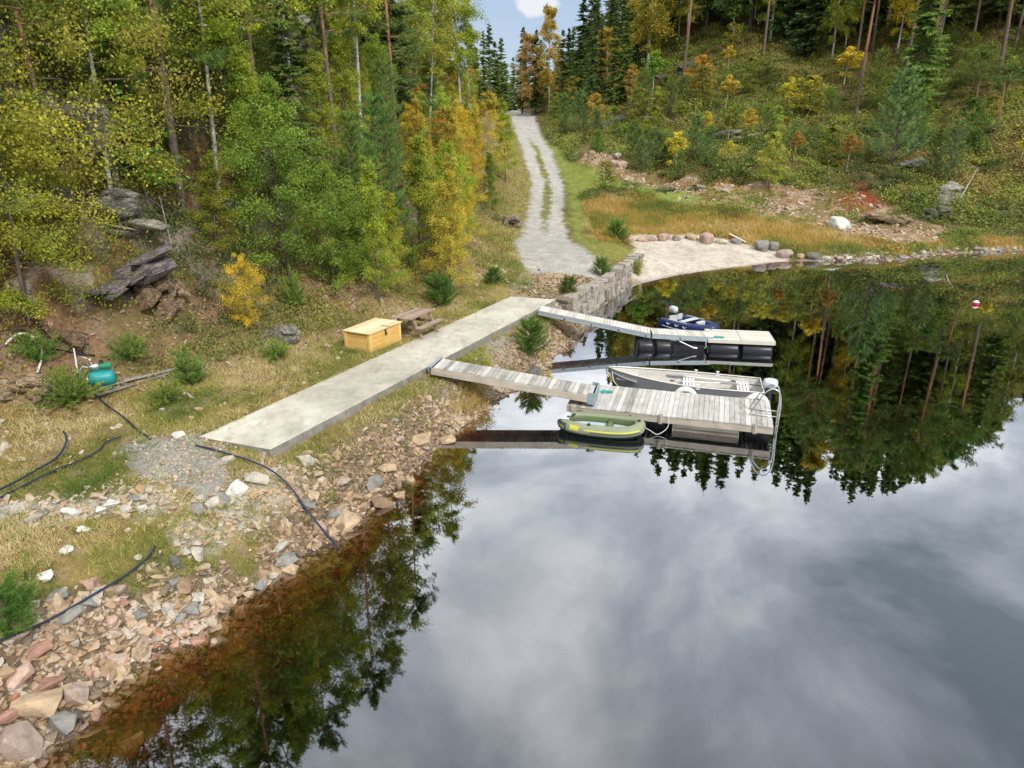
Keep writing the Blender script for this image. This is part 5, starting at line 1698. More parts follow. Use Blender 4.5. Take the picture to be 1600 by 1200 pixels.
# row of boulders behind the beach
for i, (px, py, s, c) in enumerate([(984, 377, .7, 'pinkish'), (1002, 377, .85, 'pinkish'), (1012, 376, .9, 'pink'), (1022, 375, .6, 'pinkish'), (1036, 374, 1.15, 'pinkish'), (1057, 374, .9, 'pink'),
                                    (1080, 373, 1.0, 'tan'), (1104, 377, 1.5, 'pinkish'), (1127, 380, .8, 'pale'), (1150, 380, .8, 'grey'), (1190, 388, 1.5, 'grey'), (1208, 388, 1.2, 'grey'), (1225, 400, 1.1, 'pink'),
                                    (1250, 403, .75, 'tan'), (1271, 404, 1.05, 'mossy'), (1290, 405, .6, 'pale')]):
    p = cast([(px, py)])[0]
    o_ = ['first', 'second', 'third', 'fourth', 'fifth', 'sixth', 'seventh', 'eighth', 'ninth', 'tenth', 'eleventh', 'twelfth', 'thirteenth', 'fourteenth', 'fifteenth', 'sixteenth'][i]
    rock('round', p, s, c, '%s boulder, %s from the left in the row behind the sandy beach' % (CN[c], o_), 'boulder', 'boulders behind the beach', 'boulder', sc=(1.15, .85, .78), tilt=.12)
# stones edging the far shoreline
pxs = np.linspace(1302, 1600, 46); pys = np.interp(pxs, [1302, 1406, 1464, 1600], [407, 405, 397, 391])
pp = cast(list(zip(pxs, pys - 1)))
EMARK = [('the mossy beach boulder', 1271, 404), ('the huge whitish boulder', 1310, 358), ('the golden grass clump', 1375, 390), ('the brown bedrock ledge', 1440, 372), ('the rocky point', 1485, 360), ('the right frame edge', 1590, 385)]
EPOS = cast([(a, b) for _, a, b in EMARK])
for i, p in enumerate(pp):
    c = random.choice(['pale', 'grey', 'pink', 'pale', 'grey'])
    side = 'near the beach end' if i < 12 else ('near the middle' if i < 30 else 'toward the right edge of the frame')
    rock('mid', (p[0] + random.uniform(-.3, .3), p[1] + random.uniform(0, .8), p[2]), random.uniform(.45, .95), c, '%s shoreline stone %s' % (CN[c], where(p[0], p[1], EMARK, EPOS, 4.0)), 'stone', 'stones edging the far shoreline', 'stone')
# bigger stones of the left bank: each its own object
SMARK = [('the corner boulder', 32, 1172), ('the pink stone heap', 60, 1062), ('the near black hose', 150, 942), ('the dark rounded stone', 276, 882), ('the sunken brown boulder', 360, 985), ('the long upright tan stone', 222, 1020),
         ('the pointed tan boulder', 538, 822), ('the waterside grey boulder', 446, 880), ('the grey blocky stone', 588, 760), ('the largest tan slab stone', 658, 690), ('the concrete strip corner', 423, 705),
         ('the wooden gangway', 760, 600), ('the bank pine', 828, 553), ('the metal gangway', 890, 510), ('the orange sedge tuft', 735, 622), ('the middle of the blue black hose', 456, 776)]
SPOS = cast([(a, b) for _, a, b in SMARK])
P = sample(90, (-9, 4), (8, 36), lambda x, y, z, sd, rd, rough: bankp(x, y, z, sd, rd, rough) * (sd > -.9), np.random.default_rng(9))
for p in P:
    nr = p[1] < 14; c = random.choice(['tan', 'pale', 'pink', 'tan', 'grey', 'tan'] if not nr else ['pink', 'grey', 'tan', 'brown', 'pale', 'grey', 'tan', 'red'])
    wet = 'underwater' if p[3] < -.1 else ('at the waterline' if p[3] < .35 else 'on the dry bank')
    zone = where(p[0], p[1], SMARK, SPOS, 2.0)
    rock('mid', p[:3], random.uniform(.24, .42) * (1.2 if nr else 1), c, '%s stone %s, %s' % (CN[c], wet, zone), 'stone', 'larger stones of the left bank', 'stone', tilt=.5)

# rock outcrops (px, py of the foot, size m, colour, scale xyz, label)
OUT = [
    (100, 258, 2.6, 'grey', (1, .8, 1.2), 'grey rock face behind the yellow green leaves at the left'), (62, 262, 1.8, 'pale', (.7, .7, 1.4), 'pale upright rock at the far left behind leaves'),
    (150, 345, 2.2, 'grey', (1.2, .8, .6), 'layered grey ledge between the left foliage and the pine'), (165, 375, 1.9, 'pale', (1.2, .8, .4), 'flat pale ledge under the layered grey one'),
    (55, 345, 1.9, 'dark', (1.1, .8, .9), 'dark rock below the left foliage'), (185, 452, 2.1, 'purple', (1.2, 1.1, .55), 'purplish tilted rock slab dotted with fallen leaves'),
    (150, 480, 1.9, 'purple', (1.1, 1, .45), 'smaller purplish slab under the leaf dotted one'), (228, 490, 1.6, 'brown', (.8, .8, 1.0), 'brown cracked rock below the purplish slab'),
    (262, 480, 1.3, 'tan', (.6, .6, 1.2), 'orange brown rock face right of the cracked brown rock'), (80, 560, 1.3, 'brown', (.9, .7, .9), 'brownish rock above the teal pump'),
    (120, 550, .9, 'tan', (.6, .6, 1.1), 'narrow tan rock behind the teal pump'), (15, 630, 1.3, 'tan', (1, .8, .9), 'tan rock at the left edge below the white pipe'), (45, 640, .9, 'tan', (.6, .6, 1.0), 'upright tan rock next to the left edge rock'),
    (428, 535, 1.1, 'grey', (1.2, .8, .7), 'grey boulder under the bright yellow bush'), (455, 530, .7, 'pale', (1, .8, .8), 'pale small rock beside the grey boulder under the yellow bush'),
    (180, 605, .45, 'tan', (1, .8, .7), 'tan stone touching the right side of the teal pump tank'),
    (405, 52, 3.4, 'grey', (1.4, .9, 1.1), 'bare grey cliff near the top left of the frame'), (470, 60, 3.0, 'grey', (1.1, .8, 1.0), 'grey cliff step right of the bare top cliff'),
    (555, 105, 4.5, 'dark', (.8, .8, 1.5), 'dark rock face behind the orange birch on the left skyline'), (590, 130, 2.6, 'dark', (.8, .8, 1.2), 'dark rock right of the tall dark face'),
    (20, 240, 2.5, 'grey', (1, .8, 1.1), 'grey rock at the left edge behind leaves'), (330, 330, 1.4, 'grey', (1.2, .8, .5), 'low grey rock beside the dead branches at the pine foot'),
    (1060, 118, 5.0, 'dark', (1.0, .8, .9), 'dark mossy rock beside the tall pine on the right hill'), (1125, 222, 3.2, 'grey', (1.5, .9, .45), 'grey ledge above the pine row on the right slope'),
    (1165, 225, 3.0, 'pale', (1.4, .9, .4), 'pale ledge left of the lime green oval tree'), (955, 205, 3.4, 'dark', (.9, .8, .9), 'dark cracked rock right of the gravel road'),
    (1165, 178, 1.5, 'pale', (1, .8, .8), 'small pale rock on the moss above the pale ledge'), (1420, 270, 2.6, 'grey', (1.4, .8, .6), 'grey rock under the dark young pines'),
    (1485, 325, 3.2, 'grey', (.9, .8, .9), 'rocky point with whitish lichen on the right slope'), (1465, 345, 2.2, 'mossy', (1, .8, .8), 'lower block of the lichen covered rocky point'),
    (1424, 118, 1.8, 'brown', (1.1, .8, .6), 'rusty rock at the foot of the straight bare pine'), (1340, 182, 1.0, 'pale', (.8, .8, .8), 'little pale rock on the moss right of the wide golden bush'),
    (1395, 350, 2.4, 'brown', (1.5, 1.0, .45), 'long brown bedrock ledge in the dirt bank'), (1010, 232, 1.6, 'grey', (1, .8, .8), 'grey rock above the bluish pines'), (1100, 298, 1.4, 'pale', (1.4, .9, .4), 'pale flat rock at the foot of the pine row'),
]
pts = cast([(s[0], s[1]) for s in OUT])
for s, p in zip(OUT, pts):
    rz = random.uniform(-.5, .5)
    rock('big', (p[0], p[1] + s[2] * .3, p[2] + ((-.10 if s[2] > 2.5 and s[1] < 150 else .10) * s[2])), s[2], s[3], s[5], 'rock', None, 'rock_outcrop', s[4], rz, .22, .22)


# ------------------------------------------------------------------ grass, undergrowth and litter
def tufts(name, P, nb, ln, wd, tint, label, mat, spread=.08, lean=.55):
    r = np.random.default_rng(len(P) + nb)
    n = len(P)
    base = P[:, None, :3] + np.concatenate([r.normal(0, spread, (n, nb, 2)), np.full((n, nb, 1), -.02)], -1)
    wind = r.normal(0, .25, (n, 1, 3))
    dv = unit(np.concatenate([r.normal(0, lean, (n, nb, 2)), np.ones((n, nb, 1))], -1) + wind * np.array([1, 1, 0]))
    L = (np.asarray(ln)[:, None, None] if np.ndim(ln) else ln) * r.uniform(.5, 1.15, (n, nb, 1))
    tip = base + dv * L; tip[..., 2] -= L[..., 0] * .18 * r.uniform(0, 1, (n, nb))
    S = unit(np.cross(dv, r.normal(0, 1, dv.shape))) * wd
    T = np.clip(tint[:, None] + r.normal(0, .13, (n, nb)), 0, 1)
    V, F, t = blades(base.reshape(-1, 3), tip.reshape(-1, 3), S.reshape(-1, 3), T.ravel())
    o = bpy.data.objects.new(name, np_mesh(name, V, [F], mat, t)); link(o); tag(o, label, kind='stuff'); return o


GRASS = ramp_tint_mat('dry and green grass', [(0, (.08, .15, .025)), (.3, (.22, .25, .05)), (.5, (.40, .36, .10)), (.75, (.54, .43, .19)), (1, (.62, .53, .30))])
MEAD = ramp_tint_mat('autumn meadow grass', [(0, (.14, .18, .04)), (.3, (.28, .265, .055)), (.55, (.44, .33, .075)), (.8, (.46, .28, .075)), (1, (.56, .45, .19))])
UNDER = ramp_tint_mat('undergrowth leaves', [(0, (.05, .065, .03)), (.2, (.11, .15, .035)), (.45, (.20, .235, .045)), (.68, (.31, .29, .06)), (.85, (.30, .17, .07)), (1, (.44, .30, .08))])
MOSS = ramp_tint_mat('moss and heather', [(0, (.07, .09, .035)), (.25, (.13, .18, .04)), (.5, (.25, .285, .05)), (.75, (.38, .37, .08)), (.9, (.36, .29, .09)), (1, (.34, .20, .08))], trans=.35)
LITTER = ramp_tint_mat('fallen leaves', [(0, (.20, .085, .04)), (.4, (.34, .17, .06)), (.7, (.60, .42, .08)), (1, (.68, .58, .38))], trans=.1)
R7 = np.random.default_rng(77)
pave = lambda x, y: (sdist(x, y, slab) < -.06)


def shelfp(x, y, z, sd, rd, rough):
    n = fbm(x, y, .5, 3, 60)
    d = sstep(1.2, 2.6, sd + (n - .5) * 1.5) * sstep(2.6, 1.5, z) * sstep(-.2, .6, rd) * pave(x, y)
    bare = np.maximum(sdist(x, y, gravel_a) > -.1, sdist(x, y, gravel_b) > -.1)
    bare = np.maximum(bare, seg_dist(x, y, pale_band, False) < .35)
    apr = sdist(x, y, apron_poly) > -.3
    d = np.maximum(d, sstep(-.2, .2, sdist(x, y, grass_poly)) * .9)
    return d * (1 - bare * .92) * (1 - apr * .85) * (.25 + sstep(.35, .6, n))


P = sample(13000, (-16, 3), (6, 42), shelfp, R7)
t = .62 - (fbm(P[:, 0], P[:, 1], .45, 4, 60) - .45) * 2.2
tufts('grass', P, 12, R7.uniform(.09, .27, len(P)), .0075, np.clip(t, .05, .95), 'patchy dry yellow and green grass on the flat around the concrete strip', GRASS)
ang = R7.uniform(0, 1, (260, 2)); side = R7.integers(0, 4, 260)
lx = np.where(side == 0, -.93, np.where(side == 1, .93, (ang[:, 0] - .5) * 1.9)); ly = np.where(side == 2, -.58, np.where(side == 3, .58, (ang[:, 0] - .5) * 1.2))
wx, wy = -4.73 + lx * .447 - ly * .895 + R7.normal(0, .03, 260), 23.37 + lx * .895 + ly * .447 + R7.normal(0, .03, 260)
P = np.stack([wx, wy, hgt(wx, wy)], 1)
tufts('box_grass', P, 12, R7.uniform(.10, .26, len(P)), .007, np.clip(.4 + R7.normal(0, .2, len(P)), 0, 1), 'grass growing against the foot of the wooden box', GRASS)
s_ = R7.uniform(0, 1, 620); s_ = s_[fbm(s_ * 17, s_ * 0, 1.3, 2, 5) > .42]
P = np.stack([-7.55 + 7.47 * s_ + R7.normal(-.01, .035, len(s_)), 15.7 + 15.15 * s_, np.full(len(s_), 1.27)], 1)
tufts('edge_grass', P, 12, R7.uniform(.08, .22, len(P)), .0075, np.clip(.5 + R7.normal(0, .2, len(P)), 0, 1), 'grass creeping over the inner edge of the concrete strip', GRASS, .06, .9)
# grass and herbs along the lake side of the slab
def edgep(x, y, z, sd, rd, rough):
    e = -sdist(x, y, slab)
    return (e > .03) * sstep(1.5, .2, e + (fbm(x, y, 1.1, 3, 9) - .5) * 2.0) * (y > 14) * (y < 31) * (x * 2.04 > y - 27.2) * (1 - .9 * (sdist(x, y, gravel_b) > -.1))


P = sample(1500, (-7, 3), (14, 31), edgep, R7)
tufts('verge_grass', P, 12, R7.uniform(.08, .24, len(P)), .007, np.clip(.35 + R7.normal(0, .28, len(P)), 0, 1), 'green herbs and grass along the lake side of the concrete strip', GRASS)
# verge left of the road and the mown strip
P = sample(3800, (-5, 9), (36, 128), lambda x, y, z, sd, rd, rough: sstep(.1, .4, rd) * sstep(3.2, 1.4, rd) * (x < road_x(y) + 1.6) * (sd > .6) * (60 / (y + 20)), R7)
tufts('road_verge_grass', P, 10, R7.uniform(.14, .34, len(P)), .014, np.clip(.52 + R7.normal(0, .2, len(P)), 0, 1), 'yellowing grass along both edges of the gravel road', GRASS, .12)
P = sample(3600, (3, 17), (41, 90), lambda x, y, z, sd, rd, rough: np.maximum(sdist(x, y, green_poly), sdist(x, y, green2_poly)) > -.2, R7)
tufts('mown_grass', P, 10, .09, .012, np.clip(.26 + R7.normal(0, .12, len(P)), 0, 1), 'short fresh green grass strip right of the gravel road', GRASS, .14)
P = sample(300, (2.8, 5), (52, 94), lambda x, y, z, sd, rd, rough: np.abs(x - road_x(y)) < .32, R7)
tufts('ridge_grass', P, 12, R7.uniform(.08, .2, len(P)), .014, np.clip(.35 + R7.normal(0, .15, len(P)), 0, 1), 'grass ridge between the wheel tracks of the gravel road', GRASS, .12)


def meadp(x, y, z, sd, rd, rough):
    d = sstep(-.8, .4, sdist(x, y, meadow_poly) + (fbm(x, y, .6, 3, 12) - .5) * 2)
    return d * (sdist(x, y, sand_poly) < -.2) * (sd > .5) * (.25 + sstep(.3, .6, fbm(x, y, .35, 3, 91)))


P = sample(8200, (6, 66), (45, 64), meadp, R7)
t = .45 + (fbm(P[:, 0], P[:, 1], .25, 3, 55) - .5) * 2.6
tufts('meadow_grass', P, 12, R7.uniform(.22, .62, len(P)), .018, np.clip(t, .05, 1), 'orange and yellow autumn meadow grass above the sandy beach', MEAD, .2, .5)
P = np.concatenate([cast([(735 + R7.normal(0, 16), 622 + R7.normal(0, 14))]) for _ in range(60)])
tufts('sedge', P, 34, R7.uniform(.3, .55, len(P)), .007, np.clip(.75 + R7.normal(0, .15, len(P)), 0, 1), 'tall orange sedge tuft under the start of the wooden gangway', MEAD, .10, .8)
P = np.concatenate([cast([(a + R7.normal(0, 7), b + R7.normal(0, 5))]) for a, b in [(800, 525), (845, 560), (970, 440), (905, 478), (800, 590), (770, 520)] for _ in range(10)])
tufts('bank_grass', P, 26, R7.uniform(.2, .4, len(P)), .008, np.clip(.65 + R7.normal(0, .15, len(P)), 0, 1), 'straw coloured grass tufts on the bank and at the stone wall', MEAD, .10, .7)


def clumps(name, P, nl, rad, leaf, tint, label, mat=UNDER, flat=.3):
    r = np.random.default_rng(len(P) + nl)
    n = len(P); rad = rad[:, None, None]
    off = r.normal(0, 1, (n, nl, 3)) * np.array([.55, .55, .42]) * rad
    off[..., 2] = np.abs(off[..., 2]) * 1.15
    C = (P[:, None, :3] + off).reshape(-1, 3)
    T = np.clip(tint[:, None] + r.normal(0, .055, (n, nl)) + off[..., 2] / rad[..., 0] * .12, 0, 1).ravel()
    V, F, t = leaf_faces(C, leaf, T, r, flat)
    o = bpy.data.objects.new(name, np_mesh(name, V, [F], mat, t)); link(o); tag(o, label, kind='stuff'); return o


def rightp(x, y, z, sd, rd, rough):
    g = np.maximum(sdist(x, y, green_poly), sdist(x, y, meadow_poly)) < -.3
    return (x > road_x(y) + 2.6) * g * (sdist(x, y, dirt_poly) < .1 + 1.6 * (fbm(x, y, .5, 3, 3) - .45)) * (sd > 3) * (y < 66 + x * 1.6 + 40) * (60 / (y - 10)) * (.55 + .45 * sstep(.35, .6, fbm(x, y, .3, 3, 66)))


P = sample(15000, (4, 82), (54, 125), rightp, R7)
tn = fbm(P[:, 0], P[:, 1], .16, 4, 44)
low = sstep(9.5, 4.5, P[:, 2])
t = np.clip(.54 + .10 * (P[:, 2] > 8) + (tn - .5) * 1.7 + (fbm(P[:, 0], P[:, 1], .8, 2, 45) - .5) * .7 + R7.normal(0, .10, len(P)) - .16 * low, 0, 1)
clumps('undergrowth', P, 34, R7.uniform(.3, .75, len(P)), .19, t, 'mossy heather and bilberry undergrowth covering the right hillside', MOSS, 1.0)


P = sample(2300, (4, 76), (56, 118), lambda x, y, z, sd, rd, rough: rightp(x, y, z, sd, rd, rough) * sstep(.48, .62, fbm(x, y, .22, 3, 202)), R7)
clumps('low_bushes', P, 110, R7.uniform(.55, 1.15, len(P)), .18, np.clip(.30 + R7.normal(0, .20, len(P)), 0, .9), 'low bushes standing over the moss of the right hillside', MOSS)


def leftp(x, y, z, sd, rd, rough):
    n = fbm(x, y, .5, 3, 8)
    return (x < road_x(y) - 2.0) * (z > 1.6) * (y < 75) * (30 / (y + 8)) * (.12 + sstep(.42, .58, n)) * (.35 + .65 * sstep(2.5, 4.5, z))


P = sample(9500, (-22, 0), (14, 60), leftp, R7)
t = np.clip(.42 + (fbm(P[:, 0], P[:, 1], .3, 3, 46) - .5) * 1.3 + R7.normal(0, .14, len(P)), 0, 1)
clumps('slope_undergrowth', P, 44, R7.uniform(.14, .38, len(P)) * (1 + .02 * P[:, 1]), .085, t, 'low brown and green plants covering the left slope')
P = sample(800, (-16, 3), (7, 36), lambda x, y, z, sd, rd, rough: (sd > .6) * (z < 2) * pave(x, y) * sstep(.5, .62, fbm(x, y, .7, 3, 19)) * (sdist(x, y, gravel_a) < 0), R7)
clumps('herbs', P, 34, R7.uniform(.07, .18, len(P)), .045, np.clip(.45 + R7.normal(0, .15, len(P)), 0, 1), 'small green herbs between stones and grass')
P = sample(1200, (6, 66), (44, 72), lambda x, y, z, sd, rd, rough: (sd > .6) * np.maximum((np.abs(sdist(x, y, meadow_poly)) < 1.3) * .6, (sdist(x, y, dirt_poly) > -.5) * .22) * (sdist(x, y, sand_poly) < -.2) * sstep(.45, .6, fbm(x, y, .4, 3, 23)), R7)
clumps('meadow_shrubs', P, 36, R7.uniform(.25, .55, len(P)), .13, np.clip(.5 + (fbm(P[:, 0], P[:, 1], .2, 2, 7) - .5) * 1.6, 0, 1), 'low green and reddish shrubs among the meadow grass')
# leaves on the ground
P = sample(9000, (-18, 2), (8, 48), lambda x, y, z, sd, rd, rough: (sd > .4) * (x < road_x(y) - 1) * (.10 + .8 * (z > 1.5)) * (.4 + fbm(x, y, .6, 2, 33)), R7)
C = P[:, :3] + np.array([0, 0, .03])
V, F, t = leaf_faces(C, .055, np.clip(R7.beta(1.3, 1.1, len(P)), 0, 1), R7, 1.3, .7)
o = bpy.data.objects.new('fallen_leaves', np_mesh('fallen_leaves', V, [F], LITTER, t)); link(o)
tag(o, 'fallen yellow and brown leaves scattered over slope and flat', kind='stuff')
s_ = R7.uniform(0, 1, (160, 2)); q_ = np.abs(s_[:, 0] - .5) * 2
C = np.stack([-7.5 + 7.49 * s_[:, 1] + 1.95 * (.5 + np.sign(s_[:, 0] - .5) * q_ ** .5 * .5), 15.75 + 15.05 * s_[:, 1] - .68 * (.5 + np.sign(s_[:, 0] - .5) * q_ ** .5 * .5), np.full(160, 1.312)], 1)
V, F, t = leaf_faces(C, .05, np.clip(R7.beta(1.3, 1.1, 160), 0, 1), R7, 3.5, .7)
o = bpy.data.objects.new('path_leaves', np_mesh('path_leaves', V, [F], LITTER, t)); link(o)
tag(o, 'fallen leaves lying on the concrete strip', kind='stuff')
p0 = cast([(185 + R7.normal(0, 34), 432 + R7.normal(0, 24)) for _ in range(170)])
C = p0 + np.array([0, 0, .30]); C[:, 2] += R7.uniform(0, .25, len(C))

# ------------------------------------------------------------------ helpers for frames
def frame(name, label, cat, p, d, z=0.0, group=None):
    """Empty at p whose +x points along the ground direction d"""
    return thing(name, label, cat, (p[0], p[1], z), math.atan2(d[1], d[0]), group)


# ---- stone retaining wall
def stone_wall():
    t = thing('stone_wall', 'dry stone retaining wall of rough upright blocks between grass and water', 'wall', (wall_top[0][0], wall_top[0][1], 0))
    ox, oy = wall_top[0][:2]
    mb = MB(); cap = MB(); r = random.Random(3)
    path = smooth_path([(x, y, 0) for x, y in wall_top], 10)
    acc = [0]
    for a, b in zip(path, path[1:]): acc.append(acc[-1] + (b - a).length)
    tot = acc[-1]

    def at(s):
        s = min(max(s, 0), tot)
        for i in range(len(acc) - 1):
            if acc[i + 1] >= s: break
        f = (s - acc[i]) / max(acc[i + 1] - acc[i], 1e-6)
        p = path[i].lerp(path[i + 1], f); d = (path[i + 1] - path[i]).normalized()
        return p, d

    def block(m, s0, s1, z0, z1, out, depth):
        p, d = at((s0 + s1) / 2); nrm = Vector((d.y, -d.x, 0)); L = (s1 - s0) / 2 * .97
        vs = []
        for z in (z0, z1):
            for a, b in ((-L, out), (L, out), (L, out - depth), (-L, out - depth)):
                q = p + d * (a + r.uniform(-.04, .04)) + nrm * (b + r.uniform(-.06, .06)); q.z = z + r.uniform(-.04, .04)
                vs.append((q.x - ox, q.y - oy, q.z))
        m.tint = r.choice([.05, .1, .5, .72, .98, 1.0, .95, .90, .68])
        m.add(vs, [(3, 2, 1, 0), (4, 5, 6, 7), (0, 1, 5, 4), (1, 2, 6, 5), (2, 3, 7, 6), (3, 0, 4, 7)])
    for z0, z1, out in ((-.5, .12, .30), (.10, .62, .22), (.60, 1.02, .13)):
        s = -.2
        while s < tot:
            w = r.uniform(.32, .75); block(mb, s, s + w, z0, z1 + r.uniform(-.05, .05), out + r.uniform(-.04, .05), .7); s += w
    s = -.1
    while s < tot:
        w = r.uniform(.5, 1.0); block(cap, s, s + w * .95, 1.0, 1.17 + r.uniform(0, .07), .15 + r.uniform(-.05, .08), .55); s += w
    mb.build('wall_face', WALLM, t, bevel=.02); cap.build('coping', WALLM, t, bevel=.02)


def wall_mat():
    t = NT('grey wall stone')
    c = t.ramp(t.attr('tint'), [(0, (.17, .15, .13)), (.5, (.27, .23, .18)), (.75, (.36, .32, .27)), (1, (.30, .285, .26))])
    n1 = t.noise(5, 6, t.coord('Object'), .65)
    c = t.mix(1.0, c, t.ramp(n1, [(.3, (.5, .48, .46)), (.7, (1.25, 1.22, 1.15))]), 'MULTIPLY')
    t.color(c); t.rough(.9); t.bump(n1, .8, .05)
    return t.m


WALLM = wall_mat()
stone_wall()
pw = cast([(875, 478), (870, 472), (880, 484), (890, 488), (866, 478)])
for (px, py), s, lb in zip([(872, 480), (882, 486)], [.7, .6], ['pale slab leaning at the far right corner of the concrete strip', 'second pale slab between concrete strip and stone wall']):
    rock('mid', cast([(px, py)])[0], s, 'pale', lb, 'stone', None, 'stone')

# ---- storage box
def storage_box():
    t = frame('storage_box', 'new yellow pine storage box with a padlocked lid beside the concrete strip', 'storage box', (-4.73, 23.37), (.447, .895), 1.24)
    L, W, Hh = 1.75, 1.05, .74
    b = MB()
    for i in range(4):
        z0, z1 = .02 + i * .175, .02 + (i + 1) * .175 - .006
        b.tint = random.random() * .7
        for y0, y1 in ((-W / 2 + .02, -W / 2 + .045), (W / 2 - .045, W / 2 - .02)): b.box(-L / 2 + .06, L / 2 - .06, y0, y1, z0, z1)
    for i in range(4):
        z0, z1 = .02 + i * .175, .02 + (i + 1) * .175 - .006; b.tint = random.random() * .7
        for x0, x1 in ((-L / 2 + .02, -L / 2 + .045), (L / 2 - .045, L / 2 - .02)): b.box(x0, x1, -W / 2 + .06, W / 2 - .06, z0, z1)
    b.build('side_boards', M['newwood'], t)
    for sx in (-1, 1):
        for sy in (-1, 1):
            p = MB(); p.tint = random.uniform(.5, 1)
            cx, cy = sx * (L / 2 - .045), sy * (W / 2 - .045)
            p.box(cx - .05, cx + .05, cy - .05, cy + .05, 0, .722)
            p.build('corner_post', M['newwood'], t, bevel=.004)
    l = MB()
    for i in range(4):
        l.tint = random.random(); y0 = -W / 2 - .04 + i * (W + .08) / 4
        l.box(-L / 2 - .04, L / 2 + .04, y0, y0 + (W + .08) / 4 - .003, .724, .75)
    lid = l.build('lid', M['newlid'], t)
    h = MB(); h.box(-.02, .03, -W / 2 - .01, -W / 2 + .018, .58, .70); h.box(.12, .16, -W / 2 - .06, -W / 2 + .3, .752, .758)
    h.build('hasp', M['dark'], t)
    k = MB(); k.box(-.03, .04, -W / 2 - .045, -W / 2 - .012, .50, .575); k.tube([(-.018, -W / 2 - .028, .575), (-.018, -W / 2 - .028, .62), (.005, -W / 2 - .028, .64), (.028, -W / 2 - .028, .62), (.028, -W / 2 - .028, .575)], .007, 6)
    k.build('padlock', M['dark'], t, bevel=.003)


storage_box()

# ---- picnic table
def picnic_table():
    t = frame('picnic_table', 'brown wooden picnic table with two fixed benches by the concrete strip', 'picnic table', (-3.52, 24.88), (.44, .9), 1.29)
    m = MB()
    for i in range(5):
        m.tint = random.random(); y0 = -.375 + i * .15; m.box(-.78, .78, y0, y0 + .143, .715, .75)
    m.build('tabletop', M['brownwood'], t, bevel=.003)
    for sy in (-1, 1):
        b = MB()
        for i in range(2):
            b.tint = random.random(); y0 = sy * .69 - .13 + i * .135; b.box(-.78, .78, y0, y0 + .128, .425, .46)
        b.build('bench', M['brownwood'], t, bevel=.003)
    for sx in (-.52, .52):
        for sy in (-1, 1):
            l = MB(); l.tint = random.random(); l.beam((sx, sy * .26, .71), (sx, sy * .66, 0.0), .045, .10, (0, 1, .3)); l.build('leg', M['brownwood'], t)
        c = MB(); c.tint = .3; c.box(sx + .024, sx + .066, -.80, .80, .33, .423); c.box(sx + .024, sx + .066, -.35, .35, .622, .713)
        c.beam((sx * .95, 0, .38), (sx * .2, 0, .70), .04, .07, (0, 1, 0))
        c.build('cross_beam', M['brownwood'], t)


picnic_table()


# ---- wooden gangway
def gangway_frame(name, label, A, B):
    A, B = Vector(A), Vector(B); d = B - A
    rz = math.atan2(d.y, d.x); ry = -math.atan2(d.z, math.hypot(d.x, d.y))
    t = thing(name, label, 'gangway', A, rz, None, (0, ry, rz))
    return t, d.length


t, L = gangway_frame('wooden_gangway', 'weathered wooden gangway from the concrete strip down to the plank dock', (-2.33, 21.22, 1.37), (2.55, 20.05, .86))
m = MB(); n = int(L / .15)
for i in range(n):
    m.tint = random.random(); x0 = .02 + i * (L - .1) / n
    m.box(x0, x0 + (L - .1) / n - .010, -.45, .45, -.03 + random.uniform(-.003, .003), 0)
    if i % 4 == 2: m.box(x0 + .04, x0 + .08, -.43, .30, .0, .028)
m.build('deck_boards', M['deck'], t)
for sy in (-1, 1):
    m = MB(); m.tint = random.random(); m.box(-.05, L, sy * .45 - .025, sy * .45 + .025, -.24, -.034); m.build('side_beam', M['fascia'], t, bevel=.004)
m = MB(); m.box(L - .02, L + .03, -.47, .47, -.33, .09); m.box(L - .20, L - .022, -.49, -.477, -.28, .09); m.box(L - .20, L - .022, .477, .49, -.28, .09)
m.build('end_bracket', M['bluegalv'], t, bevel=.004)
m = MB(); m.box(-.14, -.03, -.50, .62, -.02, .012); m.box(-.14, -.10, -.5, .3, -.14, -.02); m.build('hinge_plate', M['galv'], t)
m = MB()
for q in range(3): m.tube([(L - .3 - .12 * q, -.2 + .1 * math.cos(k), .012 + .008 * q) for k in range(2)], .01, 5)
# ---- wooden dock
DK_U, DK_V = Vector((.961, -.276, 0)), Vector((.276, .961, 0))
DK_O = Vector((1.625, 19.76, 0)); DL, DW, DZ = 5.86, 2.1, .5


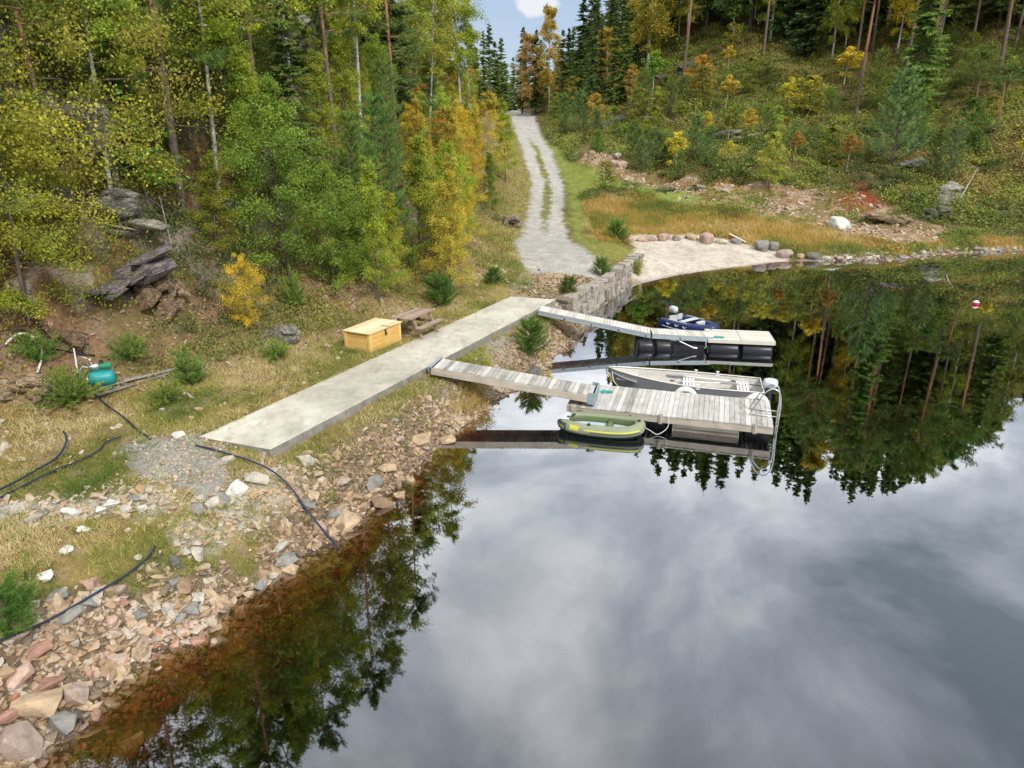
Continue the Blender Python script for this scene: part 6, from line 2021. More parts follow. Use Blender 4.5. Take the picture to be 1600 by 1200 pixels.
def plank_dock():
    t = thing('plank_dock', 'floating dock of pale weathered planks with a steel swim ladder', 'dock', DK_O, math.atan2(-.276, .961))
    m = MB(); n = 40; w = DL / n
    for i in range(n):
        m.tint = min(max(random.gauss(.62, .26), 0), 1); e = random.uniform(-.012, .012)
        m.box(i * w, (i + 1) * w - .009, e, DW + e, DZ - .032 + random.uniform(-.003, .003), DZ)
    m.build('deck_boards', M['deck'], t)
    for y0, y1, x0, x1 in ((.02, .07, .0, DL), (DW - .07, DW - .02, .0, DL), (.074, DW - .074, .02, .07), (.074, DW - .074, DL - .07, DL - .02)):
        m = MB(); m.tint = random.random(); m.box(x0, x1, y0, y1, DZ - .24, DZ - .037); m.build('edge_beam', M['fascia'], t, bevel=.005)
    for x0, x1 in ((3.15, 4.95), (.35, 1.5)):
        m = MB()
        for k in range(2):
            m.tint = random.random(); z0 = .0 + .12 * k
            m.box(x0, x1, .22, 1.9, z0 - .1, z0 + .10)
        m.box(x0 - .03, x0, .20, 1.92, -.1, .25); m.box(x1, x1 + .03, .20, 1.92, -.1, .25)
        m.build('float_crate', M['fascia'], t, bevel=.004)
    for a, b in ((1.7, 2.9), (5.15, 5.8)):
        m = MB(); m.box(a, b, .4, 1.7, -.2, .2); m.build('float_block', M['black'], t)
    for x in (2.72, 5.32, .12):
        m = MB(); m.tint = .6; m.box(x, x + .11, -.03, .018, DZ - .26, DZ + .06); m.tube([(x + .055, -.035, DZ + .03), (x + .055, -.035, DZ - .2)], .02, 6)
        m.build('mooring_bracket', M['fascia'], t, bevel=.006)
    # swim ladder over the right end
    la = MB(); pr = {}
    for y in (.72, 1.18):
        pts = smooth_path([(5.22, y, DZ), (5.42, y, DZ + .42), (5.60, y, DZ + .74), (5.80, y, DZ + .86), (5.98, y, DZ + .74), (6.04, y, DZ + .38), (6.03, y, DZ - .1), (6.0, y, -.9)], 7)
        la.tube(pts, .021, 8)
    lo = la.build('ladder', M['steel'], t, smooth=True)
    la = MB()
    for z in (.18, -.1, -.38, -.66):
        la = MB(); la.tube([(6.015, .72, z), (6.015, 1.18, z)], .016, 6); la.build('rung', M['steel'], lo, smooth=True)
    la = MB()
    for y in (.72, 1.18): la.tube([(5.28, y, DZ + .03), (6.03, y, DZ + .03)], .017, 6)
    la.build('rail_brace', M['steel'], lo, smooth=True)
    la = MB(); la.box(6.045, 6.052, .70, .74, DZ - .22, DZ - .02); la.build('yellow_sticker', M['yellow'], lo)
    la = MB(); la.box(6.045, 6.052, .70, .74, DZ - .018, DZ + .16); la.build('white_sticker', M['white'], lo)
    # cleats at the far right corner
    c = MB()
    for k in (5.35, 5.6): c.tube([(k - .08, DW - .06, DZ + .06), (k + .08, DW - .06, DZ + .06)], .018, 6); c.tube([(k, DW - .06, DZ), (k, DW - .06, DZ + .06)], .014, 6)
    c.build('cleat', M['white'], t)


plank_dock()
dk = lambda x, y, z: DK_O + DK_U * x + DK_V * y + Vector((0, 0, z))


def fender(x, label):
    p = dk(x, DW + .15, .27)
    t = thing('tyre_fender', label, 'fender', p, math.atan2(-.276, .961), 'white tyre fenders on the plank dock')
    m = MB(); m.tube([(.29 * math.cos(a), 0, .29 * math.sin(a)) for a in np.linspace(0, 2 * math.pi, 29)[:-1]], .095, 10, closed=True)
    m.build('tyre', M['tyre'], t, smooth=True)
    m = MB(); m.tube([(0, 0, .2), (-.05, -.2, .118)], .008, 5); m.build('rope', M['rope'], t)


fender(3.36, 'white tyre fender pressed against the middle of the rowing boat')
fender(5.50, 'white tyre fender beside the outboard motor of the rowing boat')


def loose_rope(name, label, pts, r, mat, cat='rope', n=6):
    m = MB(); sp = smooth_path(pts, n); o0 = sp[0].copy()
    m.tube([p - o0 for p in sp], r, 6)
    o = m.build(name, mat, None, smooth=True); o.location = o0; tag(o, label, cat); return o


def coil(c, n=3, r=.13):
    out = []
    for i in range(n * 8):
        a = i * math.pi / 4; rr = r * (.6 + .4 * math.sin(i * 1.7)); out.append((c[0] + rr * math.cos(a) * 1.3, c[1] + rr * math.sin(a), c[2] + .012 + .002 * i))
    return out


loose_rope('rope_coil', 'turquoise rope coiled on the plank dock at the gangway end', coil(dk(.98, 1.45, DZ), 3, .16), .012, M['tealrope'])
loose_rope('mooring_rope', 'pale rope from the rowing boat bow to the plank dock', [(3.32, 22.38, .72), (3.36, 22.0, .45), (3.55, 21.6, .38), tuple(dk(1.55, DW - .05, DZ + .01))], .014, M['rope'])
loose_rope('mooring_rope', 'pale rope hanging from the plank dock edge to the green dinghy', [tuple(dk(3.0, -.04, DZ)), tuple(dk(3.0, -.12, .2)), tuple(dk(2.75, -.3, .03)), (3.98, 18.75, .12), (3.76, 18.86, .22)], .011, M['rope'])
m = MB(); m.tube([(0, 0, 0), (.0, .0, .5)], .02, 6)


# ---- rowing boat
def rowboat():
    O = Vector((7.98, 21.33, 0)); B = Vector((3.2, 22.47, 0)); d = (B - O); L = d.length
    t = frame('rowing_boat', 'grey aluminium rowing boat with outboard motor moored behind the plank dock', 'boat', O, d, 0)
    N = 22; rows_o, rows_i = [], []

    def sect(s, inset=0.0, lift=0.0):
        bw = .76 * (1 - max(0, (s - .30) / .70) ** 2.1) ** .85 * (.93 + .07 * min(s / .3, 1))
        bw = max(bw - inset, .004)
        gzv = .56 + .05 * s + .20 * s ** 3
        kz = -.10 + lift + .50 * max(0, (s - .78) / .22) ** 2.2
        ch = -.02 + lift + .42 * max(0, (s - .6) / .4) ** 1.8
        return [(0, kz), (bw * .55, kz + .03 + .25 * (ch - kz)), (bw * .84, max(ch, kz) + .10), (bw * .95, (gzv + ch) / 2 + .06), (bw, gzv - lift * .2)]
    for i in range(N + 1):
        s = i / N; x = s * L + (0.0 if s < .9 else 0)
        for rows, ins, lf in ((rows_o, 0, 0), (rows_i, .035, .06)):
            sc = sect(s, ins, lf); xs = min(x, L - (ins * 1.5 if s > .98 else 0))
            rake = [(-.30 * s ** 6) * (1 - k / 4) for k in range(5)]
            left = [(xs + rake[k], sc[k][0], sc[k][1]) for k in range(4, 0, -1)]
            right = [(xs + rake[k], -sc[k][0], sc[k][1]) for k in range(0, 5)]
            rows.append(left + right)
    m = MB(); m.grid(rows_o); a = rows_o[0]; m.add(a, [tuple(range(9))])
    m.build('hull', M['hull'], t, smooth=False)
    m = MB(); m.grid(rows_i); b = [(p[0] + .04, p[1], p[2]) for p in rows_i[0]]; m.add(b, [tuple(range(9))])
    m.build('inner_hull', M['aluin'], t)
    m = MB(); rim = [rows_o[i][0] for i in range(N + 1)] + [rows_o[i][8] for i in range(N, -1, -1)]
    m.tube([(p[0], p[1], p[2] + .012) for p in rim], .024, 6, closed=True); m.build('gunwale', M['alu'], t, smooth=True)
    # floor ribs and bow deck
    m = MB()
    for k in range(7): m.box(.25 + k * .52, .29 + k * .52, -.40, .40, .0, .035)
    for y in (-.36, -.12, .12, .36): m.box(.1, 3.3, y - .012, y + .012, .036, .05)
    m.build('floor_ribs', M['alu'], t)
    m = MB(); m.grid([[(L * s, w, z), (L * s, -w, z)] for s, w, z in ((.80, .50, .52), (.86, .40, .56), (.92, .27, .62), (.97, .12, .68))]); m.build('bow_seat', M['alu'], t)
    # thwarts
    for x0 in (.55, 2.25):
        sidep = M['aluin']
        b = MB(); b.box(x0 - .16, x0 + .20, .50, .70, .12, .40); b.box(x0 - .16, x0 + .20, -.70, -.50, .12, .40); b.build('seat_locker', sidep, t)
        s = MB()
        for k in range(4): s.box(x0 - .16 + k * .10, x0 - .10 + k * .10, -.66, .66, .402, .425)
        for k in range(2): s.box(x0 - .17, x0 + .22, -.25 + k * .5 - .03, -.25 + k * .5 + .03, .38, .401)
        s.build('seat', M['white'], t)
    m = MB()
    for y in (-.72, .72):
        m.box(.0, 4.1, y - .07 * (1 if y > 0 else -1) * 1 - .05, y - .07 * (1 if y > 0 else -1) + .05, .14, .17)
    m.build('side_stringer', M['alu'], t)
    for sy in (-1, 1):
        for x in ((2.05, 1.35) if sy < 0 else (2.0,)):
            m = MB(); m.tube([(x, sy * .74, .53), (x, sy * .74, .66)], .022, 6); m.tube([(x - .05, sy * .74, .68), (x + .05, sy * .74, .68)], .02, 6); m.box(x - .07, x + .07, sy * .74 - .03, sy * .74 + .03, .54, .56)
            m.build('oarlock', M['white'], t)
    # outboard
    om = outboard(t, (-.10, 0, .50), 0.0, 1.0, M['cowl'])
    m = MB(); m.box(-.02, .03, -.30, .30, .10, .56); m.build('transom', M['alu'], t)
    # bow rope knot and name mark
    m = MB(); m.tube(smooth_path([(L - .02, .02, .74), (L + .04, .05, .62), (L - .03, .10, .5), (L - .10, .06, .6), (L + .02, .08, .66), (L - .14, .14, .52)], 5), .014, 5); m.build('bow_rope', M['rope'], t, smooth=True)
    m = MB()
    for k in range(6):
        x = L - .62 + k * .055; y = .76 * (1 - max(0, (x / L - .30) / .70) ** 2.1) ** .85 * .97 + .012
        m.beam((x, y, .47), (x + .03, y - .012, .53), .012, .012)
    m.build('name_mark', M['white'], t)
    return O, d.normalized()


def outboard(parent, base, tilt, sc, cowlmat):
    """motor hung on a transom at the local origin side -x"""
    e = MB(); bx, by, bz = base
    e.M = Matrix.Translation(base) @ Matrix.Rotation(tilt, 4, 'Y') @ Matrix.Scale(sc, 4)
    rows = []
    prof = [(.10, .0, .0), (.20, .13, .02), (.235, .15, .10), (.235, .15, .20), (.20, .13, .27), (.10, .06, .305)]
    n = 16
    for rx, ry, z in prof:
        rows.append([(-.14 + (rx if rx else .01) * math.copysign(abs(math.cos(a)) ** .7, math.cos(a)), max(ry, .03) * math.copysign(abs(math.sin(a)) ** .8, math.sin(a)), z + .02) for a in np.linspace(0, 2 * math.pi, n + 1)])
    e.grid(rows); e.add(rows[-1][:-1], [tuple(range(n))]); e.add(rows[0][:-1], [tuple(range(n))[::-1]])
    c = e.build('engine_cowl', cowlmat, parent, smooth=True)
    l = MB(); l.M = Matrix.Translation(base) @ Matrix.Rotation(tilt, 4, 'Y') @ Matrix.Scale(sc, 4)
    l.box(-.22, -.08, -.06, .06, -.62, .02); l.box(-.08, .06, -.09, .09, -.16, .04); l.tube([(-.02, .05, .04), (.2, .07, .08), (.5, .09, .10)], .02, 6); l.box(-.26, -.02, -.10, .10, .0, .04)
    l.build('motor_leg', M['dark'], parent, bevel=.008)
    s = MB(); s.M = l.M; s.box(-.25, -.05, -.152, -.149, .11, .17); s.box(-.25, -.05, .149, .152, .11, .17); s.build('cowl_mark', M['hull'], parent)


def oar(label, A, B, grp):
    A, B = Vector(A), Vector(B); d = B - A; L = d.length
    rz = math.atan2(d.y, d.x); ry = -math.atan2(d.z, math.hypot(d.x, d.y))
    t = thing('oar', label, 'oar', A, rz, grp, (0, ry, rz))
    m = MB(); m.tube([(0, 0, 0), (L * .74, 0, 0)], .019, 8); m.build('shaft', M['white'], t, smooth=True)
    m = MB(); m.tube([(-.12, 0, 0), (0.02, 0, 0)], .024, 8); m.build('grip', M['dark'], t, smooth=True)
    m = MB(); rows = []
    for s, w in ((.72, .022), (.78, .05), (.85, .075), (.95, .08), (1.0, .06)): rows.append([(L * s, -w, .012), (L * s, w, .012), (L * s, w, -.012), (L * s, -w, -.012), (L * s, -w, .012)])
    m.grid(rows); m.add(rows[-1][:4], [(0, 1, 2, 3)]); m.build('blade', M['hull'], t)


BO, BD = rowboat()
BV = Vector((-BD.y, BD.x, 0))
bt = lambda x, y, z: BO + BD * x + BV * y + Vector((0, 0, z))
oar('oar with its dark blade toward the motor, lying across the seats of the rowing boat', bt(2.75, -.10, .47), bt(.72, -.30, .46), 'oars in the rowing boat')
oar('oar with its dark blade along the far side, toward the bow of the rowing boat', bt(.9, -.56, .46), bt(3.0, -.60, .50), 'oars in the rowing boat')


# ---- green dinghy
def dinghy():
    C = Vector((2.58, 18.98, 0)); d = Vector((2.41, -.66, 0)).normalized()
    t = frame('inflatable_dinghy', 'small sage green inflatable dinghy with yellow stripe beside the plank dock', 'dinghy', C, d, 0)
    n = 44; Rt = .175
    path = []
    for k in range(n):
        a = 2 * math.pi * k / n; ca, sa = math.cos(a), math.sin(a)
        path.append(Vector((1.10 * math.copysign(abs(ca) ** .82, ca), .48 * math.copysign(abs(sa) ** .72, sa), .20 + .07 * max(ca, 0) ** 3 + .03 * max(-ca, 0) ** 3)))
    m = MB(); m.tube(path, Rt, 16, closed=True); m.build('main_tube', M['dinghy'], t, smooth=True)

    def ring(k, ang, rr):
        p = path[k % n]; dd = (path[(k + 1) % n] - path[k - 1]).normalized(); out = dd.cross(Vector((0, 0, 1))).normalized()
        return p + (out * math.cos(ang) + Vector((0, 0, 1)) * math.sin(ang)) * rr

    def patch(name, k0, k1, a0, a1, mat, off=.004):
        mm = MB(); mm.grid([[ring(k, a0 + (a1 - a0) * j / 5, Rt + off) for j in range(6)] for k in range(k0, k1 + 1)]); mm.build(name, mat, t, smooth=True)
    # near side is -y: k from n/2 (stern left) to n
    patch('dark_band', 0, n, math.radians(-62), math.radians(-22), M['dinghydk'])
    patch('yellow_stripe', 31, 41, math.radians(12), math.radians(26), M['yellow'])
    patch('yellow_patch', 28, 30, math.radians(2), math.radians(48), M['yellow'])
    patch('dark_stripe', 24, 27, math.radians(-22), math.radians(46), M['dinghydk'])
    patch('dark_stripe', 32, 41, math.radians(-6), math.radians(4), M['dinghydk'])
    patch('inner_band', 0, n, math.radians(140), math.radians(225), M['dinghyin'])
    f = MB(); f.add([(p.x * .93, p.y * .86, .15) for p in path], [tuple(range(n))]); f.build('floor', M['floor'], t)
    p = MB(); p.grid([[(-1.24 + .11 * i, -.30 + .12 * j, .395 + .03 * math.sin(i) - .02 * abs(j - 2.5) * .5) for j in range(6)] for i in range(4)]); p.build('bow_panel', M['ltgrey'], t, smooth=True)
    for x, y in ((-.28, -.50), (-.95, -.10), (-.82, .12), (1.08, 0)):
        q = MB(); q.lathe([(.05, 0), (.045, .03), (.02, .05)], 10, 'z', (x, y, .385 if x < 0 or x < .9 else .45)); q.build('oar_ring' if x == -.28 else 'valve', M['dark'], t)
    lb = MB(); k0 = 22
    letters = text_mesh('HF 280', .14)
    me_o = bpy.data.objects.new('lettering', letters); letters.materials.append(M['yellow']); link(me_o, t)
    # wrap the lettering on the tube
    for v in letters.vertices:
        s = 24.6 - v.co.x / .112
        s = n / 2 + .6 + v.co.x / .105
        k = int(s); fr = s - k; a = math.radians(-12) + v.co.y / Rt
        v.co = ring(k, a, Rt + .006).lerp(ring(k + 1, a, Rt + .006), fr)
    g = MB(); g.tube([ring(k, math.radians(62), Rt + .02) for k in range(6, 17)], .008, 5); g.build('grab_line', M['dark'], t)
    s = MB(); s.tube([(.25, -.30, .2), (.25, .30, .2)], .10, 12); s.build('seat', M['dinghyin'], t, smooth=True)


def text_mesh(s, size):
    cu = bpy.data.curves.new('txt', 'FONT'); cu.body = s; cu.size = size; cu.resolution_u = 2
    o = bpy.data.objects.new('txt', cu); col.objects.link(o)
    me = bpy.data.meshes.new_from_object(o.evaluated_get(bpy.context.evaluated_depsgraph_get()))
    bpy.data.objects.remove(o); bpy.data.curves.remove(cu); me.materials.clear(); me.name = 'lettering'
    return me


dinghy()


# ---- metal gangway, floats and platform
def metal_gangway():
    A = Vector((1.14, 28.46, 1.36)); B = Vector((5.58, 27.55, .64)); C_ = Vector((7.95, 27.35, .55))
    t = thing('metal_gangway', 'long narrow two part gangway with steel edges and black floats', 'gangway', A)
    for k, (a, b) in enumerate(((A, B), (B, C_))):
        a, b = a - A, b - A; d = (b - a); L = d.length; dn = d.normalized(); sd = dn.cross(Vector((0, 0, 1))).normalized()
        mm = MB(); n = int(L / .125); Mx = Matrix((dn, -sd, Vector((0, 0, 1)))).transposed().to_4x4(); Mx.translation = a; mm.M = Mx
        for i in range(n):
            mm.tint = random.random(); x0 = .02 + i * (L - .04) / n; mm.box(x0, x0 + (L - .04) / n - .014, -.42, .42, -.028, 0)
        mm.build('deck_boards', M['deck2'], t)
        for sy in (-1, 1):
            e = MB(); e.M = Mx; e.box(0, L, sy * .445 - .02, sy * .445 + .02, -.16, .012); e.box(0, L, sy * .475 - .01, sy * .475 + .01, -.17, -.13); e.build('side_rail', M['galv'], t)
            e = MB(); e.M = Mx
            for q in range(1, int(L / 1.1) + 1): e.box(q * 1.1 - .02, q * 1.1 + .02, sy * .49 - .012, sy * .49 + .012, -.14, -.08)
            e.build('bolt_plate', M['dark'], t)
    for (x, y), l in (((5.30, 27.4), .62), ((6.00, 27.35), .62)):
        for dy in (-.22, .42):
            f = MB(); c = Vector((x, y + dy, .10)) - A
            f.lathe([(.20, -l / 2), (.27, -l / 2 + .04), (.28, -l / 2 + .08), (.28, l / 2 - .08), (.27, l / 2 - .04), (.20, l / 2)], 18, 'x', tuple(c)); f.build('float', M['black'], t, smooth=True)
    f = MB()
    q0 = Vector((6.42, 27.35, 0)) - A
    f.box(q0.x, q0.x + 1.2, q0.y - .28, q0.y + .30, q0.z - .3, q0.z + .20); f.build('centre_float', M['black'], t)
    e = MB()
    e.tube([Vector((6.6, 26.92, .40)) - A, Vector((7.12, 26.78, .18)) - A], .022, 6); e.tube([Vector((7.12, 26.78, .18)) - A, Vector((7.27, 26.78, .16)) - A], .03, 6)
    e.build('strut', M['alu'], t)


def platform():
    O = Vector((7.72, 26.85, 0)); d = Vector((2.45, -.40, 0)).normalized()
    t = frame('floating_platform', 'square ended floating platform on long black floats at the end of the metal gangway', 'platform', O, d, 0)
    m = MB(); n = 10
    for i in range(n):
        for x0, x1 in ((0, 1.235), (1.255, 2.5)):
            m.tint = random.random(); m.box(x0, x1, i * .156, (i + 1) * .156 - .006, .465, .5)
    m.build('deck_boards', M['plat'], t)
    m = MB(); m.tint = .5; m.box(-.012, 2.512, -.022, .0, .37, .498); m.box(-.012, 2.512, 1.56, 1.58, .37, .498); m.box(-.03, -.008, 0, 1.56, .37, .498); m.box(2.508, 2.53, 0, 1.56, .37, .498)
    m.build('edge_boards', M['plat'], t)
    for x in (.62, 1.88):
        for y in (.24, 1.3):
            f = MB(); l = 1.16
            f.lathe([(.20, -l / 2), (.28, -l / 2 + .03), (.30, -l / 2 + .08), (.30, l / 2 - .08), (.28, l / 2 - .03), (.20, l / 2)], 22, 'x', (x, y, .05)); f.build('float', M['black'], t, smooth=True)
    r = MB(); r.tube(smooth_path([(-.03, .1, .42), (-.1, -.02, .32), (-.06, -.03, .22), (-.12, -.02, .12)], 5), .012, 5); r.build('side_rope', M['rope'], t, smooth=True)
    return O, d


metal_gangway()
PO, PD = platform(); PV = Vector((-PD.y, PD.x, 0))
loose_rope('rope_coil', 'turquoise rope heaped on the floating platform', coil(PO + PD * .42 + PV * .28 + Vector((0, 0, .5)), 3, .16), .012, M['tealrope'])


def rib():
    O = Vector((7.28, 30.75, 0)); d = Vector((8.62, 28.95, 0)) - O
    t = frame('rubber_boat', 'navy blue rubber boat with silver outboard behind the metal gangway', 'boat', O, d, 0)
    pts = smooth_path([(a, b, c - .09) for a, b, c in [(-.42, .56, .30), (-.15, .56, .30), (.5, .58, .30), (1.15, .55, .32), (1.65, .42, .36), (2.0, .20, .40), (2.10, 0, .42), (2.0, -.20, .40), (1.65, -.42, .36), (1.15, -.55, .32), (.5, -.58, .30), (-.15, -.56, .30), (-.42, -.56, .30)]], 5)
    nn = len(pts); rad = [.20] * nn
    for i, v in enumerate((.05, .11, .16, .19)): rad[i] = v; rad[-1 - i] = v
    m = MB(); m.tube(pts, rad, 16); m.build('main_tube', M['navy'], t, smooth=True)
    m = MB(); m.add([(0, .45, .14), (1.4, .40, .16), (1.85, 0, .2), (1.4, -.40, .16), (0, -.45, .14)], [(0, 1, 2, 3, 4)]); m.build('floor', M['ltgrey'], t)
    m = MB(); m.box(-.03, .03, -.42, .42, .05, .50); m.build('transom', M['ltgrey'], t)
    m = MB(); m.box(.62, .86, -.50, .50, .40, .43); m.build('seat', M['ltgrey'], t)
    m = MB(); m.box(1.30, 1.45, -.24, .24, .20, .48); m.build('bow_bag', M['ltgrey'], t, bevel=.02)
    m = MB(); m.box(.25, .6, -.2, .15, .17, .33); m.tube([(.3, -.25, .36), (.7, -.2, .44)], .03, 6); m.build('gear', M['dark'], t, bevel=.03)
    m = MB()
    for sy in (-1, 1):
        for x in (.15, .62, 1.05):
            q = [(x, sy * .775, .27), (x + .05, sy * .782, .31), (x + .10, sy * .782, .24), (x + .16, sy * .782, .28), (x + .20, sy * .775, .31)]
            m.tube(smooth_path(q, 3), .014, 5)
    m.build('white_emblem', M['white'], t)
    m = MB()
    for sy in (-1, 1): m.tube([(-.1, sy * .755, .13), (.5, sy * .785, .12), (1.0, sy * .76, .15)], .013, 5); m.tube([(.1, sy * .60, .415), (.6, sy * .60, .417), (1.1, sy * .57, .43)], .014, 5)
    m.build('grab_line', M['white'], t)
    outboard(t, (-.03, 0, .55), math.radians(0), .95, M['cowl'])


rib()


def buoy(name, label, p, r, col_a, col_b):
    t = thing(name, label, 'buoy', p)
    m = MB(); m.lathe([(r * math.sin(a), -r * math.cos(a)) for a in np.linspace(.05, math.pi - .05, 14)], 18, 'z', (0, 0, r * .62)); m.build('ball', col_a, t, smooth=True)
    m = MB(); m.lathe([((r + .004) * math.sin(a), -(r + .004) * math.cos(a)) for a in np.linspace(math.pi * .62, math.pi - .03, 8)], 18, 'z', (0, 0, r * .62)); m.build('white_cap', col_b, t, smooth=True)
    m = MB(); m.tube([(.04 * math.cos(a), 0, r * 1.62 + .03 + .04 * math.sin(a)) for a in np.linspace(0, 2 * math.pi, 13)[:-1]], .01, 5, closed=True); m.build('eye', M['dark'], t)


gx, gy_ = gz(1525, 474, .05)
buoy('mooring_buoy', 'red and white round mooring buoy floating alone near the right edge', (gx, gy_, -.05), .155, M['red'], M['white'])
buoy('small_buoy', 'small red and white buoy hanging between the rubber boat and the metal gangway', (8.1, 28.0, .34), .11, M['red'], M['white'])


# ---- pump, pipes and boards
def pump():
    p = cast([(163, 606)])[0]
    t = thing('water_pump', 'teal water pump with steel head lying on old boards at the left', 'pump', (p[0], p[1], p[2] + .03), math.radians(24))
    m = MB(); m.lathe([(.03, -.33), (.13, -.32), (.19, -.28), (.215, -.22), (.22, -.15), (.22, .15), (.215, .22), (.19, .28), (.13, .32), (.03, .33)], 24, 'x', (0, 0, .26)); tk = m.build('tank', M['teal'], t, smooth=True)
    m = MB(); m.lathe([(.10, -.36), (.10, -.325)], 16, 'x', (0, 0, .26)); m.build('flange', M['galv'], t)
    for x in (-.18, .18):
        m = MB(); m.box(x - .03, x + .03, -.16, .16, -.02, .07); m.build('foot', M['teal'], t)
    m = MB(); m.box(-.16, .2, -.09, .09, .475, .495); m.build('mount_plate', M['teal'], t)
    m = MB(); m.lathe([(.05, -.28), (.10, -.26), (.105, -.05), (.08, -.03), (.06, .02)], 16, 'x', (0, 0, .60)); m.tube([(-.2, 0, .70), (-.2, 0, .80), (-.26, .02, .84)], .03, 8); m.build('pump_head', M['steel'], t, smooth=True)
    m = MB(); m.lathe([(.06, .02), (.085, .04), (.085, .24), (.07, .27)], 14, 'x', (0, 0, .60))
    for k in range(8): m.box(.06, .22, .084 * math.cos(k * .785) - .006, .084 * math.cos(k * .785) + .006, .60 + .084 * math.sin(k * .785) - .006, .60 + .084 * math.sin(k * .785) + .006)
    m.build('motor', M['green'], t)
    m = MB(); m.tube(smooth_path([(-.28, 0, .6), (-.42, .02, .62), (-.50, .0, .48), (-.46, 0, .32), (-.36, 0, .26)], 6), .022, 8); m.tube(smooth_path([(-.26, .02, .84), (-.4, .06, .9), (-.52, .1, .78)], 5), .018, 8); m.build('braided_hose', M['galv'], t, smooth=True)
    m = MB(); m.box(.0, .10, -.05, .05, .70, .76); m.build('pressure_switch', M['dark'], t)


pump()
for i, ((a, b), w, lb) in enumerate([(((150, 622), (262, 588)), .2, 'longest grey board under the teal pump'), (((155, 612), (215, 596)), .16, 'short grey board behind the longest one by the teal pump'), (((205, 600), (282, 582)), .13, 'grey board reaching under the juniper right of the teal pump')]):
    P_ = cast([a, b]); A, B = Vector(P_[0]) + Vector((0, 0, .06 + .03 * i)), Vector(P_[1]) + Vector((0, 0, .08 + .03 * i)); d = B - A
    t = MB(); t.tint = .3 + .3 * i; L = d.length; t.box(0, L, -w / 2, w / 2, 0, .03); t.box(0.1, L - .2, w / 2 + .01, w / 2 + .09, 0, .03)
    o = t.build('board', M['greyplank'], None, bevel=.003); o.location = A; o.rotation_euler = (0, -math.atan2(d.z, math.hypot(d.x, d.y)), math.atan2(d.y, d.x)); tag(o, lb, 'board', 'boards by the pump')
P_ = cast([(1140, 374), (1160, 380)])
for k in range(2):
    A, B = Vector(P_[0]) + Vector((0, .25 * k, .35)), Vector(P_[1]) + Vector((.1, .25 * k, .12)); d = B - A; d = d.normalized() * 1.4
    t = MB(); t.tint = .9 - .5 * k; t.box(0, 1.4, -.08, .08, 0, .04); o = t.build('board', M['plat'], None); o.location = A
    o.rotation_euler = (0, -math.atan2(d.z, math.hypot(d.x, d.y)), math.atan2(d.y, d.x)); tag(o, ['pale board lying on the boulders behind the beach', 'grey board right behind the pale one on the beach boulders'][k], 'board')


def ground_line(name, label, px, r, mat, cat, lift=None, n=5):
    P_ = cast(px); lift = lift or [0] * len(px)
    pts = [Vector((p[0], p[1], p[2] + r + .015 + l)) for p, l in zip(P_, lift)]
    sp = smooth_path(pts, n)
    z = hgt([p.x for p in sp], [p.y for p in sp])
    for p, g in zip(sp, z):
        if p.z < g + r: p.z = g + r
    o0 = sp[0].copy(); m = MB(); m.tube([p - o0 for p in sp], r, 8)
    o = m.build(name, mat, None, smooth=True); o.location = o0; tag(o, label, cat); return o


ground_line('water_hose', 'dark blue hose running from the pump boards toward the concrete strip', [(148, 622), (168, 640), (195, 660), (215, 675), (236, 688)], .022, M['hose'], 'hose', [.12, .1, .1, .04, 0])
ground_line('water_hose', 'blue black hose arching over the stones into the water in mid picture', [(306, 698), (330, 706), (362, 720), (395, 733), (428, 750), (456, 776), (478, 806), (505, 838), (530, 858)], .021, M['hose'], 'hose', [0, .04, .12, .16, .18, .18, .18, .14, .0])
ground_line('water_hose', 'black hose curving over the stones at the lower left', [(-14, 1020), (30, 1004), (70, 986), (110, 966), (150, 942), (190, 918), (215, 898), (232, 878), (243, 858)], .021, M['hose'], 'hose', [.12, .12, .12, .14, .14, .14, .12, .06, .02])
ground_line('water_hose', 'long dark hose along the left edge of the dry grass', [(-14, 792), (25, 772), (60, 754), (95, 738), (125, 726), (155, 710), (168, 696), (190, 688)], .021, M['hose'], 'hose', [.06] * 8)
ground_line('water_hose', 'short blue hose branching up from the long dark hose at the left', [(-10, 782), (30, 762), (60, 744), (85, 730), (100, 716), (108, 702), (104, 695)], .024, M['hose'], 'hose', [.12, .12, .12, .12, .14, .22, .3])
ground_line('water_hose', 'black cable hanging over the rocks above the teal pump', [(44, 492), (60, 510), (80, 535), (100, 552), (125, 560), (150, 562)], .022, M['dark'], 'cable', [.1] * 6)
ground_line('plastic_pipe', 'white plastic pipe arching out of the junipers at the left edge', [(12, 552), (30, 546), (48, 548), (62, 556), (70, 570), (58, 592)], .03, M['pvc'], 'pipe', [.2, .35, .42, .4, .25, .05])
ground_line('plastic_pipe', 'short upright white pipe left of the teal pump', [(122, 586), (121, 575), (120, 566)], .022, M['pvc'], 'pipe', [0, .2, .38])


# ---- dead wood
def dead_branch(label, px, r0, lift, seed, twigs=4):
    P_ = cast(px); r = random.Random(seed)
    pts = smooth_path([Vector((p[0], p[1], p[2] + l)) for p, l in zip(P_, lift)], 4); o0 = pts[0].copy(); pts = [p - o0 for p in pts]
    m = MB(); n = len(pts); m.tube(pts, [r0 * (1 - .75 * i / n) for i in range(n)], 6)
    for k in range(twigs):
        p = pts[r.randrange(n // 4, n)]; q = p + Vector((r.uniform(-.5, .5), r.uniform(-.3, .3), r.uniform(.0, .45)))
        m.tube([p, p.lerp(q, .5) + Vector((0, 0, .06)), q], [r0 * .35, r0 * .25, r0 * .1], 5)
    o = m.build('dead_branch', M['deadwood'], None, smooth=True); o.location = o0; tag(o, label, 'branch')


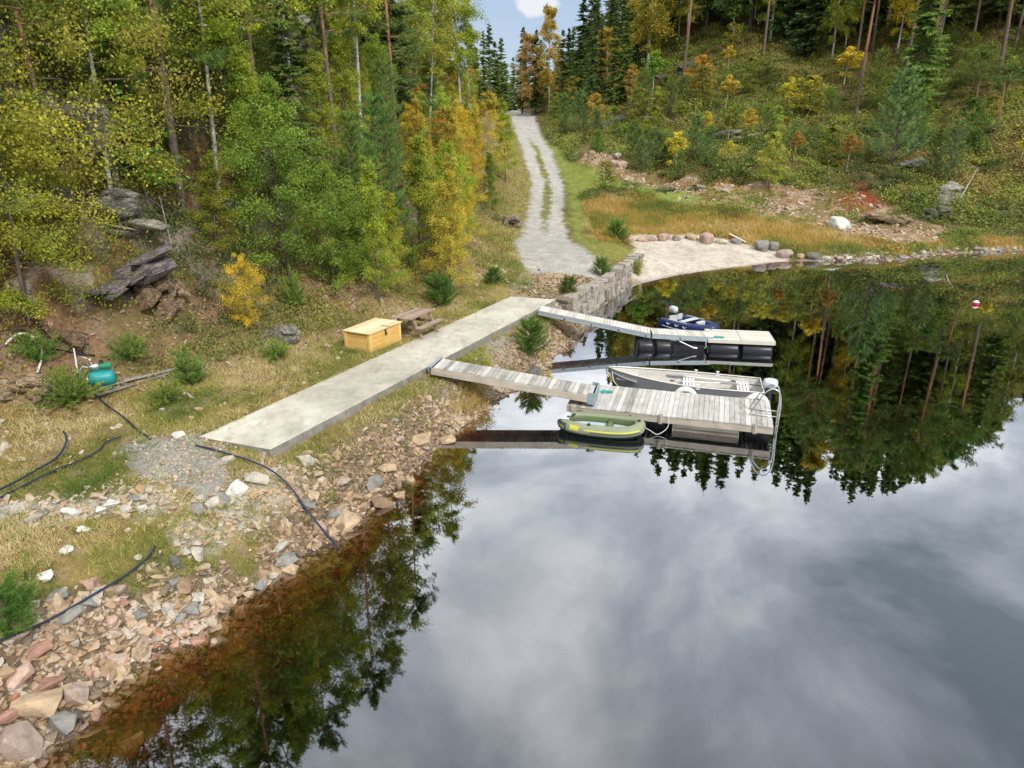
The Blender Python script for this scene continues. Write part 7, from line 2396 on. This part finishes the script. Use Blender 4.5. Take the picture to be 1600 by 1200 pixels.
dead_branch('longest bleached dead branch sloping down from the tall pine foot', [(243, 285), (252, 325), (262, 365), (270, 395)], .035, [.7, .5, .35, .2], 1)
dead_branch('bleached branch left of the longest one below the pine', [(222, 298), (232, 325), (240, 348)], .03, [.5, .4, .2], 2)
dead_branch('pale curved root touching the right side of the pine foot', [(290, 310), (282, 330), (268, 350), (245, 355)], .03, [.2, .25, .2, .1], 3, 6)
dead_branch('twisted pale branch at the end of the longest dead branch', [(262, 340), (275, 355), (282, 370)], .025, [.3, .2, .1], 4, 6)
dead_branch('upright forked dead branch left of the pine above the ledge', [(190, 318), (186, 285), (176, 262)], .03, [.1, .5, .8], 5, 5)
dead_branch('pale dead stick leaning in the bushes right of the pine', [(345, 150), (365, 168), (385, 184)], .03, [1.0, .8, .6], 6, 3)
dead_branch('thin white dead stick above the green aspen', [(355, 258), (385, 245), (405, 228)], .022, [1.4, 1.5, 1.6], 7, 2)
dead_branch('fallen white log on the right slope under the small pines', [(1000, 190), (1030, 192), (1062, 200)], .08, [.5, .6, .4], 8, 2)
dead_branch('bleached leaning stick on the rocky point at the right', [(1498, 320), (1512, 300), (1524, 282)], .05, [.4, .8, 1.1], 9, 2)


# ---- look-alikes that still share a label are told apart by their order from the left
def settle_labels():
    by = {}
    for o in col.objects:
        if o.parent is None and o.get('label') and not o.get('kind'):
            w = o['label'].split()
            if len(w) > 12:
                for drop in ('farther', 'just', 'well', 'dry', 'the'):
                    if drop in w and len(w) > 11: w.remove(drop)
                o['label'] = ' '.join(w)
            by.setdefault(o['label'], []).append(o)
    words = ['first', 'second', 'third', 'fourth', 'fifth', 'sixth', 'seventh', 'eighth', 'ninth', 'tenth', 'eleventh', 'twelfth', 'thirteenth', 'fourteenth', 'fifteenth', 'sixteenth', 'seventeenth', 'eighteenth']
    for lb, os_ in by.items():
        if 1 < len(os_) <= 18 and len(lb.split()) <= 13:
            os_.sort(key=lambda o: o.location.x / max(o.location.y, 1))
            for k, o in enumerate(os_): o['label'] = lb + ', ' + words[k] + ' from left'


settle_labels()
